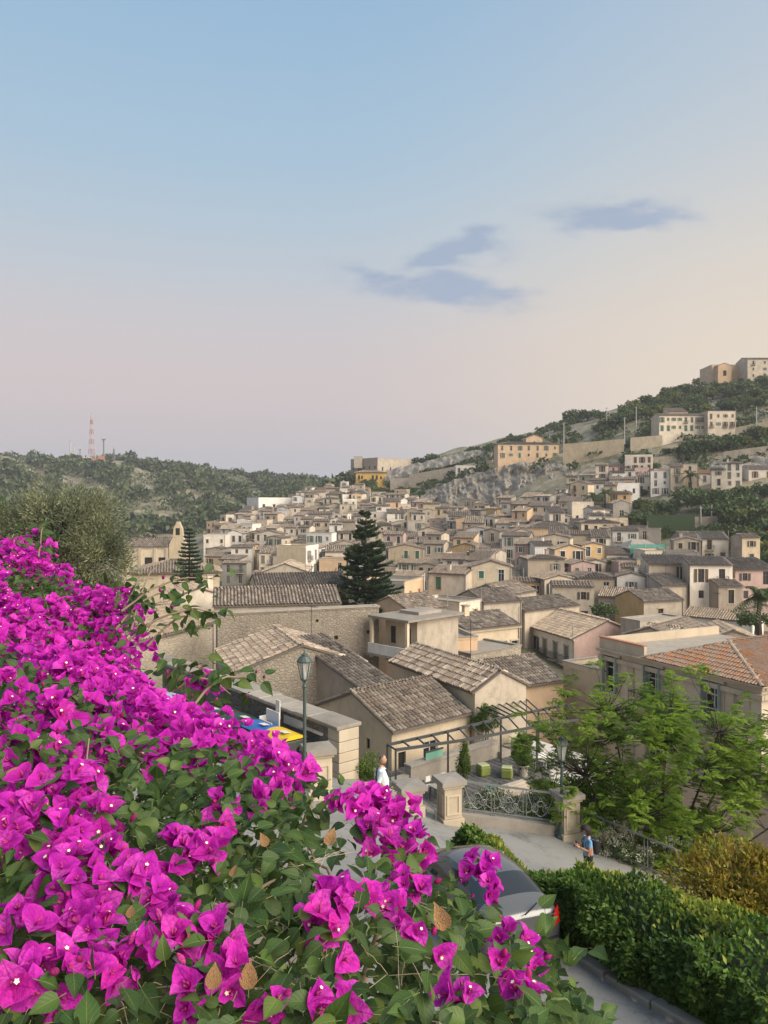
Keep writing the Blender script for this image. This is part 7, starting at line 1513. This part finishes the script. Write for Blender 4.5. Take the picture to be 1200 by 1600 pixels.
# ------------------------------------------------------------------ people
SKIN = simple('skin', (.42, .24, .165), .55, .08, 30)
def figure(name, label, loc, rz, joints, edges, mats_of_edge, mats):
    """one skinned body: joints {name: (x, y, z, radius)}, edges with a material index each"""
    nm = list(joints); V = [joints[k][:3] for k in nm]; E = [(nm.index(a), nm.index(b)) for a, b in edges]; me = bpy.data.meshes.new('body'); me.from_pydata(V, E, [])
    tmp = bpy.data.objects.new('tmp', me); COL.objects.link(tmp); tmp.modifiers.new('s', 'SKIN'); sv = me.skin_vertices[0].data
    for i, k in enumerate(nm): rr = joints[k][3]; sv[i].radius = rr if hasattr(rr, '__len__') else (rr, rr)
    sv[nm.index('pelvis')].use_root = True; sd = tmp.modifiers.new('u', 'SUBSURF'); sd.levels = 2; sd.render_levels = 2
    dg = bpy.context.evaluated_depsgraph_get(); em = bpy.data.meshes.new_from_object(tmp.evaluated_get(dg)); bpy.data.objects.remove(tmp)
    em.materials.clear()
    for m in mats: em.materials.append(m)
    A = np.array([V[a] for a, b in E]); B = np.array([V[b] for a, b in E])
    for f in em.polygons:
        c = np.array(f.center); t = np.clip(((c - A) * (B - A)).sum(1) / np.maximum(((B - A) ** 2).sum(1), 1e-9), 0, 1); k = int(np.argmin(np.linalg.norm(A + (B - A) * t[:, None] - c, axis=1))); mi = mats_of_edge[k]; f.material_index = mi(t[k]) if callable(mi) else mi; f.use_smooth = True
    r = empty(name, loc, rz, label, 'person'); em.name = 'body'; link('body', em, r); return r
def head(parent, c, s, hair, skin, yaw=0., kind='short', pitch=0.):
    bm = bmesh.new(); bmesh.ops.create_icosphere(bm, subdivisions=3, radius=1)
    for v in bm.verts:
        x, y, z = v.co; v.co = (x * .072, y * .092 - (.012 if z < -.2 and y < 0 else 0), z * .118 * (1.0 if z > 0 else 1.02)); k = 1 - .22 * max(0, -z); v.co.x *= k
        if y < -.5 and z < -.3: v.co.y -= .006
    me = bpy.data.meshes.new('head'); bm.to_mesh(me); bm.free(); me.materials.append(skin); [setattr(p, 'use_smooth', True) for p in me.polygons]; h = link('head', me, parent, c, (pitch, 0, yaw), (s, s, s))
    m = MB(); m.raw([(-.014, -.088, -.012), (.014, -.088, -.012), (0, -.086, .03), (0, -.118, -.012)], [(0, 1, 3), (1, 2, 3), (2, 0, 3)], skin); m.box(-.024, .024, -.094, -.084, -.056, -.046, M_lip)
    for q in (-.03, .03): m.box(q - .012, q + .012, -.091, -.080, .012, .022, M_dark)
    for q in (-.074, .074): m.box(q - .008, q + .008, -.012, .02, -.03, .03, skin)
    m.build('face', h)
    bm = bmesh.new(); bmesh.ops.create_icosphere(bm, subdivisions=3, radius=1)
    if kind == 'short': bmesh.ops.delete(bm, geom=[v for v in bm.verts if v.co.z < .45 - v.co.y * .75 or v.co.z < -.25], context='VERTS'); k3 = (.077, .097, .122)
    else:
        bmesh.ops.delete(bm, geom=[v for v in bm.verts if v.co.y < -.35 and v.co.z < .45], context='VERTS'); k3 = (.13, .14, .155)
        for v in bm.verts: v.co *= 1 + .16 * noise.noise(v.co * 4)
    for v in bm.verts: v.co = Vector((v.co.x * k3[0], v.co.y * k3[1], v.co.z * k3[2]))
    me = bpy.data.meshes.new('hair'); bm.to_mesh(me); bm.free(); me.materials.append(hair); [setattr(p, 'use_smooth', True) for p in me.polygons]; link('hair', me, h)
M_lip = simple('lips', (.30, .12, .10), .6)
def hand(parent, c, fwd, side, skin):
    """palm with five bent fingers"""
    c = Vector(c); f = Vector(fwd).normalized(); s = Vector(side).normalized(); n = f.cross(s); m = MB(); m.tube([c - f * .02, c + f * .03, c + f * .075], [.026, .036, .034], skin, 8)
    for i, (o, l) in enumerate(((-.027, .065), (-.009, .075), (.009, .07), (.027, .055))): a = c + f * .072 + s * o; m.tube([a, a + f * l * .45 + n * .006, a + f * l * .8 + n * .022, a + f * l * .9 + n * .04], [.0095, .009, .008, .006], skin, 6)
    a = c + f * .02 - s * .03; m.tube([a, a - s * .022 + f * .025, a - s * .028 + f * .055 + n * .012], [.012, .0105, .008], skin, 6); m.build('hand', parent, smooth=True)
def man():
    sh = simple('pale_shirt', (.56, .62, .66), .85, .08, 8); pt = simple('dark_trousers', (.05, .05, .055), .85); shoe = simple('shoes', (.03, .025, .02), .6); hair = simple('grey_hair', (.10, .085, .075), .9)
    J = {'pelvis': (0, 0, .98, (.165, .15)), 'belly': (0, -.04, 1.16, (.175, .185)), 'chest': (0, -.01, 1.36, (.18, .145)), 'neckb': (0, .02, 1.50, (.09, .085)), 'neck': (0, .01, 1.60, (.062, .062)),
         'shl': (.185, .02, 1.44, .068), 'ell': (.27, .13, 1.18, .052), 'wrl': (.12, .20, 1.0, .036), 'shr': (-.185, .02, 1.44, .068), 'elr': (-.27, .13, 1.18, .052), 'wrr': (-.12, .20, 1.0, .036),
         'hpl': (.10, 0, .90, .115), 'knl': (.11, -.10, .50, .078), 'anl': (.11, -.06, .09, .05), 'tol': (.115, -.22, .045, .042), 'hpr': (-.10, 0, .90, .115), 'knr': (-.11, .02, .50, .078), 'anr': (-.11, .14, .10, .05), 'tor': (-.115, -.02, .045, .042)}
    E = [('pelvis', 'belly'), ('belly', 'chest'), ('chest', 'neckb'), ('neckb', 'neck'), ('chest', 'shl'), ('shl', 'ell'), ('ell', 'wrl'), ('chest', 'shr'), ('shr', 'elr'), ('elr', 'wrr'), ('pelvis', 'hpl'), ('hpl', 'knl'), ('knl', 'anl'), ('anl', 'tol'), ('pelvis', 'hpr'), ('hpr', 'knr'), ('knr', 'anr'), ('anr', 'tor')]
    sl = lambda t: 0 if t < .8 else 1
    me_ = [0, 0, 0, lambda t: 0 if t < .35 else 1, 0, sl, 1, 0, sl, 1, lambda t: 0 if t < .4 else 2, 2, 2, 3, lambda t: 0 if t < .4 else 2, 2, 2, 3]
    x, y = -.05, 19.6; r = figure('person', 'man in pale shirt with black cross-body strap, hands behind his back', (x, y, rz_(x, y)), R(95), J, E, me_, [sh, SKIN, pt, shoe])
    head(r, (0, -.015, 1.735), 1.0, hair, SKIN, kind='short'); hand(r, (.10, .20, .99), (-.8, 0, -.6), (.4, .3, -.6), SKIN); hand(r, (-.10, .21, .99), (.8, 0, -.6), (-.4, .3, -.6), SKIN)
    m = MB(); pts = [Vector((.14, -.01, 1.53)), Vector((.10, -.155, 1.42)), Vector((0, -.215, 1.27)), Vector((-.12, -.20, 1.10)), Vector((-.19, -.07, 1.0)), Vector((-.17, .10, 1.05)), Vector((-.02, .155, 1.28)), Vector((.11, .12, 1.46)), Vector((.14, .02, 1.53))]; m.tube(pts, .018, bc['black'], 5); m.build('strap', r)
    m = MB(); m.tube([(.0, .075, 1.525), (.075, .03, 1.54), (.06, -.05, 1.52), (0, -.09, 1.49), (-.06, -.05, 1.52), (-.075, .03, 1.54), (0, .075, 1.525)], .016, sh, 5); m.build('collar', r)
man()
def girl():
    sh = simple('blue_shirt', (.17, .36, .58), .85, .15, 8); pt = simple('black_shorts', (.02, .02, .022), .85); shoe = simple('pale_shoes', (.4, .4, .4), .6); hair = simple('black_hair', (.018, .014, .012), .7); skin = simple('warm_skin', (.40, .23, .16), .55, .08, 30)
    J = {'pelvis': (0, 0, .86, (.135, .11)), 'belly': (0, 0, 1.02, (.12, .10)), 'chest': (0, -.01, 1.20, (.135, .105)), 'neckb': (0, .0, 1.31, (.06, .06)), 'neck': (0, -.03, 1.39, .046),
         'shl': (.145, .0, 1.26, .05), 'ell': (.17, -.06, 1.03, .038), 'wrl': (.07, -.25, 1.10, .027), 'shr': (-.145, .0, 1.26, .05), 'elr': (-.17, -.06, 1.03, .038), 'wrr': (-.05, -.25, 1.12, .027),
         'hpl': (.085, 0, .79, .09), 'knl': (.09, -.10, .45, .058), 'anl': (.09, -.10, .08, .036), 'tol': (.09, -.24, .04, .034), 'hpr': (-.085, 0, .79, .09), 'knr': (-.09, .04, .45, .058), 'anr': (-.09, .16, .09, .036), 'tor': (-.09, .03, .04, .034)}
    E = [('pelvis', 'belly'), ('belly', 'chest'), ('chest', 'neckb'), ('neckb', 'neck'), ('chest', 'shl'), ('shl', 'ell'), ('ell', 'wrl'), ('chest', 'shr'), ('shr', 'elr'), ('elr', 'wrr'), ('pelvis', 'hpl'), ('hpl', 'knl'), ('knl', 'anl'), ('anl', 'tol'), ('pelvis', 'hpr'), ('hpr', 'knr'), ('knr', 'anr'), ('anr', 'tor')]
    sl = lambda t: 0 if t < .55 else 1; th = lambda t: 2 if t < .4 else 1
    me_ = [lambda t: 0, 0, 0, 1, 0, sl, 1, 0, sl, 1, 2, th, 1, 3, 2, th, 1, 3]; x, y = 5.05, 19.0
    r = figure('person', 'dark-haired girl in blue shirt walking with her head bent over a phone', (x, y, rz_(x, y)), R(-78), J, E, me_, [sh, skin, pt, shoe]); head(r, (0, -.06, 1.49), .98, hair, skin, kind='long', pitch=.45)
    hand(r, (.06, -.27, 1.11), (-.3, -.8, .4), (.7, -.2, .3), skin); hand(r, (-.04, -.27, 1.13), (.3, -.8, .4), (.7, .2, .2), skin)
    M = Matrix.Translation((x, y, rz_(x, y))) @ Matrix.Rotation(R(-78), 4, 'Z')
    ph = MB(); ph.box(-.036, .036, -.006, .006, -.07, .07, bc['black']); ph.box(-.032, .032, .0061, .007, -.064, .064, M_glass); o = ph.build('phone', None, M @ Vector((.01, -.345, 1.19)), (-.5, 0, R(-78))); tag(o, 'dark phone in the hands of the girl in blue', 'phone')
    b = empty('backpack', M @ Vector((0, .17, 1.10)), R(-78), 'dark backpack on the back of the girl in blue', 'backpack'); m = MB(); m.box(-.13, .13, -.06, .09, -.20, .18, bc['black']); bevel(m.build('bag', b), .05, 3); m = MB(); m.box(-.09, .09, .091, .12, -.16, .02, bc['black']); bevel(m.build('pocket', b), .02)
    for q in (-.09, .09): m = MB(); m.tube([(q, -.05, .16), (q, -.14, .2), (q * 1.05, -.29, .12), (q * 1.1, -.275, -.05), (q, -.05, -.16)], .014, bc['black'], 5); m.build('strap', b)
girl()
# ------------------------------------------------------------------ evening haze over the valley
def haze():
    mb = MB(); m = bpy.data.materials.new('valley_haze'); m.use_nodes = True; nt = m.node_tree; nt.nodes.clear(); o = nt.nodes.new('ShaderNodeOutputMaterial'); v = nt.nodes.new('ShaderNodeVolumePrincipled')
    v.inputs['Color'].default_value = (.86, .88, .95, 1); v.inputs['Density'].default_value = .00022; v.inputs['Anisotropy'].default_value = .2; nt.links.new(v.outputs[0], o.inputs['Volume'])
    mb.box(-6200, 6200, -40, 2750, -130, 110, m); h = mb.build('haze'); tag(h, 'thin evening haze hanging in the valley air', 'haze', kind='stuff')
haze()
